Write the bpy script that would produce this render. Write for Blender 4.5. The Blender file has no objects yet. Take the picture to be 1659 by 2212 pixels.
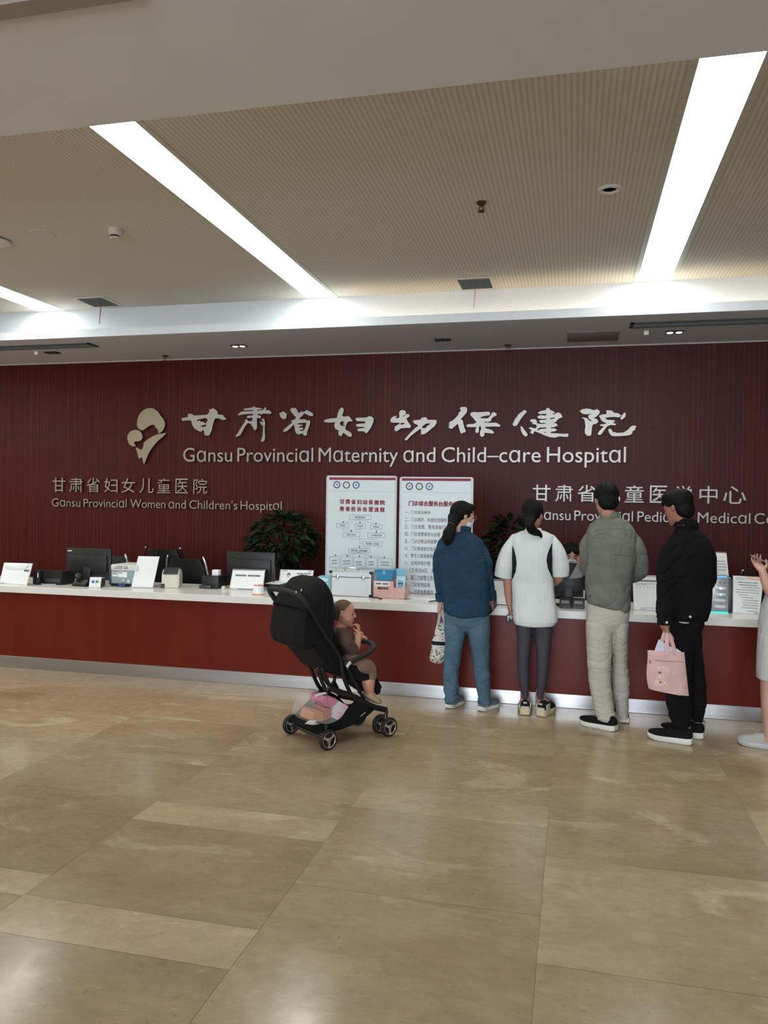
import bpy, bmesh, math, random
from mathutils import Vector, Matrix, noise
random.seed(7)
SC = bpy.context.scene
COL = SC.collection
# ------------------------------------------------------------------ camera
W, H, FPX, HC = 1659.0, 2212.0, 1700.0, 1.57
RX = Vector((0.97194813, 0.01659627, -0.23460902))      # world X, Y, Z seen in camera axes (right, down, forward)
RY = Vector((0.23472127, -0.00514614, 0.9720491))
RZ = Vector((0.01492506, -0.99984903, -0.00889728))
cam = bpy.data.cameras.new('camera')
co = bpy.data.objects.new('camera', cam); COL.objects.link(co)
cam.sensor_fit = 'HORIZONTAL'; cam.sensor_width = 36.0; cam.lens = FPX / W * 36.0
cam.clip_start = 0.05; cam.clip_end = 60
mw = Matrix(((RX[0], -RX[1], -RX[2], 0), (RY[0], -RY[1], -RY[2], 0), (RZ[0], -RZ[1], -RZ[2], HC), (0, 0, 0, 1)))
co.matrix_world = mw
SC.camera = co
# ------------------------------------------------------------------ light
SC.view_settings.view_transform = 'Standard'; SC.view_settings.look = 'None'
SC.view_settings.gamma = 1; SC.view_settings.use_curve_mapping = False
SC.view_settings.exposure = 0.10
SC.cycles.max_bounces = 7; SC.cycles.diffuse_bounces = 4; SC.cycles.glossy_bounces = 4
SC.cycles.transparent_max_bounces = 12
SC.cycles.use_adaptive_sampling = True; SC.cycles.adaptive_threshold = 0.02
SC.cycles.use_denoising = True; SC.cycles.sample_clamp_indirect = 6.0
wd = bpy.data.worlds.new('world'); SC.world = wd; wd.use_nodes = True
wd.node_tree.nodes['Background'].inputs[0].default_value = (0.55, 0.62, 0.72, 1)
wd.node_tree.nodes['Background'].inputs[1].default_value = 0.25
def area(name, loc, rot, sx, sy, power, col):
    l = bpy.data.lights.new(name, 'AREA'); l.shape = 'RECTANGLE'; l.size = sx; l.size_y = sy
    l.energy = power; l.color = col
    o = bpy.data.objects.new(name, l); COL.objects.link(o); o.location = loc; o.rotation_euler = rot
    return o
area('daylight_entrance', (-1.3, -8.9, 1.75), (math.radians(90), 0, 0), 7.6, 3.0, 960, (0.82, 0.91, 1.0))     # glazed entrance behind the camera
area('lobby_lamps', (-2.5, -2.5, 3.28), (0, 0, 0), 10, 5, 105, (1.0, 0.97, 0.92))                               # lamps of the lobby behind the camera
area('lobby_lamps', (-9.5, 4.5, 3.28), (0, 0, 0), 3, 5, 200, (1.0, 0.96, 0.90))
STRIP = 14.0
COVE = 5.0
# ------------------------------------------------------------------ helpers
def ray(px, py):
    d = Vector(((px - W / 2) / FPX, (py - H / 2) / FPX, 1.0))
    return Vector((RX.dot(d), RY.dot(d), RZ.dot(d)))
def PY(px, py, Y):
    r = ray(px, py); t = Y / r[1]; return Vector((r[0] * t, Y, HC + r[2] * t))
def PZ(px, py, Z):
    r = ray(px, py); t = (Z - HC) / r[2]; return Vector((r[0] * t, r[1] * t, Z))
def PP(px, py, o, n):
    r = ray(px, py); c = Vector((0, 0, HC)); t = (Vector(o) - c).dot(n) / r.dot(n); return c + r * t
def lin(c): return tuple((x / 255 / 12.92 if x / 255 <= 0.04045 else ((x / 255 + 0.055) / 1.055) ** 2.4) for x in c)
MATS = {}
def mat(name, rgb, rough=0.5, metal=0.0, var=0.06, scale=30, bump=0.0, bscale=120, spec=0.5, emit=None, estr=0, stretch=(1, 1, 1), coat=0, alpha=1, sheen=0, trans=0):
    """plain surface: base colour with slight noise variation and optional fine bump"""
    if name in MATS: return MATS[name]
    m = bpy.data.materials.new(name); m.use_nodes = True; nt = m.node_tree; b = nt.nodes['Principled BSDF']
    b.inputs['Roughness'].default_value = rough; b.inputs['Metallic'].default_value = metal
    b.inputs['Specular IOR Level'].default_value = spec; b.inputs['Coat Weight'].default_value = coat
    b.inputs['Alpha'].default_value = alpha; b.inputs['Sheen Weight'].default_value = sheen
    b.inputs['Transmission Weight'].default_value = trans
    tc = nt.nodes.new('ShaderNodeTexCoord'); mp = nt.nodes.new('ShaderNodeMapping')
    mp.inputs['Scale'].default_value = stretch
    nt.links.new(tc.outputs['Object'], mp.inputs['Vector'])
    n = nt.nodes.new('ShaderNodeTexNoise'); n.inputs['Scale'].default_value = scale; n.inputs['Detail'].default_value = 4
    nt.links.new(mp.outputs[0], n.inputs['Vector'])
    cr = nt.nodes.new('ShaderNodeValToRGB'); c = lin(rgb)
    cr.color_ramp.elements[0].position = 0.3; cr.color_ramp.elements[1].position = 0.7
    cr.color_ramp.elements[0].color = tuple(x * (1 - var) for x in c) + (1,)
    cr.color_ramp.elements[1].color = tuple(min(1, x * (1 + var)) for x in c) + (1,)
    nt.links.new(n.outputs['Fac'], cr.inputs[0]); nt.links.new(cr.outputs[0], b.inputs['Base Color'])
    if bump:
        n2 = nt.nodes.new('ShaderNodeTexNoise'); n2.inputs['Scale'].default_value = bscale; n2.inputs['Detail'].default_value = 3
        nt.links.new(mp.outputs[0], n2.inputs['Vector'])
        bp = nt.nodes.new('ShaderNodeBump'); bp.inputs['Strength'].default_value = bump; bp.inputs['Distance'].default_value = 0.01
        nt.links.new(n2.outputs['Fac'], bp.inputs['Height']); nt.links.new(bp.outputs[0], b.inputs['Normal'])
    if emit:
        b.inputs['Emission Color'].default_value = lin(emit) + (1,); b.inputs['Emission Strength'].default_value = estr
    MATS[name] = m; return m
class MB:
    """collects closed shapes into one bmesh"""
    def __init__(s): s.bm = bmesh.new(); s.mi = 0
    def _fin(s, verts, M=None):
        if M is not None: bmesh.ops.transform(s.bm, matrix=M, verts=verts)
        if s.mi:
            for f in {f for v in verts for f in v.link_faces}: f.material_index = s.mi
        return verts
    def box(s, a, b, bev=0.0, M=None, seg=2):
        vs = [s.bm.verts.new((x, y, z)) for x in (a[0], b[0]) for y in (a[1], b[1]) for z in (a[2], b[2])]
        for q in ((0, 1, 3, 2), (4, 6, 7, 5), (0, 4, 5, 1), (2, 3, 7, 6), (0, 2, 6, 4), (1, 5, 7, 3)): s.bm.faces.new([vs[i] for i in q])
        if bev:
            ed = list({e for v in vs for e in v.link_edges})
            r = bmesh.ops.bevel(s.bm, geom=ed, offset=bev, segments=seg, affect='EDGES', profile=0.5)
            vs = list({v for f in r['faces'] for v in f.verts} | {v for v in vs if v.is_valid})
        return s._fin(vs, M)
    def cbox(s, c, d, bev=0.0, M=None, seg=2):
        c = Vector(c); d = Vector(d) / 2; return s.box(c - d, c + d, bev, M, seg)
    def rings(s, rs, closed=False, M=None, cap=True):
        vv = [[s.bm.verts.new(p) for p in r] for r in rs]; n = len(rs[0])
        k = len(vv)
        for i in range(k if closed else k - 1):
            a, b = vv[i], vv[(i + 1) % k]
            for j in range(n): s.bm.faces.new((a[j], a[(j + 1) % n], b[(j + 1) % n], b[j]))
        if cap and not closed:
            for r, fl in ((vv[0], 1), (vv[-1], 0)):
                s.bm.faces.new(r[::-1] if fl else r)
        return s._fin([v for r in vv for v in r], M)
    def tube(s, pts, r, n=12, round_=True, flat=None, M=None, up=None):
        """tube through points; r a radius or list; flat = (sideways scale, other scale)"""
        P = [Vector(p) for p in pts]; R = r if isinstance(r, (list, tuple)) else [r] * len(P)
        R = list(R)
        if round_:
            d0 = (P[0] - P[1]).normalized(); d1 = (P[-1] - P[-2]).normalized()
            hp, hr, tp, tr = [], [], [], []
            for a in (80, 55, 28): hp.append(P[0] + d0 * R[0] * math.sin(math.radians(a))); hr.append(R[0] * math.cos(math.radians(a)))
            for a in (28, 55, 80): tp.append(P[-1] + d1 * R[-1] * math.sin(math.radians(a))); tr.append(R[-1] * math.cos(math.radians(a)))
            P = hp + P + tp; R = hr + R + tr
        T = []
        for i in range(len(P)):
            a = P[max(0, i - 1)]; b = P[min(len(P) - 1, i + 1)]; T.append((b - a).normalized())
        u = Vector(up) if up is not None else (Vector((0, 0, 1)) if abs(T[0].z) < 0.9 else Vector((1, 0, 0)))
        rs = []
        for i in range(len(P)):
            u = (u - T[i] * u.dot(T[i])).normalized(); w = T[i].cross(u)
            fx, fy = flat if flat else (1, 1)
            rs.append([P[i] + u * (math.cos(2 * math.pi * k / n) * R[i] * fy) + w * (math.sin(2 * math.pi * k / n) * R[i] * fx) for k in range(n)])
        return s.rings(rs, M=M)
    def cyl(s, a, b, r, r2=None, n=24, M=None): return s.tube([a, b], [r, r if r2 is None else r2], n, False, M=M)
    def lathe(s, prof, n=32, M=None, closed=False):
        rs = [[(r * math.cos(2 * math.pi * k / n), r * math.sin(2 * math.pi * k / n), z) for k in range(n)] for r, z in prof]
        return s.rings(rs, closed, M=M)
    def ell(s, c, r, n=20, m=12, M=None, p=1.0):
        c = Vector(c); rs = []
        for i in range(m + 1):
            t = -math.pi / 2 + math.pi * (i + 0.02 if i == 0 else i - 0.02 if i == m else i) / m
            rs.append([(c.x + r[0] * math.cos(t) * math.cos(2 * math.pi * k / n), c.y + r[1] * math.cos(t) * math.sin(2 * math.pi * k / n), c.z + r[2] * math.sin(t)) for k in range(n)])
        return s.rings(rs, M=M)
    def prism(s, poly, z0, z1, M=None, bev=0):
        """polygon in xy extruded along z"""
        a = [s.bm.verts.new((x, y, z0)) for x, y in poly]; b = [s.bm.verts.new((x, y, z1)) for x, y in poly]; n = len(poly)
        f0 = s.bm.faces.new(a[::-1]); f1 = s.bm.faces.new(b)
        for i in range(n): s.bm.faces.new((a[i], a[(i + 1) % n], b[(i + 1) % n], b[i]))
        vs = a + b
        if bev:
            r = bmesh.ops.bevel(s.bm, geom=list(f0.edges) + list(f1.edges), offset=bev, segments=2, affect='EDGES')
            vs = list({v for f in r['faces'] for v in f.verts} | {v for v in vs if v.is_valid})
        return s._fin(vs, M)
    def quad(s, ps):
        vs = [s.bm.verts.new(p) for p in ps]; s.bm.faces.new(vs); return s._fin(vs)
    def addmesh(s, me, M=None):
        k = len(s.bm.verts); s.bm.from_mesh(me); s.bm.verts.ensure_lookup_table(); vs = s.bm.verts[k:]
        return s._fin(vs, M)
    def mesh(s, name):
        bmesh.ops.recalc_face_normals(s.bm, faces=s.bm.faces[:]) if s.bm.faces else None
        me = bpy.data.meshes.new(name); s.bm.to_mesh(me); s.bm.free(); return me
def put(name, src, m, parent=None, smooth=35):
    """link one mesh object; vertices are given in world space and become local to the parent"""
    me = src.mesh(name) if isinstance(src, MB) else src
    me.name = name
    for x in (m if isinstance(m, (list, tuple)) else [m]): me.materials.append(x)
    o = bpy.data.objects.new(name, me); COL.objects.link(o)
    if parent is not None:
        o.parent = parent; me.transform(WM[parent.name].inverted())
        WM[o.name] = WM[parent.name]
    else:
        n = len(me.vertices)
        xs = [v.co.x for v in me.vertices]; ys = [v.co.y for v in me.vertices]; zs = [v.co.z for v in me.vertices]
        c = Vector(((min(xs) + max(xs)) / 2, (min(ys) + max(ys)) / 2, min(zs)))
        me.transform(Matrix.Translation(-c)); o.location = c; WM[o.name] = Matrix.Translation(c)
    if smooth:
        me.polygons.foreach_set('use_smooth', [True] * len(me.polygons))
        try: me.set_sharp_from_angle(angle=math.radians(smooth))
        except Exception: pass
    return o
WM = {}
def thing(name, label, cat, loc=(0, 0, 0), rz=0.0, group=None):
    o = bpy.data.objects.new(name, None); COL.objects.link(o); o.empty_display_size = 0.1
    o.location = loc; o.rotation_euler = (0, 0, rz); WM[o.name] = Matrix.Translation(loc) @ Matrix.Rotation(rz, 4, 'Z')
    return tag(o, label, cat, group)
def tag(o, label, cat, group=None):
    o['label'] = label; o['category'] = cat
    if group: o['group'] = group
    return o
def struct(name, src, m, smooth=0):
    o = put(name, src, m, None, smooth); o['kind'] = 'structure'; return o
def LM(loc, rz=0, rx=0, ry=0):
    return Matrix.Translation(loc) @ Matrix.Rotation(rz, 4, 'Z') @ Matrix.Rotation(ry, 4, 'Y') @ Matrix.Rotation(rx, 4, 'X')
def curve_mesh(cu):
    o = bpy.data.objects.new('tmp', cu); COL.objects.link(o)
    dg = bpy.context.evaluated_depsgraph_get(); dg.update()
    me = bpy.data.meshes.new_from_object(o.evaluated_get(dg)); bpy.data.objects.remove(o); bpy.data.curves.remove(cu)
    return me
def text_mesh(t, bold=0.0, ext=0.0, res=4):
    cu = bpy.data.curves.new('t', 'FONT'); cu.body = t; cu.size = 1; cu.offset = bold; cu.extrude = ext; cu.resolution_u = res
    return curve_mesh(cu)
def bounds(me):
    xs = [v.co.x for v in me.vertices]; ys = [v.co.y for v in me.vertices]
    return min(xs), max(xs), min(ys), max(ys)
def poly_mesh(polys, ext, bevel=0.0):
    """flat outlines (even-odd holes) extruded"""
    cu = bpy.data.curves.new('p', 'CURVE'); cu.dimensions = '2D'; cu.fill_mode = 'BOTH'; cu.extrude = ext; cu.bevel_depth = bevel
    for p in polys:
        sp = cu.splines.new('POLY'); sp.points.add(len(p) - 1); sp.use_cyclic_u = True
        for q, (x, y) in zip(sp.points, p): q.co = (x, y, 0, 1)
    return curve_mesh(cu)
# wall-plane frame: local x -> world X, local y -> world Z, local z -> towards the camera (-Y)
def WALLM(x, y, z, sx=1, sz=1, d=1):
    return Matrix(((sx, 0, 0, x), (0, 0, -d, y), (0, sz, 0, z), (0, 0, 0, 1)))
def vox(mb, size, smooth=6, fac=0.5):
    """one continuous skin around overlapping closed shapes"""
    me = mb.mesh('tmp') if isinstance(mb, MB) else mb
    o = bpy.data.objects.new('tmp', me); COL.objects.link(o)
    r = o.modifiers.new('r', 'REMESH'); r.mode = 'VOXEL'; r.voxel_size = size
    if smooth:
        s = o.modifiers.new('s', 'SMOOTH'); s.iterations = smooth; s.factor = fac
    dg = bpy.context.evaluated_depsgraph_get(); dg.update()
    out = bpy.data.meshes.new_from_object(o.evaluated_get(dg)); bpy.data.objects.remove(o); bpy.data.meshes.remove(me)
    return out
def folds(me, amp, sc=(6, 6, 3), seed=0.0, mask=None, ridge=0.8):
    """cloth folds: displace along normals with stretched noise and sharper creases"""
    n = len(me.vertices); co_ = [0.0] * (3 * n); me.vertices.foreach_get('co', co_)
    nr = [0.0] * (3 * n); me.vertices.foreach_get('normal', nr)
    for i in range(n):
        x, y, z = co_[3 * i:3 * i + 3]; q = Vector((x * sc[0] + seed, y * sc[1], z * sc[2]))
        w = noise.noise(q * .6 + Vector((9, 4, 7))); q2 = q + Vector((w, w, w * 1.5))
        d = noise.noise(q) * 0.6 - ridge * (1 - min(1, abs(noise.noise(q2 * 1.5 + Vector((5, 1, 2)))) * 3.2)) ** 2 * max(0, .5 + noise.noise(q * .5)) + noise.noise(q * 3.1) * .18
        d *= amp * (mask(Vector((x, y, z))) if mask else 1.0)
        for k in range(3): co_[3 * i + k] += nr[3 * i + k] * d
    me.vertices.foreach_set('co', co_); me.update()
    return me
def catmull(P, n=6):
    P = [Vector(p) for p in P]; out = []
    for i in range(len(P) - 1):
        a, b, c, d = P[max(0, i - 1)], P[i], P[i + 1], P[min(len(P) - 1, i + 2)]
        for k in range(n):
            t = k / n; out.append(0.5 * ((2 * b) + (c - a) * t + (2 * a - 5 * b + 4 * c - d) * t * t + (3 * b - a - 3 * c + d) * t ** 3))
    out.append(P[-1]); return out
# ------------------------------------------------------------------ room shell
XL, XR, YB, YW = -13.0, 8.0, -9.0, 9.0
ZS, ZC, YN, YLIP, YCOVE = 3.36, 3.72, 3.33, 7.62, 7.83
M_white = mat('painted plaster', (190, 186, 180), 0.7, var=0.03, bump=0.05)
M_soff = mat('soffit paint', (214, 214, 217), 0.75, var=0.03, bump=0.03)
M_lip = mat('fascia paint', (222, 229, 236), 0.6, var=0.02)
def floor_material():
    m = bpy.data.materials.new('stone floor'); m.use_nodes = True; nt = m.node_tree; N = nt.nodes; L = nt.links
    b = N['Principled BSDF']; tc = N.new('ShaderNodeTexCoord'); at = N.new('ShaderNodeAttribute'); at.attribute_name = 'tone'
    off = N.new('ShaderNodeVectorMath'); off.operation = 'MULTIPLY_ADD'   # shift the veins from tile to tile
    off.inputs[1].default_value = (7, 11, 5); L.new(at.outputs['Color'], off.inputs[0]); L.new(tc.outputs['Object'], off.inputs[2])
    def noise_(sc, det, rough, stretch, dist=0.0):
        mp = N.new('ShaderNodeMapping'); mp.inputs['Scale'].default_value = stretch; L.new(off.outputs[0], mp.inputs[0])
        n = N.new('ShaderNodeTexNoise'); n.inputs['Scale'].default_value = sc; n.inputs['Detail'].default_value = det
        n.inputs['Roughness'].default_value = rough; n.inputs['Distortion'].default_value = dist; L.new(mp.outputs[0], n.inputs[0]); return n.outputs['Fac']
    def ramp(src, stops):
        r = N.new('ShaderNodeValToRGB'); L.new(src, r.inputs[0])
        while len(r.color_ramp.elements) < len(stops): r.color_ramp.elements.new(0.5)
        for e, (p, c) in zip(r.color_ramp.elements, stops): e.position = p; e.color = (c if isinstance(c, tuple) else (c, c, c)) + (1,)
        return r.outputs[0]
    def mixc(f, a, c, mode='MIX'):
        x = N.new('ShaderNodeMix'); x.data_type = 'RGBA'; x.blend_type = mode
        for s, v in ((0, f), (6, a), (7, c)):
            if hasattr(v, 'links'): L.new(v, x.inputs[s])
            else: x.inputs[s].default_value = v
        return x.outputs[2]
    c1, c2, c3 = lin((144, 126, 101)), lin((163, 146, 120)), lin((188, 174, 151))
    base = ramp(noise_(2.2, 7, 0.68, (0.7, 1.3, 1)), [(0.3, c1), (0.62, c2)])
    patch = ramp(noise_(1.7, 7, 0.66, (0.7, 1.4, 1), 0.8), [(0.57, 0.0), (0.64, 0.55)])
    col = mixc(patch, base, c3 + (1,))
    streak = ramp(noise_(5, 8, 0.75, (0.5, 1.8, 1), 0.6), [(0.55, 0.0), (0.70, 0.2)])
    col = mixc(streak, col, lin((188, 172, 146)) + (1,))
    mott = ramp(noise_(16, 9, 0.72, (0.8, 1.2, 1), 0.4), [(0.32, (0.88, 0.87, 0.85)), (0.68, (1.10, 1.10, 1.10))])
    col = mixc(1.0, col, mott, 'MULTIPLY')
    pit = ramp(noise_(38, 3, 0.5, (1, 1, 1)), [(0.26, 0.4), (0.33, 0.0)])
    col = mixc(pit, col, lin((108, 92, 72)) + (1,))
    speck = ramp(noise_(22, 4, 0.6, (0.6, 1.4, 1)), [(0.66, 0.0), (0.74, 0.3)])
    col = mixc(speck, col, lin((202, 190, 170)) + (1,))
    sep = N.new('ShaderNodeSeparateColor'); L.new(at.outputs['Color'], sep.inputs[0])
    tone = ramp(sep.outputs[0], [(0.0, (0.80, 0.78, 0.74)), (0.45, (1.02, 1.0, 0.97)), (1.0, (1.30, 1.31, 1.33))])
    col = mixc(1.0, col, tone, 'MULTIPLY')
    L.new(col, b.inputs['Base Color'])
    rg = ramp(noise_(9, 4, 0.6, (1, 1, 1)), [(0.3, 0.14), (0.7, 0.23)]); L.new(rg, b.inputs['Roughness'])
    b.inputs['Specular IOR Level'].default_value = 0.5
    bp = N.new('ShaderNodeBump'); bp.inputs['Strength'].default_value = 0.04; bp.inputs['Distance'].default_value = 0.01
    L.new(noise_(3.5, 2, 0.5, (1, 1, 1)), bp.inputs['Height']); L.new(bp.outputs[0], b.inputs['Normal'])
    return m
def build_floor():
    bm = bmesh.new()
    rnd = random.Random(3); tones = []
    fixed = {-2: [(1.4, .3), (1.66, .45), (2.44, .4), (2.70, .95), (3.48, .38), (3.73, .85), (4.51, .45), (4.77, .75), (5.25, .6), (6.1, .65), (6.4, .6)],
             -1: [(1.3, .45), (2.16, .4), (3.07, .5), (3.93, .45), (4.2, .8), (5.06, .55), (5.9, .68), (6.4, .62)],
             0: [(1.0, .4), (1.88, .5), (2.75, .5), (3.61, .85), (4.48, .4), (5.35, .6), (5.6, .85), (6.4, .62)],
             -3: [(1.0, .4), (1.82, .45), (2.69, .4), (2.87, .9), (3.75, .25), (4.3, .4), (4.5, .5), (5.15, .5), (5.5, .8), (6.4, .62)],
             1: [(1.5, .4), (2.9, .4), (3.7, .5), (4.45, .95), (5.3, .55), (6.4, .62)]}
    k0, k1 = int(XL) - 1, int(XR) + 1
    for k in range(k0, k1):
        x0, x1 = max(XL, -0.1 + k), min(XR, 0.9 + k)
        if x1 <= x0: continue
        js = fixed.get(k, None)
        if js is None:
            js = []; y = 1.0 + rnd.random() * 0.8
            while y < 6.5: js.append((y, rnd.choice([.3, .4, .5, .55, .85]))); y += rnd.choice([.87, .87, .78, .26])
        lo = []; y = js[0][0]
        while y > YB: y -= .87; lo.append((max(y, YB), rnd.choice([.35, .45, .5, .6])))
        hi = []; y = js[-1][0]
        while y < YW: y += .87; hi.append((min(y, YW), rnd.choice([.35, .45, .5])))
        ys = [YB] + [a[0] for a in lo[::-1] if a[0] > YB] + [a[0] for a in js] + [a[0] for a in hi]
        tn = [.5] + [a[1] for a in lo[::-1] if a[0] > YB] + [a[1] for a in js] + [a[1] for a in hi]
        for i in range(len(ys) - 1):
            a, c, t = ys[i], ys[i + 1], tn[i + 1]
            if c - a < 0.02: continue
            g = 0.0007
            vs = [bm.verts.new(p) for p in ((x0 + g, a + g, 0), (x1 - g, a + g, 0), (x1 - g, c - g, 0), (x0 + g, c - g, 0))]
            bm.faces.new(vs); tones.append((t, rnd.random(), rnd.random()))
    vs = [bm.verts.new(p) for p in ((XL, YB, -0.0012), (XR, YB, -0.0012), (XR, YW, -0.0012), (XL, YW, -0.0012))]
    f = bm.faces.new(vs); f.material_index = 1; tones.append((.5, .5, .5))
    vs = [bm.verts.new(p) for p in ((XL, YB, -0.1), (XR, YB, -0.1), (XR, YW, -0.1), (XL, YW, -0.1))]
    f = bm.faces.new(vs[::-1]); f.material_index = 1; tones.append((.5, .5, .5))
    me = bpy.data.meshes.new('floor'); bm.to_mesh(me); bm.free()
    at = me.attributes.new('tone', 'FLOAT_COLOR', 'FACE')
    for i, t in enumerate(tones): at.data[i].color = t + (1,)
    return me
struct('floor', build_floor(), [floor_material(), mat('grout', (116, 100, 78), 0.6)])
def cladding_material():
    m = bpy.data.materials.new('red wood cladding'); m.use_nodes = True; nt = m.node_tree; N = nt.nodes; L = nt.links; b = N['Principled BSDF']
    tc = N.new('ShaderNodeTexCoord'); sp = N.new('ShaderNodeSeparateXYZ'); L.new(tc.outputs['Object'], sp.inputs[0])
    def mth(op, a, c=None, d=None):
        x = N.new('ShaderNodeMath'); x.operation = op
        for i, v in enumerate((a, c, d)):
            if v is None: continue
            if hasattr(v, 'links'): L.new(v, x.inputs[i])
            else: x.inputs[i].default_value = v
        return x.outputs[0]
    def nz(sc, det, st):
        mp = N.new('ShaderNodeMapping'); mp.inputs['Scale'].default_value = st; L.new(tc.outputs['Object'], mp.inputs[0])
        n = N.new('ShaderNodeTexNoise'); n.inputs['Scale'].default_value = sc; n.inputs['Detail'].default_value = det; L.new(mp.outputs[0], n.inputs[0]); return n.outputs['Fac']
    def ramp(src, stops):
        r = N.new('ShaderNodeValToRGB'); L.new(src, r.inputs[0])
        for e, (p, c) in zip(r.color_ramp.elements, stops): e.position = p; e.color = (c if isinstance(c, tuple) else (c, c, c)) + (1,)
        return r.outputs[0]
    grain = nz(9, 5, (4, 1, 0.12))
    col = ramp(grain, [(0.3, lin((62, 14, 8))), (0.7, lin((76, 19, 12)))])
    colid = mth('FLOOR', mth('DIVIDE', sp.outputs[0], 0.05))
    fx = mth('ABSOLUTE', mth('SUBTRACT', mth('FRACT', mth('DIVIDE', sp.outputs[0], 0.05)), 0.5))
    fz = mth('ABSOLUTE', mth('SUBTRACT', mth('FRACT', mth('DIVIDE', sp.outputs[2], 0.021)), 0.5))
    line = mth('LESS_THAN', fx, 0.045)
    dot = mth('MULTIPLY', line, mth('LESS_THAN', fz, 0.2))
    wn = N.new('ShaderNodeTexWhiteNoise'); wn.noise_dimensions = '1D'; L.new(colid, wn.inputs['W'])
    vis = mth('MULTIPLY', mth('POWER', wn.outputs['Value'], 2.0), mth('MULTIPLY_ADD', nz(0.8, 2, (1, 1, 1)), 2.4, -0.75))
    vis = mth('MINIMUM', mth('MAXIMUM', vis, 0.0), 0.32)
    mx = N.new('ShaderNodeMix'); mx.data_type = 'RGBA'; L.new(mth('MULTIPLY', dot, vis), mx.inputs[0]); L.new(col, mx.inputs[6]); mx.inputs[7].default_value = lin((180, 138, 118)) + (1,)
    seam = mth('LESS_THAN', mth('ABSOLUTE', mth('SUBTRACT', sp.outputs[2], 2.45)), 0.004)
    m2 = N.new('ShaderNodeMix'); m2.data_type = 'RGBA'; L.new(mth('MULTIPLY', seam, 0.5), m2.inputs[0]); L.new(mx.outputs[2], m2.inputs[6]); m2.inputs[7].default_value = (0.01, 0.004, 0.003, 1)
    L.new(m2.outputs[2], b.inputs['Base Color'])
    b.inputs['Roughness'].default_value = 0.46; b.inputs['Specular IOR Level'].default_value = 0.19
    fl = mth('PINGPONG', mth('DIVIDE', sp.outputs[0], 0.031), 1.0)
    hh = mth('ADD', mth('MULTIPLY', fl, 0.6), mth('MULTIPLY', grain, 0.5))
    bp = N.new('ShaderNodeBump'); bp.inputs['Strength'].default_value = 0.07; bp.inputs['Distance'].default_value = 0.004; L.new(hh, bp.inputs['Height']); L.new(bp.outputs[0], b.inputs['Normal'])
    return m
def solid(name, a, b, m, bev=0):
    q = MB(); q.box(a, b, bev); return struct(name, q, m)
solid('wall_back', (XL, YW, 0), (XR, YW + 0.12, ZS), cladding_material())
solid('wall_left', (XL - 0.1, YB, 0), (XL, YW + 0.12, 3.8), M_white)
solid('wall_right', (XR, YB, 0), (XR + 0.1, YW + 0.12, 3.8), M_white)
for i, (a, c, z0, z1) in enumerate(((XL, -5.1, 0, 3.36), (2.5, XR, 0, 3.36), (-5.1, 2.5, 3.28, 3.36), (-5.1, 2.5, 0, 0.2))):
    solid('wall_rear' if i == 0 else 'wall_rear.%03d' % i, (a, YB - 0.1, z0), (c, YB, z1), M_white)
def ceiling_material():
    m = bpy.data.materials.new('grooved acoustic ceiling'); m.use_nodes = True; nt = m.node_tree; N = nt.nodes; L = nt.links; b = N['Principled BSDF']
    tc = N.new('ShaderNodeTexCoord'); sp = N.new('ShaderNodeSeparateXYZ'); L.new(tc.outputs['Object'], sp.inputs[0])
    def mth(op, a, c=None):
        x = N.new('ShaderNodeMath'); x.operation = op
        for i, v in enumerate((a, c)):
            if v is None: continue
            if hasattr(v, 'links'): L.new(v, x.inputs[i])
            else: x.inputs[i].default_value = v
        return x.outputs[0]
    gx = mth('LESS_THAN', mth('FRACT', mth('DIVIDE', sp.outputs[0], 0.032)), 0.42)
    dz = mth('LESS_THAN', mth('FRACT', mth('DIVIDE', sp.outputs[1], 0.022)), 0.6)
    f = mth('MULTIPLY', gx, mth('ADD', mth('MULTIPLY', dz, 0.5), 0.5))
    mx = N.new('ShaderNodeMix'); mx.data_type = 'RGBA'; L.new(f, mx.inputs[0])
    mx.inputs[6].default_value = lin((218, 213, 204)) + (1,); mx.inputs[7].default_value = lin((196, 190, 179)) + (1,)
    L.new(mx.outputs[2], b.inputs['Base Color']); b.inputs['Roughness'].default_value = 0.8; b.inputs['Specular IOR Level'].default_value = 0.2
    bp = N.new('ShaderNodeBump'); bp.inputs['Strength'].default_value = 0.3; bp.inputs['Distance'].default_value = 0.004; bp.invert = True
    L.new(f, bp.inputs['Height']); L.new(bp.outputs[0], b.inputs['Normal'])
    return m
M_ceil = ceiling_material()
SX = [(-5.95, -5.655), (-2.735, -2.45), (0.548, 0.838)]
edges = [XL] + [v for a, c in SX for v in (a - 0.045, c + 0.045)] + [XR]
for i in range(0, len(edges), 2):
    solid('ceiling' if i == 0 else 'ceiling.%03d' % (i // 2), (edges[i], YN, ZC), (edges[i + 1], YCOVE, ZC + 0.08), M_ceil)
solid('ceiling.004', (XL, YB, ZS - 0.005), (XR, YN, ZC + 0.08), mat('lobby ceiling paint', (214, 214, 216), 0.8, var=0.03, scale=2))
solid('ceiling.005', (XL, YLIP + .026, ZS), (XR, YW + 0.12, ZS + 0.03), M_soff)
solid('trim_1', (XL, YLIP, ZS + 0.0005), (XR, YLIP + 0.025, ZS + 0.085), M_lip)
solid('trim_2', (XL, YCOVE, ZS + 0.03), (XR, YCOVE + 0.06, ZC + 0.08), M_lip)
solid('trim_3', (XL, YW - 0.018, ZS - 0.014), (XR, YW, ZS), mat('shadow gap trim', (176, 170, 166), 0.5))
solid('shade_strip', (XL, 2.43, ZS - .017), (-1.5, 2.51, ZS - .0055), mat('painted ceiling shade', (150, 140, 131), .8))  # thin strip added for a dark ceiling band; the shade is in its colour
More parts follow.
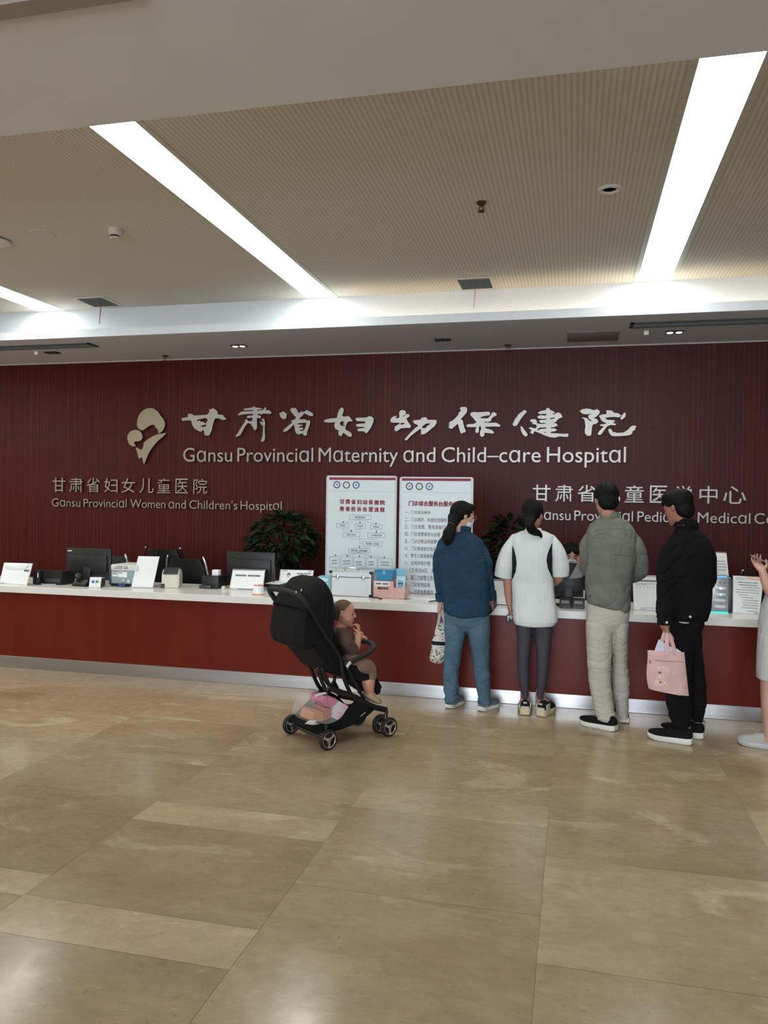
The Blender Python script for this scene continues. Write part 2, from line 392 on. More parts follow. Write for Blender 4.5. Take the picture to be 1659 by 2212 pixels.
# light strips in the ceiling
M_lamp = mat('strip diffuser', (240, 242, 236), 0.4, emit=(247, 250, 240), estr=STRIP)
M_frame = mat('strip frame', (205, 203, 196), 0.5)
SLAB = ['leftmost recessed ceiling light strip, cut off by the left edge', 'recessed ceiling light strip left of the sprinkler, above the emblem', 'recessed ceiling light strip at the right, wide in the top corner']
for i, (a, c) in enumerate(SX):
    t = thing('ceiling_light_strip', SLAB[i], 'ceiling light', ((a + c) / 2, 5.58, ZC), group='recessed light strips')
    q = MB(); q.box((a, YN + 0.03, ZC + 0.02), (c, YCOVE - 0.05, ZC + 0.04)); put('diffuser', q, M_lamp, t, 0)
    q = MB(); q.box((a - .002, YCOVE - .048, ZC - .004), (c + .002, YCOVE - .002, ZC + .06)); put('end_frame', q, M_frame, t, 0)
    for u, v in ((a - 0.045, a - 0.002), (c + 0.002, c + 0.045)):
        q = MB(); q.box((u, YN + 0.02, ZC - 0.006), (v, YCOVE - 0.002, ZC + 0.06), 0.002); put('side_frame', q, M_frame, t, 0)
# lamp tube lying in the cove (its right part is on)
t = thing('cove_light', 'warm cove lamp glowing behind the fascia on the right', 'cove light', (1.5, YLIP + 0.10, ZS + 0.03))
q = MB(); q.box((-2.3, YLIP + 0.07, ZS + 0.0305), (XR - 0.3, YLIP + 0.10, ZS + 0.045)); put('lamp_bar', q, mat('cove lamp', (255, 236, 205), 0.5, emit=(255, 226, 182), estr=COVE), t, 0)
# ------------------------------------------------------------------ things on the ceilings
M_vent = mat('vent grey', (116, 122, 120), 0.6); M_ventd = mat('vent dark', (70, 76, 74), 0.7)
M_plast = mat('white plastic', (206, 202, 194), 0.45, var=0.02); M_black = mat('black plastic', (14, 15, 16), 0.5, var=0.15)
M_brass = mat('sprinkler metal', (96, 78, 60), 0.35, metal=0.9); M_red = mat('red ribbon', (168, 38, 44), 0.7)
M_chrome = mat('chrome', (205, 205, 208), 0.14, metal=1.0, var=0.02)
def vent(px, py, label, sx=0.30, sy=0.34, nsl=9):
    p = PZ(px, py, ZC); t = thing('air_vent', label, 'air vent', p, group='square ceiling vents')
    q = MB()
    for a, b_ in (((-sx / 2 - .03, -sy / 2 - .03), (sx / 2 + .03, -sy / 2)), ((-sx / 2 - .03, sy / 2), (sx / 2 + .03, sy / 2 + .03)), ((-sx / 2 - .03, -sy / 2), (-sx / 2, sy / 2)), ((sx / 2, -sy / 2), (sx / 2 + .03, sy / 2))):
        q.box((p.x + a[0], p.y + a[1], p.z - .012), (p.x + b_[0], p.y + b_[1], p.z - .0005), 0.002)
    put('frame', q, M_plast, t, 0)
    q = MB(); q.box((p.x - sx / 2, p.y - sy / 2, p.z - .003), (p.x + sx / 2, p.y + sy / 2, p.z - .0005)); put('backing', q, M_ventd, t, 0)
    for k in range(nsl):
        y = p.y - sy / 2 + (k + .5) * sy / nsl
        q = MB(); q.cbox((p.x, y, p.z - .008), (sx, .004, .018), M=None); put('slat', q, M_vent, t, 0)
    return p
p = vent(212, 651, 'square ceiling vent with a red ribbon, at the left beside the leftmost light strip')
p2 = vent(1027, 611, 'square ceiling vent with a red ribbon, right of centre')
for pp, (px, py), lb in ((p, (217, 654), 'red ribbon hanging from the left ceiling vent'), (p2, (1026, 614), 'red ribbon hanging from the right-hand ceiling vent')):
    a = PZ(px, py, ZC - 0.02); q = MB()
    q.tube([a + Vector((0, 0, 0)), a + Vector((.003, 0, -.08)), a + Vector((-.004, 0, -.15)), a + Vector((-.010, .004, -.225))], [.005, .007, .006, .005], 8, flat=(1, .35))
    tag(put('vent_ribbon', q, M_red), lb, 'ribbon', 'ribbons on the vents')
def sprinkler(px, py, z, label):
    p = PZ(px, py, z); t = thing('fire_sprinkler', label, 'sprinkler', p, group='pendent sprinklers')
    q = MB(); q.lathe([(.001, -.012), (.032, -.012), (.038, -.004), (.038, -.0003), (.001, -.0003)], 20, LM(p)); put('escutcheon', q, M_brass, t)
    q = MB(); q.cyl(p + Vector((0, 0, -.012)), p + Vector((0, 0, -.03)), .011, n=10)
    for s in (-1, 1): q.tube([p + Vector((s * .010, 0, -.028)), p + Vector((s * .018, 0, -.045)), p + Vector((s * .004, 0, -.062))], .004, 6)
    put('frame_arms', q, M_brass, t)
    q = MB(); q.cyl(p + Vector((0, 0, -.062)), p + Vector((0, 0, -.067)), .024, n=14); put('deflector', q, M_brass, t)
sprinkler(1040, 437, ZC, 'sprinkler hanging from the ribbed ceiling')
sprinkler(356, 768, ZS, 'sprinkler on the low soffit above the emblem')
sprinkler(1097, 745, ZS, 'sprinkler on the low soffit right of centre')
# smoke detector, speakers, access point
p = PZ(248, 494, ZC); t = thing('smoke_detector', 'white smoke detector on the ribbed ceiling', 'smoke detector', p)
q = MB(); q.lathe([(.001, -.055), (.045, -.055), (.052, -.02), (.055, -.0005), (.001, -.0005)], 28, LM(p)); put('base', q, M_plast, t)
q = MB(); q.lathe([(.001, -.082), (.03, -.082), (.036, -.075), (.036, -.068), (.001, -.068)], 28, LM(p)); put('sensor_cap', q, M_plast, t)
q = MB(); q.lathe([(.001, -.068), (.03, -.068), (.03, -.055), (.001, -.055)], 20, LM(p)); put('sensor_gap', q, M_black, t)
p = PZ(91, 504, ZC); t = thing('ceiling_speaker', 'round flush speaker grille near the left edge of the ceiling', 'speaker', p)
q = MB(); q.lathe([(.001, -.006), (.085, -.006), (.085, -.0005), (.001, -.0005)], 32, LM(p)); put('grille', q, mat('speaker mesh', (168, 158, 140), 0.7, var=.2, scale=400), t)
q = MB(); q.lathe([(.085, -.008), (.095, -.006), (.098, -.0005), (.085, -.0005)], 32, LM(p)); put('rim', q, M_plast, t)
p = PZ(1317, 408, ZC); t = thing('recessed_downlight', 'round unlit downlight with white rim on the ribbed ceiling', 'downlight', p)
q = MB(); q.lathe([(.045, -.002), (.055, -.014), (.075, -.008), (.080, -.0005), (.045, -.0005)], 32, LM(p)); put('rim', q, mat('bright white plastic', (226, 224, 216), .4), t)
q = MB(); q.lathe([(.001, -.002), (.045, -.002), (.045, -.0005), (.001, -.0005)], 24, LM(p)); put('lens', q, mat('dull lens', (120, 108, 90), .3), t)
p = PZ(-12, 517, ZC); t = thing('wireless_access_point', 'white domed device on the ceiling at the left edge', 'access point', p)
q = MB(); q.lathe([(.001, -.055), (.07, -.05), (.12, -.03), (.125, -.018), (.001, -.018)], 32, LM(p)); put('dome', q, mat('bright white plastic', (226, 224, 216), .4), t)
q = MB(); q.lathe([(.001, -.018), (.075, -.018), (.075, -.0005), (.001, -.0005)], 24, LM(p)); put('mount', q, M_black, t)
# soffit fittings
def diffuser(x0, x1, y0, y1, label):
    t = thing('linear_air_diffuser', label, 'air diffuser', ((x0 + x1) / 2, (y0 + y1) / 2, ZS), group='linear diffusers in the soffit')
    q = MB()
    for a, c in (((x0, y0), (x1, y0 + .02)), ((x0, y1 - .02), (x1, y1)), ((x0, y0), (x0 + .03, y1)), ((x1 - .03, y0), (x1, y1))): q.box((a[0], a[1], ZS - .012), (c[0], c[1], ZS - .0004), 0)
    put('frame', q, M_ventd, t, 0)
    q = MB(); q.box((x0 + .03, y0 + .02, ZS - .004), (x1 - .03, y1 - .02, ZS - .0004)); put('backing', q, M_vent, t, 0)
    for k in range(4):
        y = y0 + .02 + (k + .5) * (y1 - y0 - .04) / 4
        q = MB(); q.box((x0 + .03, y - .002, ZS - .012), (x1 - .03, y + .002, ZS - .004)); put('blade', q, M_vent, t, 0)
diffuser(-8.0, -5.38, 7.90, 8.09, 'long grey air diffuser in the soffit at the far left')
diffuser(0.50, 3.0, 7.92, 8.13, 'long grey air diffuser in the soffit at the far right')
M_spot = mat('lit spot lens', (250, 250, 250), .3, emit=(255, 250, 240), estr=1.6)
def twin(px, py, lit, label):
    p = PZ(px, py, ZS); t = thing('twin_downlight', label, 'downlight', p, group='twin downlights in the soffit')
    q = MB(); q.cbox((p.x, p.y, p.z - .006), (.17, .10, .011), .003); put('housing', q, M_black, t, 0)
    for s in (-1, 1):
        q = MB(); q.lathe([(.001, -.018), (.026, -.018), (.034, -.012), (.001, -.012)], 20, LM(p + Vector((s * .043, 0, 0)))); put('lamp', q, M_spot if lit else M_ventd, t)
twin(516, 746, True, 'lit twin downlight in the soffit left of centre')
twin(1457, 716, True, 'lit twin downlight in the soffit at the far right')
twin(956, 733, False, 'dark twin downlight in the soffit near the centre')
twin(113, 761, False, 'dark twin downlight in the soffit at the far left')
for px, py, lb in ((80, 763, 'small white sensor box under the soffit at the far left'), (1396, 719, 'small white sensor box under the soffit at the right')):
    p = PZ(px, py - 4, ZS); q = MB(); q.cbox((p.x, p.y, p.z - .022), (.05, .05, .043), .006)
    tag(put('ceiling_sensor', q, mat('bright white plastic', (226, 224, 216), .4)), lb, 'sensor', 'small soffit sensors')
a = PZ(1229, 719, ZS); q = MB(); q.box((-0.10, 8.25, ZS - .006), (0.42, 8.72, ZS - .0004), .002)
tag(put('access_panel', q, mat('panel paint', (150, 143, 137), .6)), 'flat square access panel in the soffit right of centre', 'access panel')
# ------------------------------------------------------------------ wall lettering
YT = YW - 0.03
def metal(name, rgb, rough): return mat(name, rgb, rough, metal=1.0, var=.05, scale=6)
M_let = metal('brushed steel letters', (160, 157, 152), .46); M_gold = metal('champagne metal', (154, 145, 125), .48); M_lets = metal('matt steel letters', (160, 152, 142), .48)
def place(me, x0, x1, z0, z1, depth, m, parent, name):
    a, b_, c, d = bounds(me)
    sx, sz = (x1 - x0) / (b_ - a), (z1 - z0) / (d - c)
    me.transform(Matrix.Translation((-a, -c, 0))); me.transform(WALLM(x0, YW - 0.02, z0, sx, sz)); put(name, me, m, parent, 40)
def zat(py, px, Y=YT): return PY(px, py, Y).z
CALL = {
 '甘': ((260, 860, 6.9125), [[(918,300),(1000,285),(1022,272),(1005,250),(1015,235),(1070,238),(1095,260),(1200,255),(1300,248),(1325,215),(1335,185),(1322,165),(1360,168),(1375,152),(1410,165),(1440,190),(1455,215),(1450,238),(1490,250),(1535,252),(1555,285),(1585,310),(1560,325),(1520,325),(1470,300),(1420,300),(1395,340),(1375,410),(1365,470),(1340,530),(1325,558),(1285,558),(1258,545),(1250,520),(1250,480),(1225,475),(1215,500),(1195,503),(1150,480),(1110,455),(1085,420),(1070,380),(1062,335),(1000,332),(930,340),(915,315)],
   [(1140,345),(1150,320),(1200,312),(1265,295),(1300,310),(1305,340),(1285,360),(1275,385),(1230,350),(1215,362),(1185,335),(1160,340),(1145,355)], [(1195,425),(1220,405),(1265,400),(1280,385),(1282,420),(1250,432),(1225,428),(1205,432)]]),
 '肃': ((500, 860, 6.9125), [[(185,160),(320,140),(335,120),(355,140),(430,148),(462,160),(440,168),(385,172),(385,190),(470,178),(505,135),(520,150),(510,178),(560,180),(597,215),(585,235),(540,232),(470,228),(455,248),(430,235),(388,233),(390,258),(430,262),(442,285),(425,300),(382,290),(378,330),(380,400),(375,465),(345,480),(330,460),(320,430),(300,405),(300,390),(240,368),(235,385),(210,410),(185,455),(160,500),(130,555),(70,580),(65,565),(100,515),(140,450),(175,395),(200,360),(210,320),(235,318),(245,345),(310,345),(318,292),(235,295),(230,280),(250,262),(320,260),(322,233),(240,238),(150,248),(105,255),(97,248),(140,205),(200,198),(325,192),(325,176),(200,182),(185,175)],
   [(450,310),(485,310),(495,340),(502,380),(495,410),(495,500),(500,580),(492,635),(455,655),(443,640),(447,610),(465,570),(470,500),(475,410),(450,400),(440,375),(420,360),(440,345),(460,365),(475,355),(460,325)]]),
 '省': ((500, 860, 6.9125), [[(715,230),(760,205),(795,205),(808,230),(830,232),(820,260),(820,295),(800,310),(760,310),(735,285)],
   [(878,170),(905,148),(960,150),(985,185),(1000,230),(1030,205),(1060,200),(1080,212),(1120,180),(1160,195),(1215,230),(1218,265),(1175,268),(1130,245),(1085,225),(1060,262),(1035,280),(1015,305),(1015,318),(1100,318),(1120,335),(1165,335),(1175,350),(1165,410),(1140,470),(1125,515),(1125,550),(1085,560),(1070,545),(1075,525),(1030,530),(1015,545),(975,530),(955,500),(945,440),(930,395),(915,405),(880,450),(820,495),(768,503),(785,470),(830,430),(870,395),(910,365),(890,345),(905,332),(945,320),(970,285),(940,262),(910,225),(885,190)],
   [(985,385),(1000,375),(1115,365),(1120,380),(1110,420),(1090,470),(1070,490),(1015,492),(1015,475),(1070,468),(1065,442),(1010,440),(1000,430),(1060,410),(1065,400),(1000,395)]]),
 '妇': ((690, 860, 6.144), [[(62,300),(85,285),(150,270),(232,265),(250,190),(270,145),(300,122),(325,150),(318,180),(300,235),(330,248),(385,238),(410,262),(440,305),(380,310),(360,345),(345,385),(345,420),(420,460),(432,495),(415,515),(380,505),(320,460),(305,470),(303,490),(285,505),(258,490),(252,460),(260,430),(215,410),(200,380),(200,340),(215,318),(140,325),(70,318)],
   [(270,335),(285,310),(310,308),(335,320),(315,345),(320,355),(345,360),(340,372),(300,370),(275,355)],
   [(480,270),(500,262),(630,258),(655,242),(685,242),(720,270),(718,310),(690,380),(650,440),(622,468),(590,440),(520,440),(503,420),(510,408),(590,395),(600,380),(510,382),(485,360),(500,345),(610,335),(612,310),(500,305),(482,285)]]),
 '幼': ((690, 860, 6.144), [[(938,290),(970,250),(1020,235),(1030,245),(1000,258),(1050,272),(1065,240),(1058,205),(1065,175),(1095,158),(1130,165),(1150,190),(1145,210),(1100,245),(1120,245),(1150,215),(1180,212),(1200,235),(1180,255),(1155,262),(1165,300),(1195,340),(1217,375),(1200,395),(1150,395),(1080,400),(1040,435),(1010,440),(997,415),(1005,375),(1060,345),(1065,325),(1000,325),(955,325)],
   [(1070,345),(1085,330),(1125,325),(1130,340),(1105,352),(1080,352)],
   [(1238,310),(1260,295),(1340,288),(1362,258),(1420,255),(1437,290),(1530,288),(1555,295),(1555,330),(1530,370),(1480,410),(1430,455),(1395,478),(1350,482),(1350,420),(1345,405),(1320,420),(1270,455),(1210,505),(1165,555),(1140,560),(1132,545),(1180,490),(1230,440),(1270,400),(1310,372),(1308,355),(1265,340)],
   [(1365,400),(1365,375),(1410,340),(1470,332),(1465,350),(1430,370),(1410,400)]]),
 '保': ((950, 860, 6.636), [[(290,145),(310,128),(375,128),(395,160),(385,205),(345,255),(300,300),(330,325),(340,380),(355,430),(372,470),(365,490),(335,492),(320,510),(295,490),(280,440),(265,385),(255,365),(225,395),(180,435),(165,440),(128,425),(135,395),(135,345),(190,320),(235,275),(270,235),(275,205),(305,185)],
   [(437,225),(455,205),(510,197),(530,205),(600,200),(700,195),(720,210),(718,245),(640,255),(590,270),(580,290),(640,290),(690,290),(740,240),(740,215),(775,198),(815,225),(810,250),(775,265),(745,285),(735,325),(690,345),(640,335),(640,352),(700,355),(805,352),(870,390),(855,410),(800,405),(650,410),(650,430),(700,445),(750,460),(778,495),(765,508),(700,500),(640,495),(640,535),(600,560),(575,525),(578,480),(595,440),(590,405),(560,405),(560,480),(540,502),(510,485),(515,440),(530,410),(500,415),(400,415),(380,398),(400,375),(480,372),(530,350),(480,285),(440,245)]]),
 '健': ((1160, 860, 6.9125), [[(-363,391),(-332,323),(-274,240),(-212,193),(-186,175),(-152,203),(-191,245),(-243,312),(-295,401),(-321,419),(-352,411)], [(-248,422),(-222,427),(-186,479),(-144,531),(-144,562),(-175,573),(-212,542),(-238,484)],
   [(12,215),(60,192),(135,180),(135,160),(175,145),(195,175),(240,195),(268,220),(230,235),(205,250),(255,240),(315,213),(360,235),(382,285),(340,300),(305,320),(285,355),(240,370),(290,380),(310,410),(260,430),(205,440),(205,455),(255,450),(300,475),(270,495),(205,500),(205,522),(300,528),(400,535),(450,530),(475,545),(455,580),(390,575),(330,570),(270,590),(190,582),(110,555),(40,520),(-40,495),(-60,540),(-105,510),(-75,480),(-120,450),(-100,435),(-30,455),(0,430),(-15,395),(-75,385),(-60,360),(-100,350),(-95,320),(-30,315),(0,345),(-5,375),(50,385),(110,385),(140,370),(60,370),(25,345),(50,328),(140,322),(145,305),(60,310),(15,300),(8,275),(40,258),(70,255),(110,262),(140,255),(140,235),(90,235),(40,240)],
   [(0,470),(40,440),(140,435),(140,455),(60,460),(5,485)], [(100,505),(135,505),(130,520),(105,515)], [(195,305),(220,292),(270,290),(260,305),(205,315)]]),
 '院': ((1160, 860, 6.9125), [[(640,195),(670,168),(740,155),(800,165),(850,182),(900,165),(940,200),(925,240),(880,280),(840,300),(890,310),(918,350),(890,380),(835,395),(820,430),(815,500),(810,545),(785,563),(745,560),(715,520),(715,470),(725,420),(715,350),(700,310),(668,295),(700,288),(745,300),(790,345),(830,345),(800,325),(765,290),(770,255),(830,232),(800,235),(740,242),(680,235)],
   [(925,270),(960,245),(1035,240),(1040,215),(1030,190),(1065,180),(1120,190),(1155,222),(1210,225),(1258,260),(1230,288),(1150,280),(1080,285),(1030,290),(1025,310),(1060,325),(1150,330),(1165,345),(1150,360),(1130,372),(1180,385),(1175,405),(1100,400),(1050,420),(1010,470),(960,540),(930,553),(905,530),(930,495),(990,430),(1000,418),(945,415),(938,398),(1020,385),(1045,375),(990,355),(955,325),(945,295)],
   [(1245,300),(1275,250),(1305,215),(1328,235),(1315,285),(1270,320),(1250,315)],
   [(1065,465),(1090,455),(1110,470),(1130,505),(1200,520),(1290,515),(1350,480),(1400,425),(1440,410),(1485,420),(1465,450),(1470,470),(1430,490),(1420,530),(1380,555),(1280,565),(1160,570),(1110,560),(1085,530),(1070,495)]]),
 'E': ((260, 860, 6.9125), [[(250,380),(258,310),(290,240),(340,185),(390,158),(440,150),(490,155),(540,185),(580,230),(602,270),(640,310),(660,360),(662,410),(640,470),(605,510),(570,525),(568,490),(550,455),(530,445),(520,415),(495,400),(450,405),(400,435),(360,465),(320,478),(280,460),(255,425)],
   [(105,600),(115,545),(150,500),(200,478),(255,480),(300,505),(328,560),(325,600),(300,635),(250,645),(215,650),(205,670),(215,695),(232,715),(190,718),(150,700),(120,660)],
   [(228,740),(260,745),(300,770),(330,758),(345,720),(355,665),(400,625),(460,585),(530,550),(600,535),(678,522),(640,570),(560,640),(490,720),(430,810),(390,895),(355,982),(335,930),(318,880),(280,908),(265,860),(250,800)]])}
def traced(key, polys=None):
    (ox, oy, s), ps = CALL[key]; out = []
    for p in (polys or ps):
        w = [PY(ox + u / s, oy + v / s, YT - .01) for u, v in p]
        c = [(q.x, q.z) for q in w]
        if key == 'E':
            c3 = catmull([Vector((x, z, 0)) for x, z in c + [c[0]]], 3)[:-1]; c = [(q.x, q.y) for q in c3]
        out.append(c)
    me = poly_mesh(out, .012, .002); me.transform(WALLM(0, YW - .028, 0)); return me
t = thing('wall_emblem', 'champagne metal emblem of a large and small rounded head on red wall', 'emblem', (PY(316, 940, YT).x, YT, 2.1))
for i, nm in enumerate(('large_head', 'small_head', 'body_shape')): put(nm, traced('E', [CALL['E'][1][i]]), M_gold, t, 40)
t = thing('wall_lettering', 'top row of large steel calligraphy characters on the red wall', 'wall lettering', (PY(880, 915, YT).x, YT, 2.3))
for ch in '甘肃省妇幼保健院': put('character', traced(ch), M_let, t, 40)
def row(label, base, items, m, group_xz, bold, depth, ch=False):
    (z0, z1) = group_xz
    t = thing('wall_lettering', label, 'wall lettering', (PY((items[0][1] + items[-1][2]) / 2, base, YT).x, YT, z0))
    for s, a, b_ in items:
        me = text_mesh(s.replace('a', 'ɑ') if not ch else s, bold, 1.0)
        x0, x1 = PY(a, base, YT).x, PY(b_, base, YT).x
        u0, u1, v0, v1 = bounds(me)
        if ch: sz = (z1 - z0) / (v1 - v0); zz = z0; me.transform(Matrix.Translation((-u0, -v0, 0)))
        else: sz = (z1 - z0) / CAPH; zz = z0; me.transform(Matrix.Translation((-u0, 0, 0)))
        me.transform(WALLM(x0, YW - .018, zz, (x1 - x0) / (u1 - u0), sz, depth)); put('character' if ch else 'word', me, m, t, 40)
_h = text_mesh('H', 0.0); CAPH = bounds(_h)[3]; bpy.data.meshes.remove(_h)
row('row of steel English words Gansu Provincial Maternity and Child-care Hospital', 985, [('Gansu', 396, 501.7), ('Provincial', 513, 676.8), ('Maternity', 688.5, 860), ('and', 871.5, 940.6), ('Child–care', 954, 1168), ('Hospital', 1181.4, 1352)],
    M_let, (zat(998, 880), zat(966.5, 880)), .0, .016)
row('small row of thin steel Chinese characters at the left of the wall', 1050, [('甘', 113.4, 141), ('肃', 149.4, 178.5), ('省', 187, 215.7), ('妇', 225, 254), ('女', 262, 291.6), ('儿', 301, 331.6), ('童', 339.7, 368.4), ('医', 379, 406.3), ('院', 417.7, 447.6)],
    M_lets, (zat(1064.5, 280), zat(1033, 280)), 0.0, .012, True)
row('small row of thin steel English words ending in Women and Children\'s Hospital', 1090, [('Gansu', 112, 173.4), ('Provincial', 180.5, 273.4), ('Women', 281.5, 357), ('and', 364, 401.3), ("Children's", 409, 512.8), ('Hospital', 519.6, 608.7)],
    M_lets, (zat(1098, 360), zat(1080, 360)), .0, .012)
row('row of bright steel Chinese characters at the right of the wall', 1067, [('甘', 1151, 1189), ('肃', 1199.5, 1237), ('省', 1247.7, 1287), ('儿', 1297, 1340), ('童', 1349.7, 1390.8), ('医', 1404, 1441.8), ('学', 1457, 1494.8), ('中', 1511, 1550), ('心', 1562, 1611.7)],
    M_let, (zat(1085.5, 1370), zat(1048.5, 1370)), .002, .014, True)
row('row of steel English words Gansu Provincial Pediatric Medical Center at the right', 1115, [('Gansu', 1153, 1232.4), ('Provincial', 1240.5, 1367.5), ('Pediatric', 1377, 1496), ('Medical', 1507.3, 1621), ('Center', 1629.5, 1735)],
    M_let, (zat(1127, 1400), zat(1105, 1400)), .0, .014)
# ------------------------------------------------------------------ service counter
def lacquer():
    return mat('red lacquered wood', (96, 30, 19), 0.34, var=.10, scale=5, stretch=(2, 1, .25), bump=.01, spec=.16)
XC0, XC1, YF = -9.0, 5.0, 6.33
t = thing('reception_counter', 'long low reception counter with red front, white top and steel kick strip', 'counter', ((XC0 + XC1) / 2, 6.7, 0))
q = MB(); q.box((XC0, YF, .108), (XC1, YF + .05, .705), 0); q.box((XC0, YF + .05, .0), (XC1, YF + .09, .705), 0)
for x in (XC0, -5.1, -2.6, -.2, 2.2, XC1 - .04): q.box((x, YF + .09, 0), (x + .04, 7.0, .705), 0)
put('front_panel', q, lacquer(), t, 0)
q = MB(); q.box((XC0, YF - .05, .706), (XC1, 7.07, .768), .004); put('countertop', q, mat('white solid surface', (218, 217, 212), .22, var=.015), t, 0)
q = MB(); q.box((XC0, YF - .006, .0005), (XC1, YF + .048, .108), .002)
put('kick_strip', q, mat('brushed steel kick strip', (184, 184, 185), .35, metal=1.0, var=.08, scale=4, stretch=(.3, 1, 6), bump=.25, bscale=1.2), t, 0)
ZT = .768
# ------------------------------------------------------------------ printing helpers
M_paper = mat('white paper', (226, 229, 230), .55, var=.02); M_acr = mat('acrylic edge', (190, 196, 198), .15, var=.02, spec=.6)
M_ink = mat('dark grey ink', (58, 58, 62), .6); M_ink2 = mat('light grey ink', (120, 122, 126), .6); M_maroon = mat('maroon ink', (126, 28, 48), .6)
M_dgrey = mat('dark grey plastic', (52, 55, 58), .4); M_blackm = mat('matt black plastic', (13, 14, 15), .5, var=.2)
def zf(ox, oy, s): return lambda u, v: (ox + u / s, oy + v / s)
class Panel:
    """flat panel through four corner points bl, br, tr, tl with printing laid on it"""
    def __init__(s, bl, br, tr, tl):
        s.p = [Vector(q) for q in (bl, br, tr, tl)]; s.n = (s.p[1] - s.p[0]).cross(s.p[3] - s.p[0]).normalized()
        if s.n.y > 0: s.n = -s.n
    def at(s, u, v, e=0.0):
        a, b_, c, d = s.p
        return (a * (1 - u) + b_ * u) * (1 - v) + (d * (1 - u) + c * u) * v + s.n * e
    def slab(s, mb, th, e=0.0, u0=0, v0=0, u1=1, v1=1):
        f = [s.at(u0, v0, e), s.at(u1, v0, e), s.at(u1, v1, e), s.at(u0, v1, e)]
        mb.rings([[q - s.n * th for q in f], f])
    def dashes(s, mb, u0, u1, v, h, n, e=.0012, gap=.3, jit=0.0):
        w = (u1 - u0) / n
        for k in range(n):
            hh = h * (1 - jit * random.random())
            s.slab(mb, .0008, e, u0 + k * w, v - hh / 2, u0 + (k + 1 - gap) * w, v + hh / 2)
    def text(s, t, u0, v0, u1, v1, bold=0.0, e=.0014):
        me = text_mesh(t, bold); a, b_, c, d = bounds(me)
        for q in me.vertices:
            q.co = s.at(u0 + (u1 - u0) * (q.co.x - a) / (b_ - a), v0 + (v1 - v0) * (q.co.y - c) / (d - c), e)
        return me
def tilted(pbl, pbr, ptr, ptl, tilt=18, z=None):
    """panel standing on the counter: bottom corners on its top, leaning back by tilt degrees"""
    z = ZT + .002 if z is None else z
    a, b_ = PZ(*pbl, z), PZ(*pbr, z); ux = (b_ - a).normalized()
    up = Vector((0, 0, 1)); back = up.cross(ux); d = up * math.cos(math.radians(tilt)) + back * math.sin(math.radians(tilt))
    n = ux.cross(d)
    return Panel(a, b_, PP(*ptr, a, n), PP(*ptl, a, n))
def vpanel(Y, pbl, pbr, ptr, ptl): return Panel(PY(*pbl, Y), PY(*pbr, Y), PY(*ptr, Y), PY(*ptl, Y))
def base_of(P): return Vector(((P.p[0] + P.p[1]) / 2).to_tuple())
def sign_stand(label, P, cat='sign', name='tabletop_sign', group=None, foot=.03):
    b_ = base_of(P); t = thing(name, label, cat, (b_.x, b_.y, ZT), group=group)
    q = MB(); P.slab(q, .004, 0.0); put('acrylic_panel', q, M_acr, t, 0)
    q = MB(); a, c = P.p[0], P.p[1]; bk = (P.p[3] - P.p[0]); bk.z = 0; bk = bk.normalized() if bk.length > .001 else Vector((0, 1, 0))
    f = [a - Vector((0, 0, .002)), c - Vector((0, 0, .002)), c + bk * foot * 1.6 - Vector((0, 0, .002)), a + bk * foot * 1.6 - Vector((0, 0, .002))]
    q.rings([f, [v + Vector((0, 0, .003)) for v in f]]); put('foot', q, M_acr, t, 0)
    q = MB(); P.slab(q, .0004, .0006, .02, .03, .98, .985); put('paper_insert', q, M_paper, t, 0)
    return t
Z6 = zf(0, 1170, 6.9125); Z7 = zf(210, 1170, 6.3808); Z8 = zf(440, 1170, 5.53); Z1 = zf(690, 1200, 6.1444); Z3 = zf(1060, 1230, 7.213); Z4 = zf(1360, 1180, 5.5485)
ZB1 = zf(700, 1020, 9.7588); ZB2 = zf(860, 1020, 7.9)
# ---- the two notice boards
def board(x0, x1, ztop, label):
    t = thing('notice_board', label, 'notice board', ((x0 + x1) / 2, 7.0, ZT + .001))
    r = .02; z0 = ZT + .001; pts = []
    for cx_, cz_, a0 in ((x1 - r, ztop - r, 0), (x0 + r, ztop - r, 90)):
        pts += [(cx_ + r * math.cos(math.radians(a0 + k * 15)), cz_ + r * math.sin(math.radians(a0 + k * 15))) for k in range(7)]
    pts = [(x1, z0)] + pts + [(x0, z0)]
    q = MB(); q.prism(pts, 0, .028, M=WALLM(0, 7.018, 0), bev=.003); put('frame', q, mat('board aluminium', (176, 180, 182), .5, metal=.3), t, 30)
    q = MB(); q.box((x0 + .02, 6.9885, z0 + .015), (x1 - .02, 6.9895, ztop - .022)); put('printed_sheet', q, mat('board print', (190, 200, 205), .35, var=.01, spec=.5), t, 0)
    return t
YBD = 6.988
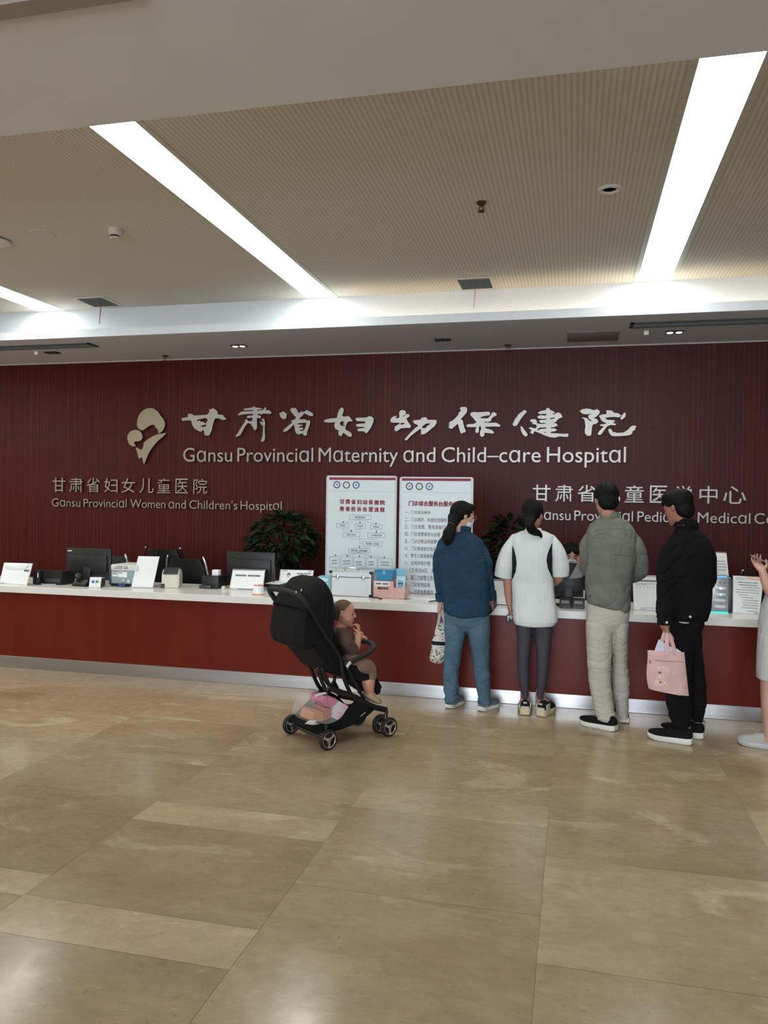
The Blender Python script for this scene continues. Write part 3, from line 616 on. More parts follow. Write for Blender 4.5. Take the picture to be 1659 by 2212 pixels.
class BPrint:
    def __init__(s, z, t): s.z = z; s.t = t
    def pt(s, u, v): return PY(*s.z(u, v), YBD)
    def rect(s, mb, u0, v0, u1, v1, th=.0006):
        a, b_ = s.pt(u0, v1), s.pt(u1, v0); mb.box((a.x, YBD - th, a.z), (b_.x, YBD, b_.z))
    def line(s, mb, a, b_, w=.0016):
        p, q = s.pt(*a), s.pt(*b_); d = (q - p).normalized(); n = Vector((-d.z, 0, d.x)) * w / 2; o = Vector((0, -.0005, 0))
        mb.rings([[p - n, q - n, q + n, p + n], [p - n + o, q - n + o, q + n + o, p + n + o]])
    def frame(s, mb, u0, v0, u1, v1, w=.002):
        for a, b_ in (((u0, v0), (u1, v0)), ((u1, v0), (u1, v1)), ((u1, v1), (u0, v1)), ((u0, v1), (u0, v0))): s.line(mb, a, b_, w)
    def arrow(s, mb, u, v):
        p = s.pt(u, v); mb.prism([(-.008, .014), (.008, .014), (0, -.004)], 0, .0006, M=WALLM(p.x, YBD, p.z))
    def text(s, t, u0, v0, u1, v1, bold=0.0):
        me = text_mesh(t, bold, 0, 3); a, b_, c, d = bounds(me); p, q = s.pt(u0, v1), s.pt(u1, v0)
        for k in me.vertices: k.co = Vector((p.x + (q.x - p.x) * (k.co.x - a) / (b_ - a), YBD - .0007, p.z + (q.z - p.z) * (k.co.y - c) / (d - c)))
        return me
    def texts(s, items, bold, name, m):
        for it in items:
            if bold < .01: put(name, s.text(*it, bold), m, s.t, 0); continue
            mb = MB()
            for k, (dx, dz) in enumerate(((-.0022, 0), (.0022, 0), (0, -.0018), (0, .0018))):
                me = s.text(*it, 0); me.transform(Matrix.Translation((dx, -.0004 * k, dz))); mb.addmesh(me); bpy.data.meshes.remove(me)
            put(name, mb, m, s.t, 0)
def emblems(B, cs, r):
    for (u, v), ring, dotc in zip(cs, ((38, 66, 118), (70, 62, 66), (48, 78, 124)), ((190, 76, 60), (176, 170, 176), (60, 92, 70))):
        p = B.pt(u, v); k = MB(); k.lathe([(r * .70, 0), (r, 0), (r, .0008), (r * .70, .0008)], 32, M=WALLM(p.x, YBD, p.z), closed=True)
        put('round_emblem', k, mat('emblem ring %d' % ring[0], ring, .5), B.t, 0)
        k = MB(); k.prism([(r * .25 * math.cos(a * .9) * (1 + .4 * math.sin(3 * a)), r * .25 * math.sin(a * .9)) for a in [i * .58 for i in range(12)]], 0, .0008, M=WALLM(p.x, YBD, p.z)); put('emblem_mark', k, mat('emblem mark %d' % dotc[0], dotc, .5), B.t, 0)
t = board(-2.243, -1.571, 1.837, 'white notice board with a flow chart, behind the aluminium case on the counter'); B = BPrint(ZB1, t)
q = MB(); B.rect(q, 110, 118, 1512, 160); put('top_band', q, M_maroon, t, 0)
q = MB(); B.line(q, (110, 392), (1500, 412), .0015); put('rule_line', q, M_ink2, t, 0)
emblems(B, [(270, 264), (472, 270), (677, 272)], .034)
B.texts([('甘', 330, 570, 428, 665), ('肃', 452, 572, 548, 670), ('省', 575, 575, 668, 672), ('妇', 697, 580, 790, 675), ('幼', 818, 582, 912, 678), ('保', 938, 585, 1032, 682), ('健', 1060, 590, 1155, 685), ('院', 1182, 592, 1282, 688),
            ('患', 330, 722, 422, 815), ('者', 452, 725, 545, 818), ('投', 572, 728, 665, 822), ('诉', 695, 732, 785, 826), ('处', 815, 735, 908, 830), ('理', 938, 737, 1030, 832), ('流', 1058, 740, 1152, 836), ('程', 1180, 743, 1275, 838)], .013, 'title_character', M_maroon)
q = MB()
BX = [(532, 905, 984, 1000), (268, 1078, 515, 1172), (656, 1090, 874, 1185), (978, 1105, 1226, 1200), (394, 1268, 752, 1362), (922, 1282, 1284, 1380), (820, 1465, 1228, 1555), (518, 1605, 965, 1698), (118, 1780, 325, 2005), (355, 1785, 594, 2015), (624, 1795, 866, 2025), (890, 1805, 1116, 2030), (1140, 1818, 1430, 2045)]
for b_ in BX: B.frame(q, *b_)
for a, c in (((758, 1002), (404, 1068)), ((758, 1002), (757, 1085)), ((758, 1002), (1096, 1098)), ((385, 1172), (385, 1215)), ((385, 1215), (755, 1218)), ((755, 1186), (755, 1218)), ((573, 1218), (573, 1265)), ((1102, 1200), (1102, 1280)), ((566, 1362), (566, 1405)), ((566, 1405), (1100, 1415)), ((1100, 1380), (1100, 1415)), ((752, 1410), (747, 1600)), ((750, 1498), (820, 1502)),
             ((742, 1700), (238, 1762)), ((742, 1700), (488, 1776)), ((742, 1700), (743, 1790)), ((742, 1700), (990, 1796)), ((742, 1700), (1272, 1808))): B.line(q, a, c, .0014)
for u, v in ((404, 1070), (757, 1078), (1096, 1098), (573, 1258), (1102, 1276), (747, 1598), (238, 1768), (488, 1780), (743, 1792), (990, 1800), (1272, 1812)): B.arrow(q, u, v)
put('flow_chart', q, M_ink, t, 0)
B.texts([('患者或家属投诉', 645, 930, 870, 972), ('电话投诉', 330, 1105, 455, 1142), ('现场投诉', 705, 1118, 828, 1156), ('其他投诉', 1040, 1135, 1165, 1172), ('医患办公室受理', 478, 1298, 668, 1335), ('门诊部值班受理', 990, 1314, 1215, 1352), ('患者满意、投诉解决', 880, 1490, 1168, 1530), ('患者不满意、医院协调解决', 565, 1632, 915, 1676)], .006, 'chart_line', M_ink)
for u0, v0, n, w in ((160, 1862, 4, 115), (400, 1872, 6, 160), (680, 1890, 4, 120), (940, 1892, 4, 115), (1195, 1900, 6, 180)):
    q = MB()
    for dv in (0, 58):
        for k in range(n): B.rect(q, u0 + k * w / n, v0 + dv - 14, u0 + (k + .72) * w / n, v0 + dv + 14)
    put('small_print', q, M_ink2, t, 0)
t = board(-1.545, -.874, 1.829, 'white notice board with a numbered list of services, left of the woman in blue'); B = BPrint(ZB2, t)
q = MB(); B.rect(q, 64, 110, 1240, 145); put('top_band', q, M_maroon, t, 0)
q = MB(); B.line(q, (66, 342), (1240, 358), .0015); put('rule_line', q, M_ink2, t, 0)
emblems(B, [(193, 240), (362, 242), (533, 244)], .034)
TT = '门诊综合服务台服务内容'
B.texts([(c_, 182 + k * 84.5, 490 + k * 1.5, 260 + k * 84.5, 572 + k * 1.5) for k, c_ in enumerate(TT)], .013, 'title_character', M_maroon)
LI = [('一、门诊投诉接待', 118, 660, 552, 712), ('二、门诊病历、检查检验报告', 112, 785, 832, 842), ('三、门诊发票、费用清单打印', 112, 908, 855, 965), ('四、门诊退费审核与办理', 112, 1030, 720, 1088), ('五、门诊诊断证明盖章', 110, 1152, 660, 1210), ('六、门诊患者就诊信息', 108, 1278, 650, 1335), ('七、新生儿医保报销办理', 110, 1400, 700, 1455), ('八、住院手续办理', 108, 1522, 545, 1582), ('（工作日B区、周六', 200, 1650, 690, 1708), ('九、第三方邮寄业务办理', 105, 1770, 705, 1838), ('十、门诊失物招领', 108, 1890, 545, 1950), ('十一、行李免费寄存', 100, 2015, 600, 2072)]
B.texts(LI, .004, 'list_line', mat('list ink', (72, 66, 72), .6))
# ---- monitors
def monitor(label, Y, ptl, ptr, pbl, pbr, rz=0, pxmark=None):
    P = vpanel(Y, pbl, pbr, ptr, ptl); b_ = base_of(P); cx_ = b_.x
    t = thing('computer_monitor', label, 'monitor', (cx_, Y, ZT), group='monitors seen from behind')
    a, c, d, e = P.p; hx = (c.x - a.x); hz = d.z - a.z
    q = MB(); q.cbox((cx_, Y + .012, (a.z + d.z) / 2), (hx, .022, hz), .006); put('screen_shell', q, M_black, t, 30)
    q = MB(); q.cbox((cx_, Y - .010, (a.z + d.z) / 2 - hz * .06), (hx * .86, .026, hz * .62), .010); put('rear_housing', q, M_black, t, 30)
    q = MB()
    for k in range(9): q.cbox((cx_ - hx * .2 + k * hx * .05, Y - .0235, d.z - hz * .19), (hx * .03, .002, .006), 0)
    put('vent_slots', q, M_dgrey, t, 0)
    q = MB(); q.cbox((cx_, Y - .012, (ZT + a.z + hz * .3) / 2), (.075, .03, a.z + hz * .3 - ZT), .006); put('stand_neck', q, M_blackm, t, 30)
    q = MB(); q.lathe([(.001, 0.0005), (.12, .0005), (.12, .010), (.03, .022), (.001, .022)], 32, Matrix.Translation((cx_, Y, ZT)) @ Matrix.Diagonal((1, .7, 1, 1))); put('stand_base', q, M_blackm, t, 30)
    if pxmark:
        p = PY(*pxmark, Y - .0005); q = MB(); q.cbox((p.x, Y - .0005, p.z), (.045, .002, .010)); put('badge', q, M_paper, t, 0)
    return t
monitor('black monitor at the far left, seen from behind, with a pale badge in its corner', 6.80, (142, 1184), (238, 1186), (143, 1240), (239, 1246), pxmark=(150.5, 1189.5))
monitor('black monitor behind the framed sign in the middle of the counter, seen from behind', 6.90, (488, 1191.5), (594, 1194), (489, 1252), (593, 1258))
monitor('black monitor hiding the lower face of the receptionist', 6.62, (1197, 1215), (1260, 1217), (1197, 1288), (1260, 1291))
# ---- signs
P = tilted((-1.5, 1259.7), (57.9, 1264.8), (70.6, 1217), (8.7, 1215), 16)
t = sign_stand('tilted clear sign with curling white paper at the far left of the counter', P)
q = MB(); q.rings([[P.at(u, .98, .001), P.at(u, .86, .016 * (1 - u * .3)), P.at(u * .9, .70, .004), P.at(u * .9, .69, .003), P.at(u, .85, .0145 * (1 - u * .3)), P.at(u, .97, .0005)] for u in (.10, .5, .88)]); put('curled_paper', q, M_paper, t, 40)
q = MB(); P.dashes(q, .78, .96, .66, .09, 3, gap=.2); put('printed_heading', q, M_ink, t, 0)
q = MB(); P.dashes(q, .02, .22, .02, .03, 6); put('printed_footer', q, M_ink2, t, 0)
P = tilted((283, 1269), (330, 1270.5), (344.8, 1202), (298.6, 1201), 14)
t = sign_stand('tall blank white sign leaning against the beige label printer', P)
q = MB(); P.slab(q, .014, .013, -.03, -.01, 1.03, .015); put('ledge', q, M_acr, t, 0)
P = tilted((495, 1274), (567.5, 1277), (573, 1230.6), (503, 1229), 14)
t = sign_stand('tilted white sign with a line of bold print in front of the middle monitor', P)
q = MB(); P.dashes(q, .12, .46, .70, .085, 7, gap=.25); P.dashes(q, .50, .88, .70, .085, 8, gap=.25); put('printed_heading', q, M_ink, t, 0)
q = MB(); P.slab(q, .0006, .0012, .02, .95, .98, .985); put('top_band', q, M_dgrey, t, 0)
q = MB(); P.slab(q, .0006, .0012, .02, .03, .98, .085); put('bottom_band', q, mat('taupe band', (128, 112, 112), .5), t, 0)
q = MB(); P.dashes(q, .06, .26, .055, .03, 5, e=.0018); put('printed_footer', q, M_paper, t, 0)
P = tilted((600, 1269.5), (672, 1273), (677.8, 1232), (606, 1230), 13)
t = sign_stand('clear sign with portrait prints behind the stroller hood', P)
def portrait(P, u, v, s, t):
    asp = (P.p[1] - P.p[0]).length / (P.p[3] - P.p[0]).length
    def disc(cu, cv, r, rv, e):
        k = MB(); f = [P.at(cu + r * s * math.cos(a * .3142), cv + rv * s * asp * math.sin(a * .3142), e) for a in range(20)]; k.rings([[x - P.n * .0004 for x in f], f]); return k
    put('portrait_hair', disc(u, v + .06, .5, .52, .0012), M_ink, t, 0); put('portrait_face', disc(u, v - .01, .36, .46, .0018), mat('printed skin', (214, 190, 180), .6), t, 0)
    put('portrait_coat', disc(u, v - .34, .6, .3, .0014), mat('printed coat', (212, 214, 218), .6), t, 0)
portrait(P, .27, .66, .10, t); portrait(P, .66, .60, .10, t)
q = MB(); P.dashes(q, .52, .72, .80, .07, 4); P.dashes(q, .74, .95, .81, .07, 4); P.dashes(q, .08, .22, .94, .035, 5); P.dashes(q, .85, .97, .93, .05, 2, gap=.5); put('printed_text', q, M_ink, t, 0)
P = tilted((1062.5, 1307), (1110, 1309), (1107, 1252), (1061, 1250), 12)
t = sign_stand('white tabletop sign between the woman in blue and the woman in white', P)
q = MB()
for k in range(9): P.dashes(q, .55 + .01 * k, .97, .83 - k * .065, .018, 8, jit=.3)
P.dashes(q, .42, .9, .12, .02, 10); put('printed_text', q, M_ink2, t, 0)
q = MB(); P.slab(q, .0006, .0012, .01, .93, .99, .985); P.slab(q, .0006, .0012, .01, .0, .99, .05); put('border_bands', q, mat('taupe band', (128, 112, 112), .5), t, 0)
P = tilted((1369, 1318), (1425, 1320.5), (1431, 1243.5), (1366, 1242), 12)
t = sign_stand('white sign with a bent sheet between the man in green and the man in black', P)
q = MB(); P.dashes(q, .18, .80, .84, .04, 12, gap=.15); put('printed_heading', q, M_ink, t, 0)
q = MB(); P.dashes(q, .12, .95, .76, .015, 22); P.dashes(q, .12, .5, .725, .015, 9); P.dashes(q, .12, .95, .66, .012, 7, gap=.6); put('printed_text', q, M_ink2, t, 0)
q = MB(); P.dashes(q, .3, .98, .08, .018, 16); P.dashes(q, .25, .5, .045, .015, 6); put('printed_footer', q, M_ink2, t, 0)
q = MB(); P.slab(q, .0006, .0012, .02, .955, .98, .985); put('top_band', q, mat('pink band', (206, 160, 152), .5), t, 0)
P = tilted((1582.6, 1325), (1641, 1329), (1650, 1246.7), (1583, 1243), 12)
t = sign_stand('white sign with lines of print right of the lit silver terminal', P)
q = MB()
for k, (a, c) in enumerate(((.16, .84), (.22, .84), (.30, .92), (.12, .9), (.12, .9), (.2, .55), (.28, .72), (.36, .92), (.36, .9), (.36, .92), (.3, .9))): P.dashes(q, a, c, .83 - k * .066, .022 if k > 1 else .034, 16, gap=.2, jit=.3)
P.dashes(q, .55, .9, .09, .02, 6); P.dashes(q, .8, .95, .05, .03, 3); put('printed_text', q, M_ink2, t, 0)
q = MB(); P.slab(q, .0006, .0012, .42, .90, .98, .985); put('salmon_corner', q, mat('salmon print', (224, 188, 174), .5), t, 0)
for u in (.15, .25, .35):
    k = MB(); o = P.at(u, .925, .0014); ux = (P.p[1] - P.p[0]).normalized(); uy = (P.p[3] - P.p[0]).normalized()
    k.rings([[o + (ux * math.cos(a) + uy * math.sin(a)) * r for a in [i * .3927 for i in range(16)]] for r in (.007, .010)], cap=False); put('round_emblem', k, M_ink2, t, 0)
P = tilted((1522, 1245), (1574.5, 1247.5), (1569, 1192), (1517, 1190), 8, z=1.01)
b_ = base_of(P); t = thing('tabletop_sign', 'tall white sign with maroon bands behind the lit silver terminal', 'sign', (b_.x, b_.y, ZT))
q = MB(); P.slab(q, .005); put('panel', q, M_paper, t, 0)
q = MB(); P.slab(q, .0006, .0012, 0, .95, 1, 1); P.slab(q, .0006, .0012, 0, .0, 1, .06); put('maroon_bands', q, mat('faded maroon print', (132, 62, 70), .5), t, 0)
q = MB()
for k, (a, c) in enumerate(((.2, .93), (.35, .95), (.25, .97), (.15, .92), (.25, .6))): P.dashes(q, a, c, .62 - k * .11, .03, 12, gap=.2)
put('printed_text', q, M_ink2, t, 0)
q = MB(); q.box((b_.x - .11, b_.y + .002, ZT + .001), (b_.x + .11, b_.y + .06, b_.z), .003); put('box_stand', q, M_acr, t, 0)
# ---- left group of desk devices
def on(px, py): return PZ(px, py, ZT)
p = on(77, 1263.5); t = thing('cash_box', 'black box standing right behind the curling sign at the far left', 'box', (p.x, p.y + .05, ZT))
q = MB(); q.box((p.x - .05, p.y + .02, ZT + .001), (p.x + .025, p.y + .12, ZT + .135), .008); put('shell', q, M_black, t, 30)
q = MB(); q.cbox((p.x + .008, p.y + .018, ZT + .09), (.008, .004, .05), .002); put('clip', q, M_chrome, t, 0)
p = on(112, 1263); t = thing('receipt_printer', 'black receipt printer at the left, with a sloping top', 'printer', (p.x, p.y + .08, ZT))
prof = [(0, .002), (.20, .002), (.20, .10), (.13, .128), (.0, .13)]
q = MB(); q.prism([(y, z) for y, z in prof], -.10, .11, M=Matrix(((0, 0, 1, p.x), (1, 0, 0, p.y), (0, 1, 0, ZT), (0, 0, 0, 1))), bev=.006); put('shell', q, M_black, t, 30)
q = MB(); q.cbox((p.x + .01, p.y - .003, ZT + .04), (.16, .008, .035), .003); put('paper_slot', q, M_dgrey, t, 30)
q = MB(); q.tube(catmull([(p.x - .108, p.y - .01, ZT + .09), (p.x - .110, p.y - .02, ZT + .04), (p.x - .09, p.y - .02, ZT + .006), (p.x - .02, p.y - .03, ZT + .006), (p.x + .05, p.y - .015, ZT + .006)], 5), .004, 8)
tag(put('power_cable', q, mat('pale cable', (182, 184, 182), .5)), 'pale cable looping in front of the black receipt printer', 'cable')
p = on(169, 1267); t = thing('barcode_scanner', 'black desktop scanner with raised round head left of the white card terminal', 'scanner', (p.x, p.y + .05, ZT))
q = MB(); q.prism([(0, .001), (.14, .001), (.14, .05), (.05, .06), (0, .022)], -.07, .08, M=Matrix(((0, 0, 1, p.x), (1, 0, 0, p.y), (0, 1, 0, ZT), (0, 0, 0, 1))), bev=.005); put('base', q, M_black, t, 30)
q = MB(); q.tube([(p.x - .025, p.y + .07, ZT + .055), (p.x - .03, p.y + .05, ZT + .088)], [.032, .036], 18); put('scan_head', q, M_black, t, 40)
q = MB(); q.cbox((p.x - .028, p.y + .012, ZT + .098), (.018, .01, .006), .002); put('scan_window', q, M_chrome, t, 0)
p = on(204, 1269.5); t = thing('card_terminal', 'small card terminal with white face bearing blue and green marks', 'card terminal', (p.x, p.y + .06, ZT))
T_ = Matrix.Translation((p.x, p.y, ZT)) @ Matrix.Rotation(.30, 4, 'Z') @ Matrix(((0, 0, 1, 0), (1, 0, 0, 0), (0, 1, 0, 0), (0, 0, 0, 1)))
q = MB(); q.prism([(.010, .002), (.17, .002), (.17, .07), (.045, .085)], -.05, .05, M=T_, bev=.006); put('body', q, mat('charcoal plastic', (40, 42, 45), .4), t, 30)
q = MB(); q.prism([(-.002, .002), (.009, .001), (.044, .086), (.16, .073), (.16, .077), (.038, .094)], -.052, .052, M=T_, bev=.002); put('white_face', q, mat('glossy white plastic', (226, 228, 230), .2), t, 30)
for dx, c_ in ((-.018, (52, 110, 190)), (.018, (60, 140, 82))):
    q = MB(); q.prism([(.0135, .042), (.0225, .064), (.0215, .0645), (.0125, .0425)], dx - .012, dx + .012, M=T_); put('printed_mark', q, mat('mark %d' % c_[0], c_, .4), t, 0)
# laser printer
p = on(231, 1268); x0, x1, y0 = p.x, on(292, 1270).x - .02, p.y + .07
t = thing('laser_printer', 'grey and white laser printer seen from behind, left of the blank sign', 'printer', ((x0 + x1) / 2, y0 + .15, ZT))
q = MB(); q.box((x0, y0, ZT + .028), (x1 + .02, y0 + .30, ZT + .155), .006); put('body', q, mat('bluish grey plastic', (142, 155, 160), .45), t, 30)
q = MB(); q.box((x0 - .035, y0 + .01, ZT + .012), (x0 - .001, y0 + .30, ZT + .195), .012); put('side_panel', q, M_dgrey, t, 30)
q = MB(); q.box((x0 - .002, y0 - .012, ZT + .150), (x1 + .022, y0 + .30, ZT + .208), .012); put('lid', q, mat('printer white', (206, 206, 203), .45), t, 30)
q = MB(); q.box((x0 - .01, y0 + .01, ZT + .001), (x1 + .01, y0 + .28, ZT + .027)); put('paper_tray', q, M_blackm, t, 0)
q = MB()
for k in range(3):
    q.box((x0 + .07 - k * .02, y0 - .0135, ZT + .190 - k * .011), (x0 + .125, y0 - .0115, ZT + .194 - k * .011)); q.box((x0 + .14, y0 - .0135, ZT + .190 - k * .011), (x0 + .18, y0 - .0115, ZT + .194 - k * .011))
put('vent_slots', q, M_dgrey, t, 0)
q = MB(); q.box((x0 + .012, y0 - .0015, ZT + .095), (x0 + .062, y0 - .0002, ZT + .13)); q.box((x0 + .07, y0 - .0015, ZT + .09), (x0 + .165, y0 - .0002, ZT + .14)); put('rating_label', q, M_paper, t, 0)
q = MB(); q.box((x0 + .016, y0 - .0025, ZT + .115), (x0 + .055, y0 - .0016, ZT + .123)); q.box((x0 + .075, y0 - .0025, ZT + .127), (x0 + .11, y0 - .0016, ZT + .133)); put('label_print', q, M_ink, t, 0)
q = MB(); q.box((x0 + .17, y0 - .006, ZT + .04), (x0 + .195, y0 - .0002, ZT + .065), .002); q.box((x0 + .115, y0 - .003, ZT + .055), (x0 + .135, y0 - .0002, ZT + .07)); put('power_socket', q, M_plast, t, 0)
q = MB(); q.tube(catmull([(x0 + .09, y0 - .02, ZT + .02), (x0 + .12, y0 - .035, ZT + .012), (x0 + .16, y0 - .03, ZT + .022), (x0 + .15, y0 - .015, ZT + .03), (x0 + .11, y0 - .02, ZT + .028), (x0 + .14, y0 - .04, ZT + .008)], 5), .006, 8)
tag(put('data_cable', q, mat('blue cable', (38, 78, 138), .45)), 'bundled blue cable in front of the laser printer', 'cable')
# label printer
p = on(351, 1271.5) + Vector((.045, .07, 0)); t = thing('label_printer', 'beige label printer with curved top behind the blank white sign', 'printer', (p.x, p.y + .1, ZT))
T_ = Matrix.Translation((p.x, p.y, ZT)) @ Matrix.Rotation(.35, 4, 'Z') @ Matrix(((0, 0, 1, 0), (1, 0, 0, 0), (0, 1, 0, 0), (0, 0, 0, 1)))
M_beige = mat('beige plastic', (196, 190, 176), .42)
q = MB(); q.prism([(0, .002), (.24, .002), (.24, .11), (.20, .155), (.12, .175), (.05, .16), (.01, .12)], -.085, .075, M=T_, bev=.010); put('shell', q, M_beige, t, 30)
q = MB(); q.prism([(.012, .128), (.052, .164), (.12, .179), (.12, .184), (.05, .172), (.005, .135)], -.07, .06, M=T_, bev=.003); put('lid_window', q, M_dgrey, t, 30)
q = MB(); q.prism([(-.012, .003), (.0, .003), (.0, .04), (-.012, .03)], -.09, -.055, M=T_, bev=.003); put('cable_plug', q, M_black, t, 0)
q = MB(); q.prism([(.07, .058), (.11, .06), (.11, .066), (.07, .064)], .0752, .0765, M=T_); put('badge', q, M_ink, t, 0)
# second receipt printer and the small carton on it
p = on(449, 1272); t = thing('receipt_printer', 'black receipt printer with a small white carton on top, left of the middle monitor', 'printer', (p.x, p.y + .08, ZT))
q = MB(); q.box((p.x - .075, p.y + .02, ZT + .001), (p.x + .095, p.y + .21, ZT + .118), .008); put('shell', q, M_black, t, 30)
q = MB(); q.box((p.x - .085, p.y - .012, ZT + .001), (p.x + .03, p.y + .019, ZT + .034), .004); put('front_tray', q, M_dgrey, t, 30)
q = MB(); q.box((p.x + .01, p.y + .06, ZT + .1195), (p.x + .075, p.y + .12, ZT + .172), .002)
tag(put('small_carton', q, M_paper), 'small white carton on top of the black receipt printer', 'box')
p = on(480, 1275); q = MB(); q.cbox((p.x, p.y + .03, ZT + .018), (.03, .03, .034), .003); q.cbox((p.x + .03, p.y + .03, ZT + .006), (.04, .012, .008), .002)
tag(put('power_adapter', q, M_plast), 'small white plug adapter beside the black receipt printer', 'adapter')
# queue pager: white cup with orange rims
p = on(558, 1284); t = thing('speaker_beacon', 'small white rounded speaker with orange rims in front of the bold print sign', 'speaker', (p.x, p.y, ZT))
q = MB(); q.lathe([(.001, .006), (.050, .006), (.052, .012), (.044, .07), (.040, .078), (.001, .078)], 32, Matrix.Translation((p.x, p.y, ZT))); put('shell', q, mat('glossy white plastic', (226, 228, 230), .2), t, 40)
q = MB(); q.lathe([(.001, .0005), (.053, .0005), (.054, .006), (.001, .006)], 32, Matrix.Translation((p.x, p.y, ZT))); q.lathe([(.034, .0785), (.042, .0785), (.042, .083), (.034, .083)], 32, Matrix.Translation((p.x, p.y, ZT))); put('orange_rim', q, mat('orange trim', (226, 104, 70), .4), t, 40)
q = MB(); q.ell((p.x - .008, p.y - .01, ZT + .083), (.006, .006, .004), 10, 6); put('indicator', q, mat('indicator glow', (255, 180, 140), .3, emit=(255, 170, 130), estr=1.2), t)
# paper stack on a black tray
p = on(588, 1275) + Vector((-.01, .04, 0)); t = thing('paper_tray', 'black tray holding loose white sheets beside the middle monitor', 'tray', (p.x, p.y + .1, ZT))
q = MB(); q.box((p.x - .07, p.y + .02, ZT + .001), (p.x + .07, p.y + .24, ZT + .05), .004); put('tray', q, M_blackm, t, 0)
for k in range(3):
    q = MB(); M_ = LM((p.x + .005 * k, p.y + .12, ZT + .0515 + k * .004), .06 * k - .05); q.box((-.075, -.12, 0), (.075, .11, .003), M=M_); put('sheet', q, M_paper, t, 0)
# blue carton
p = on(700, 1281); t = thing('tissue_box', 'light blue and white carton between the stroller hood and the aluminium case', 'box', (p.x, p.y + .06, ZT))
q = MB(); q.box((p.x - .06, p.y, ZT + .001), (p.x + .058, p.y + .11, ZT + .15), .003); put('carton', q, mat('light blue card', (112, 176, 196), .5), t, 0)
q = MB(); q.box((p.x - .05, p.y - .001, ZT + .105), (p.x + .035, p.y - .0002, ZT + .135)); q.box((p.x - .05, p.y - .001, ZT + .03), (p.x + .035, p.y - .0002, ZT + .09)); put('printed_panel', q, mat('pale print', (196, 220, 226), .5), t, 0)
# aluminium case
a, c = on(713.6, 1287), on(800.7, 1290.5); y0 = (a.y + c.y) / 2; hh = .222; D_ = .17
t = thing('aluminium_case', 'silver aluminium case with black corners and two latches on the counter', 'case', ((a.x + c.x) / 2, y0 + D_ / 2, ZT))
M_alu = mat('case aluminium', (196, 202, 204), .42, metal=.35, var=.02)
q = MB(); q.box((a.x, y0, ZT + .002), (c.x, y0 + D_, ZT + .165), .004); put('body', q, M_alu, t, 0)
q = MB(); q.box((a.x, y0, ZT + .168), (c.x, y0 + D_, ZT + hh), .006); put('lid', q, M_alu, t, 0)
q = MB()
for z in (ZT + .004, ZT + hh - .008): q.box((a.x - .002, y0 - .002, z), (c.x + .002, y0 + .003, z + .006))
for x in (a.x - .002, c.x - .010): q.box((x, y0 - .003, ZT + .004), (x + .012, y0 + .004, ZT + hh))
put('edge_strips', q, M_chrome, t, 0)
for x in (a.x, c.x):
    for z in (ZT + .013, ZT + hh - .010):
        for y in (y0, y0 + D_):
            q = MB(); q.cbox((x, y, z), (.028, .028, .022), .006); put('corner_cap', q, M_black, t, 30)
for f in (.165, .81):
    x = a.x + (c.x - a.x) * f; q = MB(); q.cbox((x, y0 - .005, ZT + .168), (.024, .010, .042), .003); q.cbox((x, y0 - .011, ZT + .158), (.016, .008, .016), .002); put('latch', q, M_chrome, t, 30)
xm = (a.x + c.x) / 2; q = MB(); q.tube(catmull([(xm - .06, y0 + .03, ZT + hh), (xm - .055, y0 + .03, ZT + hh + .022), (xm + .055, y0 + .03, ZT + hh + .022), (xm + .06, y0 + .03, ZT + hh)], 4), .006, 10); put('handle', q, M_chrome, t)
# pink basket with its contents
a, c = on(808, 1291), on(872, 1295); y0 = (a.y + c.y) / 2; x0, x1 = a.x, c.x
t = thing('pink_desk_basket', 'pink plastic basket with a long handle slot beside the aluminium case', 'basket', ((x0 + x1) / 2, y0 + .09, ZT))
M_pink = mat('pink plastic', (212, 170, 164), .42)
def PX(x): return x
prof = [(x0, .002), (x1, .002), (x1 + .006, .095), (x0 + (x1 - x0) * .66, .095), (x0 + (x1 - x0) * .64, .15), (x0 - .002, .15)]
slot = [(x0 + .055 + .0 * k, 0) for k in range(1)]
sl = [(x0 + .045 + .011 * math.cos(math.radians(90 + k * 20)), .086 + .011 * math.sin(math.radians(90 + k * 20)) ) for k in range(10)] + [(x0 + .125 + .011 * math.cos(math.radians(270 + k * 20)), .086 + .011 * math.sin(math.radians(270 + k * 20))) for k in range(10)]
for y, nm in ((y0, 'front_wall'), (y0 + .17, 'back_wall')):
    me = poly_mesh([prof, sl] if nm == 'front_wall' else [prof], .0015); me.transform(WALLM(0, y, ZT)); put(nm, me, M_pink, t, 0)
for x, nm, h in ((x0, 'side_wall', .148), (x1 + .001, 'side_wall', .094)):
    q = MB(); q.box((x - .0015, y0 + .002, ZT + .002), (x + .0015, y0 + .168, ZT + h)); put(nm, q, M_pink, t, 0)
q = MB(); q.box((x0 + .002, y0 + .002, ZT + .001), (x1 - .002, y0 + .168, ZT + .004)); put('floor_panel', q, M_pink, t, 0)
q = MB(); q.box((x0 + .012, y0 - .0035, ZT + .104), (x0 + .142, y0 - .0018, ZT + .146)); lb = put('label_card', q, M_paper, t, 0)
B2 = Panel((x0 + .012, y0 - .0035, ZT + .104), (x0 + .142, y0 - .0035, ZT + .104), (x0 + .142, y0 - .0035, ZT + .146), (x0 + .012, y0 - .0035, ZT + .146))
q = MB(); B2.dashes(q, .08, .44, .5, .32, 4, e=.0008, gap=.22); B2.dashes(q, .54, .92, .5, .32, 4, e=.0008, gap=.22); o = put('printed_text', q, M_ink, lb, 0)
t = thing('blue_storage_box', 'small bright blue lidded box on top of the pink basket', 'box', (x0 + .085, y0 + .05, ZT + .151))
q = MB(); bx = [(x0 + .022, .0), (x0 + .155, .0), (x0 + .172, .082), (x0 + .006, .082)]
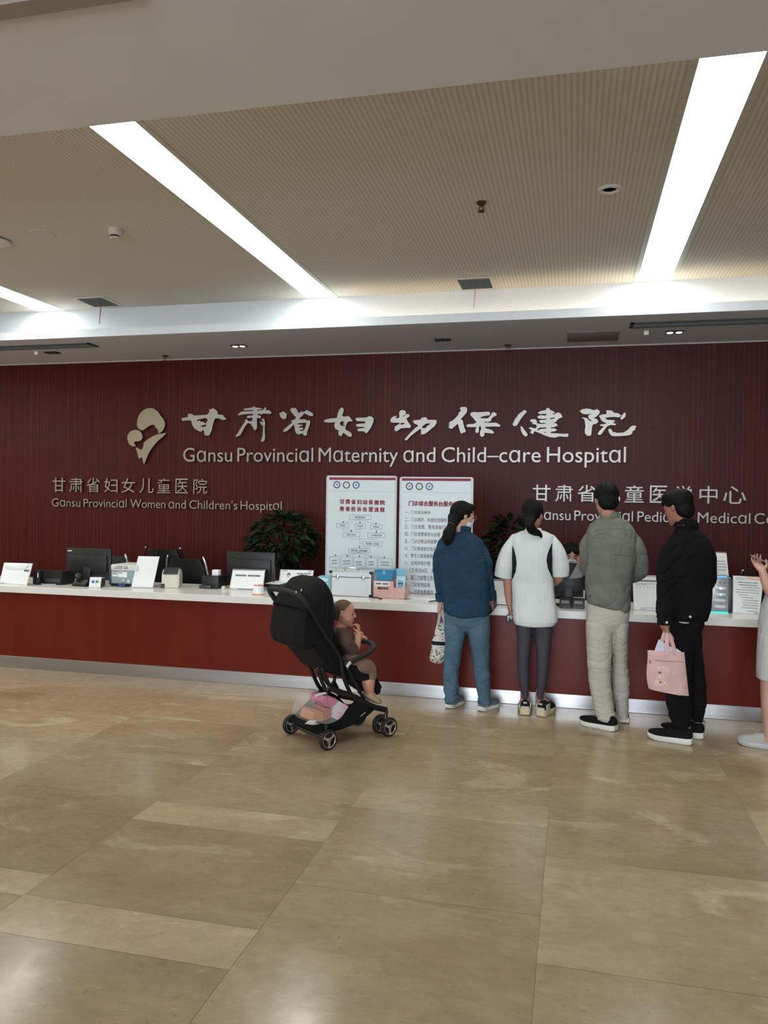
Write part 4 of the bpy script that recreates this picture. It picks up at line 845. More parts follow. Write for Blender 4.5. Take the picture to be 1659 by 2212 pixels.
q.prism(bx, -.12, .004, M=WALLM(0, y0 + .012, ZT + .152), bev=.004); put('body', q, mat('bright blue plastic', (36, 128, 176), .4), t, 30)
q = MB(); q.box((x0 + .002, y0 + .002, ZT + .235), (x0 + .176, y0 + .138, ZT + .243), .003); put('lid', q, mat('bright blue plastic', (36, 128, 176), .4), t, 30)
q = MB(); q.box((x0 + .075, y0 - .001, ZT + .205), (x0 + .105, y0 + .006, ZT + .238), .002); put('clasp', q, mat('pale blue plastic', (90, 168, 204), .4), t, 0)
P = Panel((x1 - .078, y0 + .02, ZT + .03), (x1 - .004, y0 + .02, ZT + .03), (x1 + .0, y0 + .05, ZT + .255), (x1 - .082, y0 + .05, ZT + .255))
t = thing('leaflet', 'upright pale blue leaflet with a dark umbrella print, standing in the pink basket', 'leaflet', (x1 - .04, y0 + .02, ZT + .03))
q = MB(); P.slab(q, .012); put('card', q, mat('pale blue card', (176, 208, 220), .5), t, 0)
q = MB(); P.slab(q, .0006, .001, .02, .72, .98, .99); put('sky_print', q, mat('sky blue print', (104, 172, 204), .5), t, 0)
q = MB(); f = [(.5 + .34 * math.cos(math.radians(a)), .42 + .07 * math.sin(math.radians(a))) for a in range(0, 181, 20)]
for k in range(len(f) - 1): P.slab(q, .0006, .001, min(f[k][0], f[k + 1][0]), .41, max(f[k][0], f[k + 1][0]), max(f[k][1], f[k + 1][1]))
P.slab(q, .0006, .001, .2, .52, .75, .545); P.slab(q, .0006, .001, .3, .33, .45, .39); P.slab(q, .0006, .001, .56, .33, .72, .39); put('umbrella_print', q, mat('teal print', (34, 92, 112), .5), t, 0)
q = MB(); P.dashes(q, .15, .8, .26, .07, 2, gap=.3); put('printed_text', q, M_ink, t, 0)
# papers, pen, cable on the counter
a = on(858, 1292); q = MB(); M_ = LM((a.x + .17, a.y + .03, ZT + .0005), .1)
vs = []
for i in range(6):
    u = i / 5; vs.append([M_ @ Vector((-.11 + .22 * u, y, .001 + .012 * max(0, .5 - u) ** 2 * 4 + (.0012 if k else 0))) for k, y in ((0, -.08), (0, .08), (1, .08), (1, -.08))])
q.rings(vs); tag(put('paper_sheet', q, M_paper), 'loose white sheet with a lifted corner right of the pink basket', 'paper')
a = on(912, 1296); q = MB(); M_ = LM((a.x, a.y + .07, ZT + .0003), -.12); q.box((-.105, -.075, 0), (.105, .075, .0012), M=M_)
tag(put('paper_sheet', q, M_paper), 'flat white sheet under the black pen beside the woman in blue', 'paper')
a, c = on(925, 1301.5), on(956, 1297); a.z = c.z = ZT + .0065; q = MB(); q.tube([a, a + (c - a) * .12, c], [.0015, .0045, .0045], 10)
tag(put('pen', q, M_black), 'black pen lying on white paper next to the woman in blue', 'pen')
q = MB(); q.tube(catmull([on(803, 1289), on(806, 1293), on(812, 1292), on(818, 1294)], 5), .004, 8); q.tube([on(818, 1294), on(824, 1295.5)], .007, 8)
for v in q.bm.verts: v.co.z += .0075
tag(put('charging_cable', q, M_black), 'short black cable in front of the pink basket', 'cable')
# card readers in front of the receptionist
for (pa, pb, lb) in (((1208, 1314), (1233, 1315), 'black card reader with grey keypad right of the white tunic'), ((1236, 1315), (1263, 1316), 'black card reader with glossy top next to the green shirt')):
    a, c = on(*pa), on(*pb); t = thing('card_reader', lb, 'card reader', ((a.x + c.x) / 2, a.y + .05, ZT))
    T_ = Matrix.Translation((a.x, a.y, ZT)) @ Matrix(((0, 0, 1, 0), (1, 0, 0, 0), (0, 1, 0, 0), (0, 0, 0, 1))); w = c.x - a.x
    q = MB(); q.prism([(0, .001), (.12, .001), (.12, .075), (.06, .065), (0, .028)], 0, w, M=T_, bev=.004); put('body', q, M_black, t, 30)
    q = MB(); q.prism([(.012, .0365), (.045, .0575), (.044, .0595), (.011, .0385)], w * .18, w * .82, M=T_); put('keypad', q, mat('grey keypad', (104, 108, 110), .4), t, 0)
    q = MB(); q.prism([(-.0015, .008), (.001, .008), (.001, .013), (-.0015, .013)], w * .15, w * .85, M=T_); put('card_slot', q, M_dgrey, t, 0)
a = on(1240, 1300); q = MB(); q.box((a.x - .06, a.y + .06, ZT + .001), (a.x + .09, a.y + .075, ZT + .095), .002)
tag(put('document_holder', q, M_plast), 'white plastic strip behind the black card readers', 'holder')
# lit silver terminal
a, c = on(1524, 1322.5), on(1574.5, 1325); y0 = (a.y + c.y) / 2; x0, x1 = a.x, c.x; hh = .292
t = thing('payment_terminal', 'silver upright terminal with four pill buttons and blue glowing edges', 'terminal', ((x0 + x1) / 2, y0 + .05, ZT))
q = MB(); q.box((x0, y0, ZT + .008), (x1, y0 + .10, ZT + hh), .012); put('shell', q, mat('silver grey plastic', (158, 164, 170), .35, metal=.3), t, 30)
q = MB(); q.box((x1 + .001, y0 + .02, ZT + .004), (x1 + .03, y0 + .09, ZT + hh - .03), .004); put('side_unit', q, M_dgrey, t, 30)
q = MB(); q.box((x0 + .02, y0 - .002, ZT + hh - .016), (x1 - .02, y0 + .004, ZT + hh - .004), .002); put('top_light', q, mat('blue glow', (90, 180, 250), .3, emit=(70, 165, 240), estr=.8), t, 0)
q = MB(); q.box((x0 + .004, y0 - .004, ZT + .001), (x1 - .004, y0 + .02, ZT + .008)); put('bottom_light', q, mat('cyan glow', (70, 220, 200), .3, emit=(50, 205, 190), estr=.9), t, 0)
xm = x0 + (x1 - x0) * .62
for k, py in enumerate((1271, 1284, 1297, 1310.6)):
    z = PY(1557, py, y0).z; q = MB(); q.tube([(xm - .03, y0 - .001, z), (xm + .03, y0 - .001, z)], .0125, 14, flat=(1, 1)); put('pill_button', q, mat('pale button', (214, 218, 222), .35), t)
    if k < 2:
        q = MB(); q.ell((xm + .002, y0 - .013, z), (.012, .003, .008), 14, 8); put('button_light', q, mat('button glow %d' % k, (230, 240, 255), .3, emit=((190, 215, 255), (40, 165, 235))[k], estr=1.1), t)
for dx in (-.055, -.005, .045):
    q = MB(); q.ell((xm + dx * .62, y0 - .0005, PY(1557, 1259, y0).z), (.006, .003, .004), 10, 6); put('status_icon', q, M_ink, t)
# ---- chairs behind the counter
M_leath = mat('black leatherette', (16, 16, 17), .42, var=.1, bump=.05)
def office_chair(x, y, rz, label, bm_=M_leath, backz=1.0):
    t = thing('office_chair', label, 'chair', (x, y, 0), rz, 'chairs behind the counter'); M_ = LM((x, y, 0), rz)
    q = MB(); q.box((-.24, -.24, .42), (.24, .24, .50), .03, M=M_, seg=3); put('seat', q, bm_, t, 30)
    q = MB(); pts = []
    for z, yy in ((.52, .235), (.62, .25), (.78, .262), (.92, .285), (backz, .305)):
        w = .22 if z < backz - .05 else .17
        pts.append([(-w, yy + .02, z), (-w * .6, yy + .042, z), (w * .6, yy + .042, z), (w, yy + .02, z), (w, yy - .018, z), (w * .6, yy + .004, z), (-w * .6, yy + .004, z), (-w, yy - .018, z)])
    q.rings(pts, M=M_); put('backrest', q, bm_, t, 50)
    for s in (-1, 1):
        q = MB(); q.tube(catmull([(s * .27, -.26, .012), (s * .27, -.255, .35), (s * .27, -.22, .64), (s * .27, -.10, .675), (s * .27, .14, .665), (s * .265, .25, .72), (s * .235, .30, backz - .06), (s * .215, .318, backz + .018)], 6), .0125, 10, M=M_); put('arm_frame', q, M_chrome, t)
        q = MB(); q.tube([(s * .27, -.26, .0145), (s * .27, .27, .0145)], .0125, 10, M=M_); put('floor_runner', q, M_chrome, t)
        q = MB(); q.box((s * .27 - .025, -.16, .682), (s * .27 + .025, .14, .702), .008, M=M_); put('arm_pad', q, M_leath, t, 30)
    q = MB(); q.tube([(-.27, .1, .44), (.27, .1, .44)], .012, 10, M=M_); q.tube([(-.27, -.15, .44), (.27, -.15, .44)], .012, 10, M=M_); put('cross_bar', q, M_chrome, t)
    return t
def chair_at(px, Y, rz, label, **k):
    p = PY(px, 1210, Y); return office_chair(p.x, p.y, rz, label, **k)
chair_at(275, 7.55, 3.05, 'grey backed chair behind the laser printer', bm_=mat('grey mesh fabric', (62, 66, 72), .7), backz=1.0)
chair_at(384, 8.22, 3.1, 'black chair with chrome arms right of the blank white sign', backz=1.04)
chair_at(440, 7.55, 3.0, 'black chair with chrome arms next to the middle monitor', backz=1.0)
chair_at(1580, 7.6, 3.2, 'black chair behind the sign, right of the lit silver terminal', backz=.96)
chair_at(1646, 8.25, 3.1, 'black chair at the far right behind the counter', backz=.99)
chair_at(1236, 8.05, 3.14, 'black chair on which the receptionist sits', backz=.88)
# ---- potted plants
def plant(px, py, Y, rx, rz_, n, label, seed):
    rnd = random.Random(seed); c = PY(px, py, Y)
    t = thing('potted_plant', label, 'plant', (c.x, Y, 0), group='leafy plants by the wall')
    q = MB(); q.lathe([(.001, .001), (.13, .001), (.17, .34), (.18, .36), (.16, .36), (.15, .33), (.001, .33)], 32, LM((c.x, Y, 0))); put('pot', q, mat('dark pot', (44, 40, 38), .4), t)
    q = MB()
    for k in range(6):
        a = k * 1.05; q.tube(catmull([(c.x + .03 * math.cos(a), Y + .03 * math.sin(a), .33), (c.x + .05 * math.cos(a), Y + .05 * math.sin(a), c.z - rz_ * .8), (c.x + rx * .5 * math.cos(a), Y + .2 * math.sin(a), c.z + rz_ * .3)], 5), [.010] * 5 + [.007] * 5 + [.004], 8)
    put('stems', q, mat('brown stem', (58, 44, 30), .7), t)
    bm = bmesh.new()
    for k in range(n):
        for _ in range(50):
            d = Vector((rnd.uniform(-1, 1), rnd.uniform(-1, 1), rnd.uniform(-1, 1)))
            if .25 < d.length < 1: break
        d = d.normalized() * (d.length ** .4) * rnd.uniform(.82, 1.06)
        wz = 1 - .35 * max(0, d.z)          # narrower towards the top
        o = Vector((c.x + d.x * rx * wz, Y + d.y * rx * .75 * wz, c.z + d.z * rz_))
        out = Vector((d.x, d.y, .0 + .3 * d.z)).normalized(); out = (out + Vector((rnd.uniform(-.5, .5), rnd.uniform(-.5, .5), rnd.uniform(-.35, .25)))).normalized()
        side = out.cross(Vector((0, 0, 1))).normalized(); up = side.cross(out); roll = rnd.uniform(-.7, .7)
        s_ = side * math.cos(roll) + up * math.sin(roll); u_ = s_.cross(out)
        L_ = rnd.uniform(.10, .16); w = L_ * .21; row_ = []
        for i, (f, ww) in enumerate(((0, .12), (.22, .8), (.5, 1), (.8, .55), (1, .03))):
            b_ = o + out * (L_ * f) - Vector((0, 0, 1)) * (L_ * .2 * f * f)
            row_.append([bm.verts.new(b_ - s_ * w * ww + u_ * w * .35 * ww), bm.verts.new(b_), bm.verts.new(b_ + s_ * w * ww + u_ * w * .35 * ww)])
        for i in range(4):
            for j in range(2): bm.faces.new((row_[i][j], row_[i][j + 1], row_[i + 1][j + 1], row_[i + 1][j]))
    me = bpy.data.meshes.new('foliage'); bm.to_mesh(me); bm.free()
    put('foliage', me, mat('dark green leaf', (34, 50, 32), .28, var=.35, scale=14, spec=.5), t, 60)
plant(612, 1163, 8.38, .40, .29, 620, 'leafy plant behind the middle monitor, left of the flow chart board', 4)
plant(1102, 1186, 8.35, .30, .33, 480, 'leafy plant half hidden between the woman in blue and the woman in white', 9)
# ------------------------------------------------------------------ people
from mathutils.bvhtree import BVHTree
def proj(p):
    d = Vector(p) - Vector((0, 0, HC)); x = RX[0] * d.x + RY[0] * d.y + RZ[0] * d.z; y = RX[1] * d.x + RY[1] * d.y + RZ[1] * d.z; z = RX[2] * d.x + RY[2] * d.y + RZ[2] * d.z
    return W / 2 + FPX * x / z, H / 2 + FPX * y / z
def sring(cx_, cy_, z, rx, ry, n=28, p=2.3):
    out = []
    for k in range(n):
        a = 2 * math.pi * k / n; c, s = math.cos(a), math.sin(a)
        out.append(Vector((cx_ + rx * math.copysign(abs(c) ** (2 / p), c), cy_ + ry * math.copysign(abs(s) ** (2 / p), s), z)))
    return out
def prings(Y, rows, k=1.0, p=2.3):
    """horizontal rings from (row, left, right, half depth, depth offset)"""
    out = []
    for r in rows:
        py, xl, xr, ty = r[:4]; dy = r[4] if len(r) > 4 else 0
        a, b_ = PY(xl, py, Y + dy), PY(xr, py, Y + dy); c = (a + b_) / 2
        out.append(sring(c.x, Y + dy, c.z, (b_.x - a.x) / 2 * k, ty * k, p=p))
    return out
def pts(Y, rows): return [PY(px, py, Y + dy) for px, py, dy in rows]
class Frame:
    def __init__(s, c, h, yaw, pitch=0, roll=0):
        c = Vector(c) + Vector((-math.sin(yaw), math.cos(yaw), 0)) * (.40 * h * math.sin(pitch)); s.M = Matrix.Translation(c) @ Matrix.Rotation(yaw, 4, 'Z') @ Matrix.Rotation(-pitch, 4, 'X') @ Matrix.Rotation(roll, 4, 'Y') @ Matrix.Scale(h, 4); s.h = h
    def __call__(s, x, f, u): return s.M @ Vector((x, f, u))
def head(mb, F, neck=.21, base=None, baby=False):
    M = F.M
    mb.ell((0, -.06, .13), (.335, .415, .37), 24, 16, M=M)
    sec = [(.20, .29, .05, .29), (.05, .30, .06, .31), (-.10, .295, .06, .31), (-.22, .265, .07, .29), (-.34, .215, .10, .245), (-.43, .145, .155, .18), (-.485, .075, .20, .10)]
    if baby: sec = [(.20, .30, .06, .29), (.05, .315, .06, .31), (-.10, .325, .06, .31), (-.22, .315, .06, .30), (-.34, .26, .08, .26), (-.43, .17, .13, .19), (-.485, .085, .17, .11)]
    mb.rings([sring(0, fc, u, s, r, 24, 2.2) for u, s, fc, r in sec], M=M)
    n0 = .06 if baby else .10
    mb.tube([M @ Vector(q) for q in ((0, .335, n0), (0, .375, 0), (0, .405, -.10))], [.028 * F.h, .034 * F.h, .050 * F.h], 10)
    for s in (-1, 1):
        mb.ell((s * .03, .37, -.115), (.03, .035, .028), 10, 8, M=M)
        E = M @ Matrix.Translation((s * .325, -.05, -.02)) @ Matrix.Rotation(s * .35, 4, 'Z') @ Matrix.Rotation(.12, 4, 'X')
        ek = 1.25 if baby else 1.0; mb.ell((0, 0, 0), (.032, .068 * ek, .10 * ek), 14, 10, M=E); mb.ell((s * .02, -.02, .0), (.022, .068 * ek, .096 * ek), 12, 8, M=E)
        mb.ell((s * .13, .31, .075), (.09, .05, .03), 12, 8, M=M)
        if baby: mb.ell((s * .19, .17, -.2), (.13, .13, .13), 14, 10, M=M)
    mb.ell((0, .355, -.245), (.085, .03, .022), 14, 8, M=M); mb.ell((0, .345, -.29), (.07, .03, .025), 14, 8, M=M); mb.ell((0, .30, -.44), (.07, .05, .05), 12, 8, M=M)
    b_ = base if base is not None else M @ Vector((0, -.12, -.85))
    mb.tube([M @ Vector((0, -.06, -.15)), M @ Vector((0, -.08, -.42)), b_], [neck * F.h, neck * F.h * .95, neck * F.h * 1.12], 16)
def hand(mb, Wp, d, n, side, L, curl=(20, 25, 25), thumb=25, spread=1.0, r=.043):
    """palm from the wrist along d, palm facing n, thumb on the side vector"""
    d = Vector(d).normalized(); n = Vector(n); n = (n - d * n.dot(d)).normalized(); s = Vector(side); s = (s - d * s.dot(d) - n * s.dot(n)).normalized(); Wp = Vector(Wp)
    def ring_(o, w, t): return [o + s * (w * math.cos(a)) + n * (t * math.sin(a)) for a in [2 * math.pi * k / 14 for k in range(14)]]
    mb.rings([ring_(Wp - d * L * .12, .15 * L, .11 * L), ring_(Wp, .15 * L, .10 * L), ring_(Wp + d * L * .18, .20 * L, .105 * L), ring_(Wp + d * L * .38, .225 * L, .085 * L), ring_(Wp + d * L * .52, .215 * L, .065 * L), ring_(Wp + d * L * .55, .18 * L, .04 * L)])
    for k, (o, l) in enumerate(((.165, .40), (.055, .45), (-.055, .42), (-.160, .33))):
        a = math.radians((8, 2, -4, -11)[k] * spread); dd = d * math.cos(a) + s * math.sin(a); P = Wp + d * L * .48 + s * o * L; q = [P]; ang = 0
        for j, f in enumerate((.46, .30, .24)):
            ang += math.radians(curl[j] * (1 + .06 * k)); P = P + (dd * math.cos(ang) + n * math.sin(ang)) * (l * L * f); q.append(P)
        mb.tube(q, [r * L, r * L, r * .92 * L, r * .78 * L], 10)
    a = math.radians(thumb); t0 = Wp + d * L * .12 + s * .15 * L; t1 = t0 + (s * .62 + d * .70 + n * math.sin(a) * .6).normalized() * L * .20
    t2 = t1 + (s * .25 + d * .85 + n * math.sin(a) * .9).normalized() * L * .15; t3 = t2 + (d * .9 + n * math.sin(a) - s * .05).normalized() * L * .12
    mb.tube([t0, t1, t2, t3], [.062 * L, .058 * L, .050 * L, .040 * L], 10)
def shoe(parent, heel, toe, m_up, m_sole, L=None, w=.092, hs=.030, hup=1.0, accents=(), name='shoe', label=None, lace=None, tongue=None):
    heel, toe = Vector(heel), Vector(toe); heel.z = toe.z = 0.0
    if L: toe = heel + (toe - heel).normalized() * L
    L = (toe - heel).length; d = (toe - heel).normalized(); s = Vector((d.y, -d.x, 0))
    def loc(l, x, z): return heel + d * (l * L) + s * x + Vector((0, 0, z))
    prof = [(0, .25), (.03, .32), (.12, .37), (.3, .36), (.45, .38), (.62, .47), (.78, .49), (.9, .40), (.97, .25), (1, .10)]
    def lift(l): return (.022 * ((l - .72) / .28) ** 2 if l > .72 else 0) + (.006 * ((.1 - l) / .1) ** 2 if l < .1 else 0)
    q = MB(); rs = []
    for l, wf in prof:
        ww = wf * w * 1.06; z0 = .0015 + lift(l); z1 = hs * (1.0 if l > .5 else 1.0 + .35 * (.5 - l)) + lift(l) * .55
        rs.append([loc(l, -ww, z0 + .004), loc(l, -ww * .94, z0), loc(l, ww * .94, z0), loc(l, ww, z0 + .004), loc(l, ww * 1.02, z1 - .004), loc(l, ww * .95, z1), loc(l, -ww * .95, z1), loc(l, -ww * 1.02, z1 - .004)])
    q.rings(rs); sole = q
    q = MB(); rs = []
    hp = [(0.01, .50), (.05, .078), (.14, .086), (.28, .082), (.40, .078), (.52, .068), (.66, .054), (.80, .044), (.90, .034), (.965, .022), (.985, .010)]
    hp[0] = (.012, .066)
    for l, h in hp:
        wf = [b_[1] + (c[1] - b_[1]) * (l - b_[0]) / (c[0] - b_[0]) for b_, c in zip(prof, prof[1:]) if b_[0] <= l <= c[0]][0]
        zb = hs * .8 + lift(l) * .55; ww = wf * w; h = h * hup; r_ = []
        for k in range(9):
            a = math.pi * k / 8; r_.append(loc(l, ww * math.cos(a) * (1 - .25 * math.sin(a) * (l < .45)), zb + h * math.sin(a) ** .75))
        rs.append(r_)
    q.rings(rs); up = put(name, q, m_up, parent, 60)
    if label: up['label'] = label
    put('sole', sole, m_sole, up, 40)
    q = MB()
    for k in range(4):
        l = .40 + k * .065; h = .083 - k * .0085; q.tube([loc(l, -.020, hs * .8 + h * hup * .90), loc(l, 0, hs * .8 + h * hup * 1.04), loc(l, .020, hs * .8 + h * hup * .90)], .0036, 6)
    put('laces', q, lace or m_sole, up, 60)
    for (l0, l1, x0, x1, z0, z1, m, nm) in accents:
        q = MB(); q.rings([[loc(l0, x0 * w, z0), loc(l0, x1 * w, z0), loc(l0, x1 * w, z1), loc(l0, x0 * w, z1)], [loc(l1, x0 * w, z0), loc(l1, x1 * w, z0), loc(l1, x1 * w, z1), loc(l1, x0 * w, z1)]]); put(nm, q, m, up, 30)
    return up
class Drape:
    """finds points on a finished surface along sight lines, to lay seams and buttons on it"""
    def __init__(s, me): s.t = BVHTree.FromPolygons([v.co.copy() for v in me.vertices], [tuple(p.vertices) for p in me.polygons])
    def __call__(s, px, py, off=.0015):
        r = ray(px, py).normalized(); h = s.t.ray_cast(Vector((0, 0, HC)), r)
        if h[0] is None: return None
        return h[0] + h[1] * off * (1 if h[1].dot(r) < 0 else -1)
    def seam(s, P, r=.0016):
        q = [p for p in (s(*c, off=r * .3) for c in P) if p is not None]; mb = MB()
        if len(q) > 1: mb.tube(q, r, 6)
        return mb
M_skin = mat('skin', (170, 124, 108), .5, var=.05, scale=40, spec=.35); M_skin2 = mat('pale skin', (194, 150, 134), .5, var=.05, scale=40, spec=.35)
M_skint = mat('tanned skin', (150, 104, 88), .5, var=.06, scale=40, spec=.35)
def hairmat(): return mat('black hair', (7, 6, 6), .7, spec=.2, var=.5, scale=60, bump=.35, bscale=160, stretch=(1, 1, .25))
M_hair = hairmat()
def cloth(name, rgb, rough=.85, var=.08, bump=.25, bscale=420, sheen=0, scale=12, stretch=(1, 1, 1)): return mat(name, rgb, rough, var=var, scale=scale, bump=bump, bscale=bscale, sheen=sheen, spec=.25, stretch=stretch)
def limbs(mb, P, R, n=16, flat=None): mb.tube(catmull(P, 4), [r for r in interp(R, 4)], n, flat=flat)
def interp(R, n):
    out = []
    for a, b_ in zip(R, R[1:]): out += [a + (b_ - a) * k / n for k in range(n)]
    return out + [R[-1]]
VB, VC = .0042, .0050
def person(name_label, x, y): return thing('person', name_label, 'person', (x, y, 0))
def wrinkles(me, amp, seed, zs): return folds(me, amp, (7, 7, 14), seed, zs)
# ================================================================== woman in the blue shirt
Y = 6.00
t = person('woman in a dark blue shirt and jeans with ponytail, glasses and white mask', PY(1000, 1500, Y).x, Y)
TB = [(1146, 984, 1012, .05, .0), (1151, 970, 1022, .075, .0), (1158, 955, 1034, .095, 0), (1170, 947, 1042, .112, 0), (1187, 943, 1046, .122, -.01), (1214, 947, 1050, .128, -.01), (1240, 951, 1054, .13, 0), (1262, 954, 1057, .132, 0), (1290, 957, 1058, .135, .01), (1316, 957, 1059, .138, .01), (1327, 964, 1056, .136, .01), (1331, 978, 1030, .125, .01)]
SL = [(961, 1171, .01, .046), (950, 1202, .0, .054), (951, 1240, .02, .055), (954, 1275, .04, .046)]
SR = [(1030, 1172, .02, .046), (1046, 1206, .05, .056), (1053, 1245, .07, .052), (1057, 1284, .10, .044)]
q = MB(); q.rings(prings(Y, TB, p=2.5))
for S_ in (SL, SR): limbs(q, [PY(a, b_, Y + c) for a, b_, c, r in S_], [r for *_, r in S_])
q.tube([PY(997, 1158, Y), PY(999, 1149, Y), PY(1000.5, 1140, Y - .008)], [.085, .066, .060], 18, False)
shirt = vox(q, VC, 10); folds(shirt, .011, (7, 7, 7), 3.1); D = Drape(shirt)
M_blue = cloth('blue cotton twill', (28, 58, 80), var=.12)
sh = put('shirt', shirt, M_blue, t, 180)
put('yoke_seam', D.seam([(953, 1189), (958, 1186), (966, 1184), (978, 1183), (992, 1182), (1004, 1182), (1014, 1184)], .0022), cloth('blue seam', (26, 48, 72)), sh)
q = MB()
for P_, r in (((PY(953, 1281, Y + .04), PY(955, 1297, Y + .05)), .050), ((PY(1058.5, 1279, Y + .09), PY(1060, 1292, Y + .11)), .049)): q.cyl(P_[0], P_[1], r, r * .97, 20)
put('rolled_cuffs', q, M_blue, sh, 40)
q = MB(); a = PY(1000, 1143, Y - .004); c0 = []
for k, (z, r) in enumerate(((-.012, .064), (.012, .063), (.020, .060), (.012, .057), (-.006, .056))): c0.append([a + Vector((r * math.cos(i * .314), r * 1.0 * math.sin(i * .314), z - .10 * r * math.sin(i * .314))) for i in range(20)])
q.rings(c0); put('collar', q, M_blue, sh, 60)
HP = [(1312, 962, 1056, .125, .02), (1330, 960, 1058, .130, .02), (1348, 960, 1058, .122, .02), (1362, 966, 1052, .085, .02)]
LL = [(1350, 960, 1009, .112, .02), (1366, 961, 1008, .112, .02), (1388, 962, 1003, .102, .02), (1410, 961, 998, .090, .02), (1433, 959, 994, .076, .03), (1467, 957.5, 991.5, .068, .04), (1490, 958.5, 990, .066, .04), (1518, 960, 990, .066, .05)]
LR = [(1350, 1006, 1058, .112, .02), (1366, 1010, 1058, .112, .02), (1385, 1013, 1058, .102, .02), (1410, 1018, 1057.5, .090, .02), (1440, 1022, 1058.5, .076, .03), (1467, 1026, 1059, .070, .04), (1490, 1030, 1059, .067, .04), (1520, 1032, 1060, .066, .05)]
q = MB(); q.rings(prings(Y, HP)); q.rings(prings(Y, LL)); q.rings(prings(Y, LR))
tr = vox(q, VC, 10); folds(tr, .012, (9, 9, 12), 8.4, lambda c: .6 + max(0, .6 - c.z))
put('jeans', tr, cloth('washed blue denim', (74, 100, 118), var=.16, scale=9), t, 180)
Fb = Frame(PY(996, 1116, Y - .02), .215, math.radians(-58), math.radians(12))
q = MB(); q.rings(prings(Y, TB, .86)); q.rings(prings(Y, HP, .86)); q.rings(prings(Y, LL, .82)); q.rings(prings(Y, LR, .82))
head(q, Fb, .20, PY(998, 1162, Y))
for S_ in (SL, SR): limbs(q, [PY(a, b_, Y + c) for a, b_, c, r in S_], [r * .72 for *_, r in S_])
wl, wr = PY(953, 1300, Y + .055), PY(1060, 1298, Y + .14)
q.tube([PY(954, 1270, Y + .04), wl], [.034, .026], 14); q.tube([PY(1057, 1278, Y + .10), wr], [.034, .026], 14)
hand(q, wl, (-.28, .25, -.9), (.75, .3, -.1), (.35, .9, .2), .165, (48, 62, 50), 40)
hand(q, wr, (.05, .75, -.6), (-.9, .1, -.3), (.1, .6, .8), .165, (35, 45, 35), 40)
for px, py in ((975, 1518), (1046, 1520)): a = PY(px, py, Y + .06); q.tube([a + Vector((0, 0, .06)), Vector((a.x, a.y, .055)), Vector((a.x + .02, a.y + .12, .045))], [.036, .036, .028], 12)
body = put('body', vox(q, VB, 4), M_skin2, t, 180)
q = MB(); q.ell((0, -.10, .155), (.372, .43, .40), 24, 16, M=Fb.M); q.ell((0, -.28, -.10), (.27, .24, .24), 18, 12, M=Fb.M); q.ell((.0, .10, .37), (.28, .28, .15), 18, 10, M=Fb.M)
limbs(q, [Fb(0, -.30, -.10), PY(977, 1135, Y - .10), PY(970, 1152, Y - .145), PY(966, 1168, Y - .15), PY(964, 1177, Y - .145)], [.060, .036, .050, .044, .012], flat=(1, .8))
hr = vox(q, .005, 3); folds(hr, .006, (40, 40, 7), 2.2); put('hair', hr, M_hair, t, 180)
q = MB(); q.tube([PY(977, 1135, Y - .10), PY(975, 1138, Y - .108)], .037, 14, False); put('hair_tie', q, M_blackm, t)
q = MB(); rs = []
for u, w, f in ((.0, .13, .37), (-.08, .24, .33), (-.2, .27, .31), (-.33, .23, .29), (-.44, .15, .24)):
    rs.append([Fb(w * math.sin(a) * 1.05, .06 + (f) * math.cos(a) * 1.04 + .02, u) for a in [math.radians(-82 + k * 16.4) for k in range(11)]] + [Fb(w * math.sin(a) * .98, .05 + f * math.cos(a) * .97, u) for a in [math.radians(82 - k * 16.4) for k in range(11)]])
q.rings(rs); mk = put('face_mask', q, mat('white mask fabric', (206, 216, 222), .7), t, 60)
q = MB(); q.tube([Fb(.24, .16, -.06), Fb(.35, -.03, .05)], .0015, 6); q.tube([Fb(.22, .14, -.36), Fb(.35, -.06, -.09)], .0015, 6); put('ear_loop', q, mk.data.materials[0], mk)
q = MB()
for s in (-1, 1): q.tube([Fb(s * .15 + .10 * math.cos(a), .405, .05 + .08 * math.sin(a)) for a in [k * .5236 for k in range(13)]], .0016, 6); q.tube([Fb(s * .25, .40, .09), Fb(s * .345, -.05, .08)], .0016, 6)
q.tube([Fb(-.05, .405, .08), Fb(.05, .405, .08)], .0016, 6); put('glasses', q, mat('thin silver wire', (170, 164, 156), .3, metal=.9), t)
M_sgrey = cloth('grey knit sneaker', (104, 116, 128)); M_swhite = mat('white rubber', (214, 212, 206), .5); M_salmon = mat('salmon rubber', (232, 118, 100), .5)
for hp_, tp_ in (((968, 1531), (989, 1517)), ((1037, 1537), (1078, 1523))):
    a, c = PZ(*hp_, 0), PZ(*tp_, 0)
    if hp_[0] < 1000: c = a + Vector((.30, .95, 0))
    shoe(t, a, c, M_sgrey, M_swhite, .235 if hp_[0] < 1000 else .245, .092, .030, .85, [(-.01, .05, -.20, .14, .062, .078, M_salmon, 'heel_tab')], lace=M_sgrey)
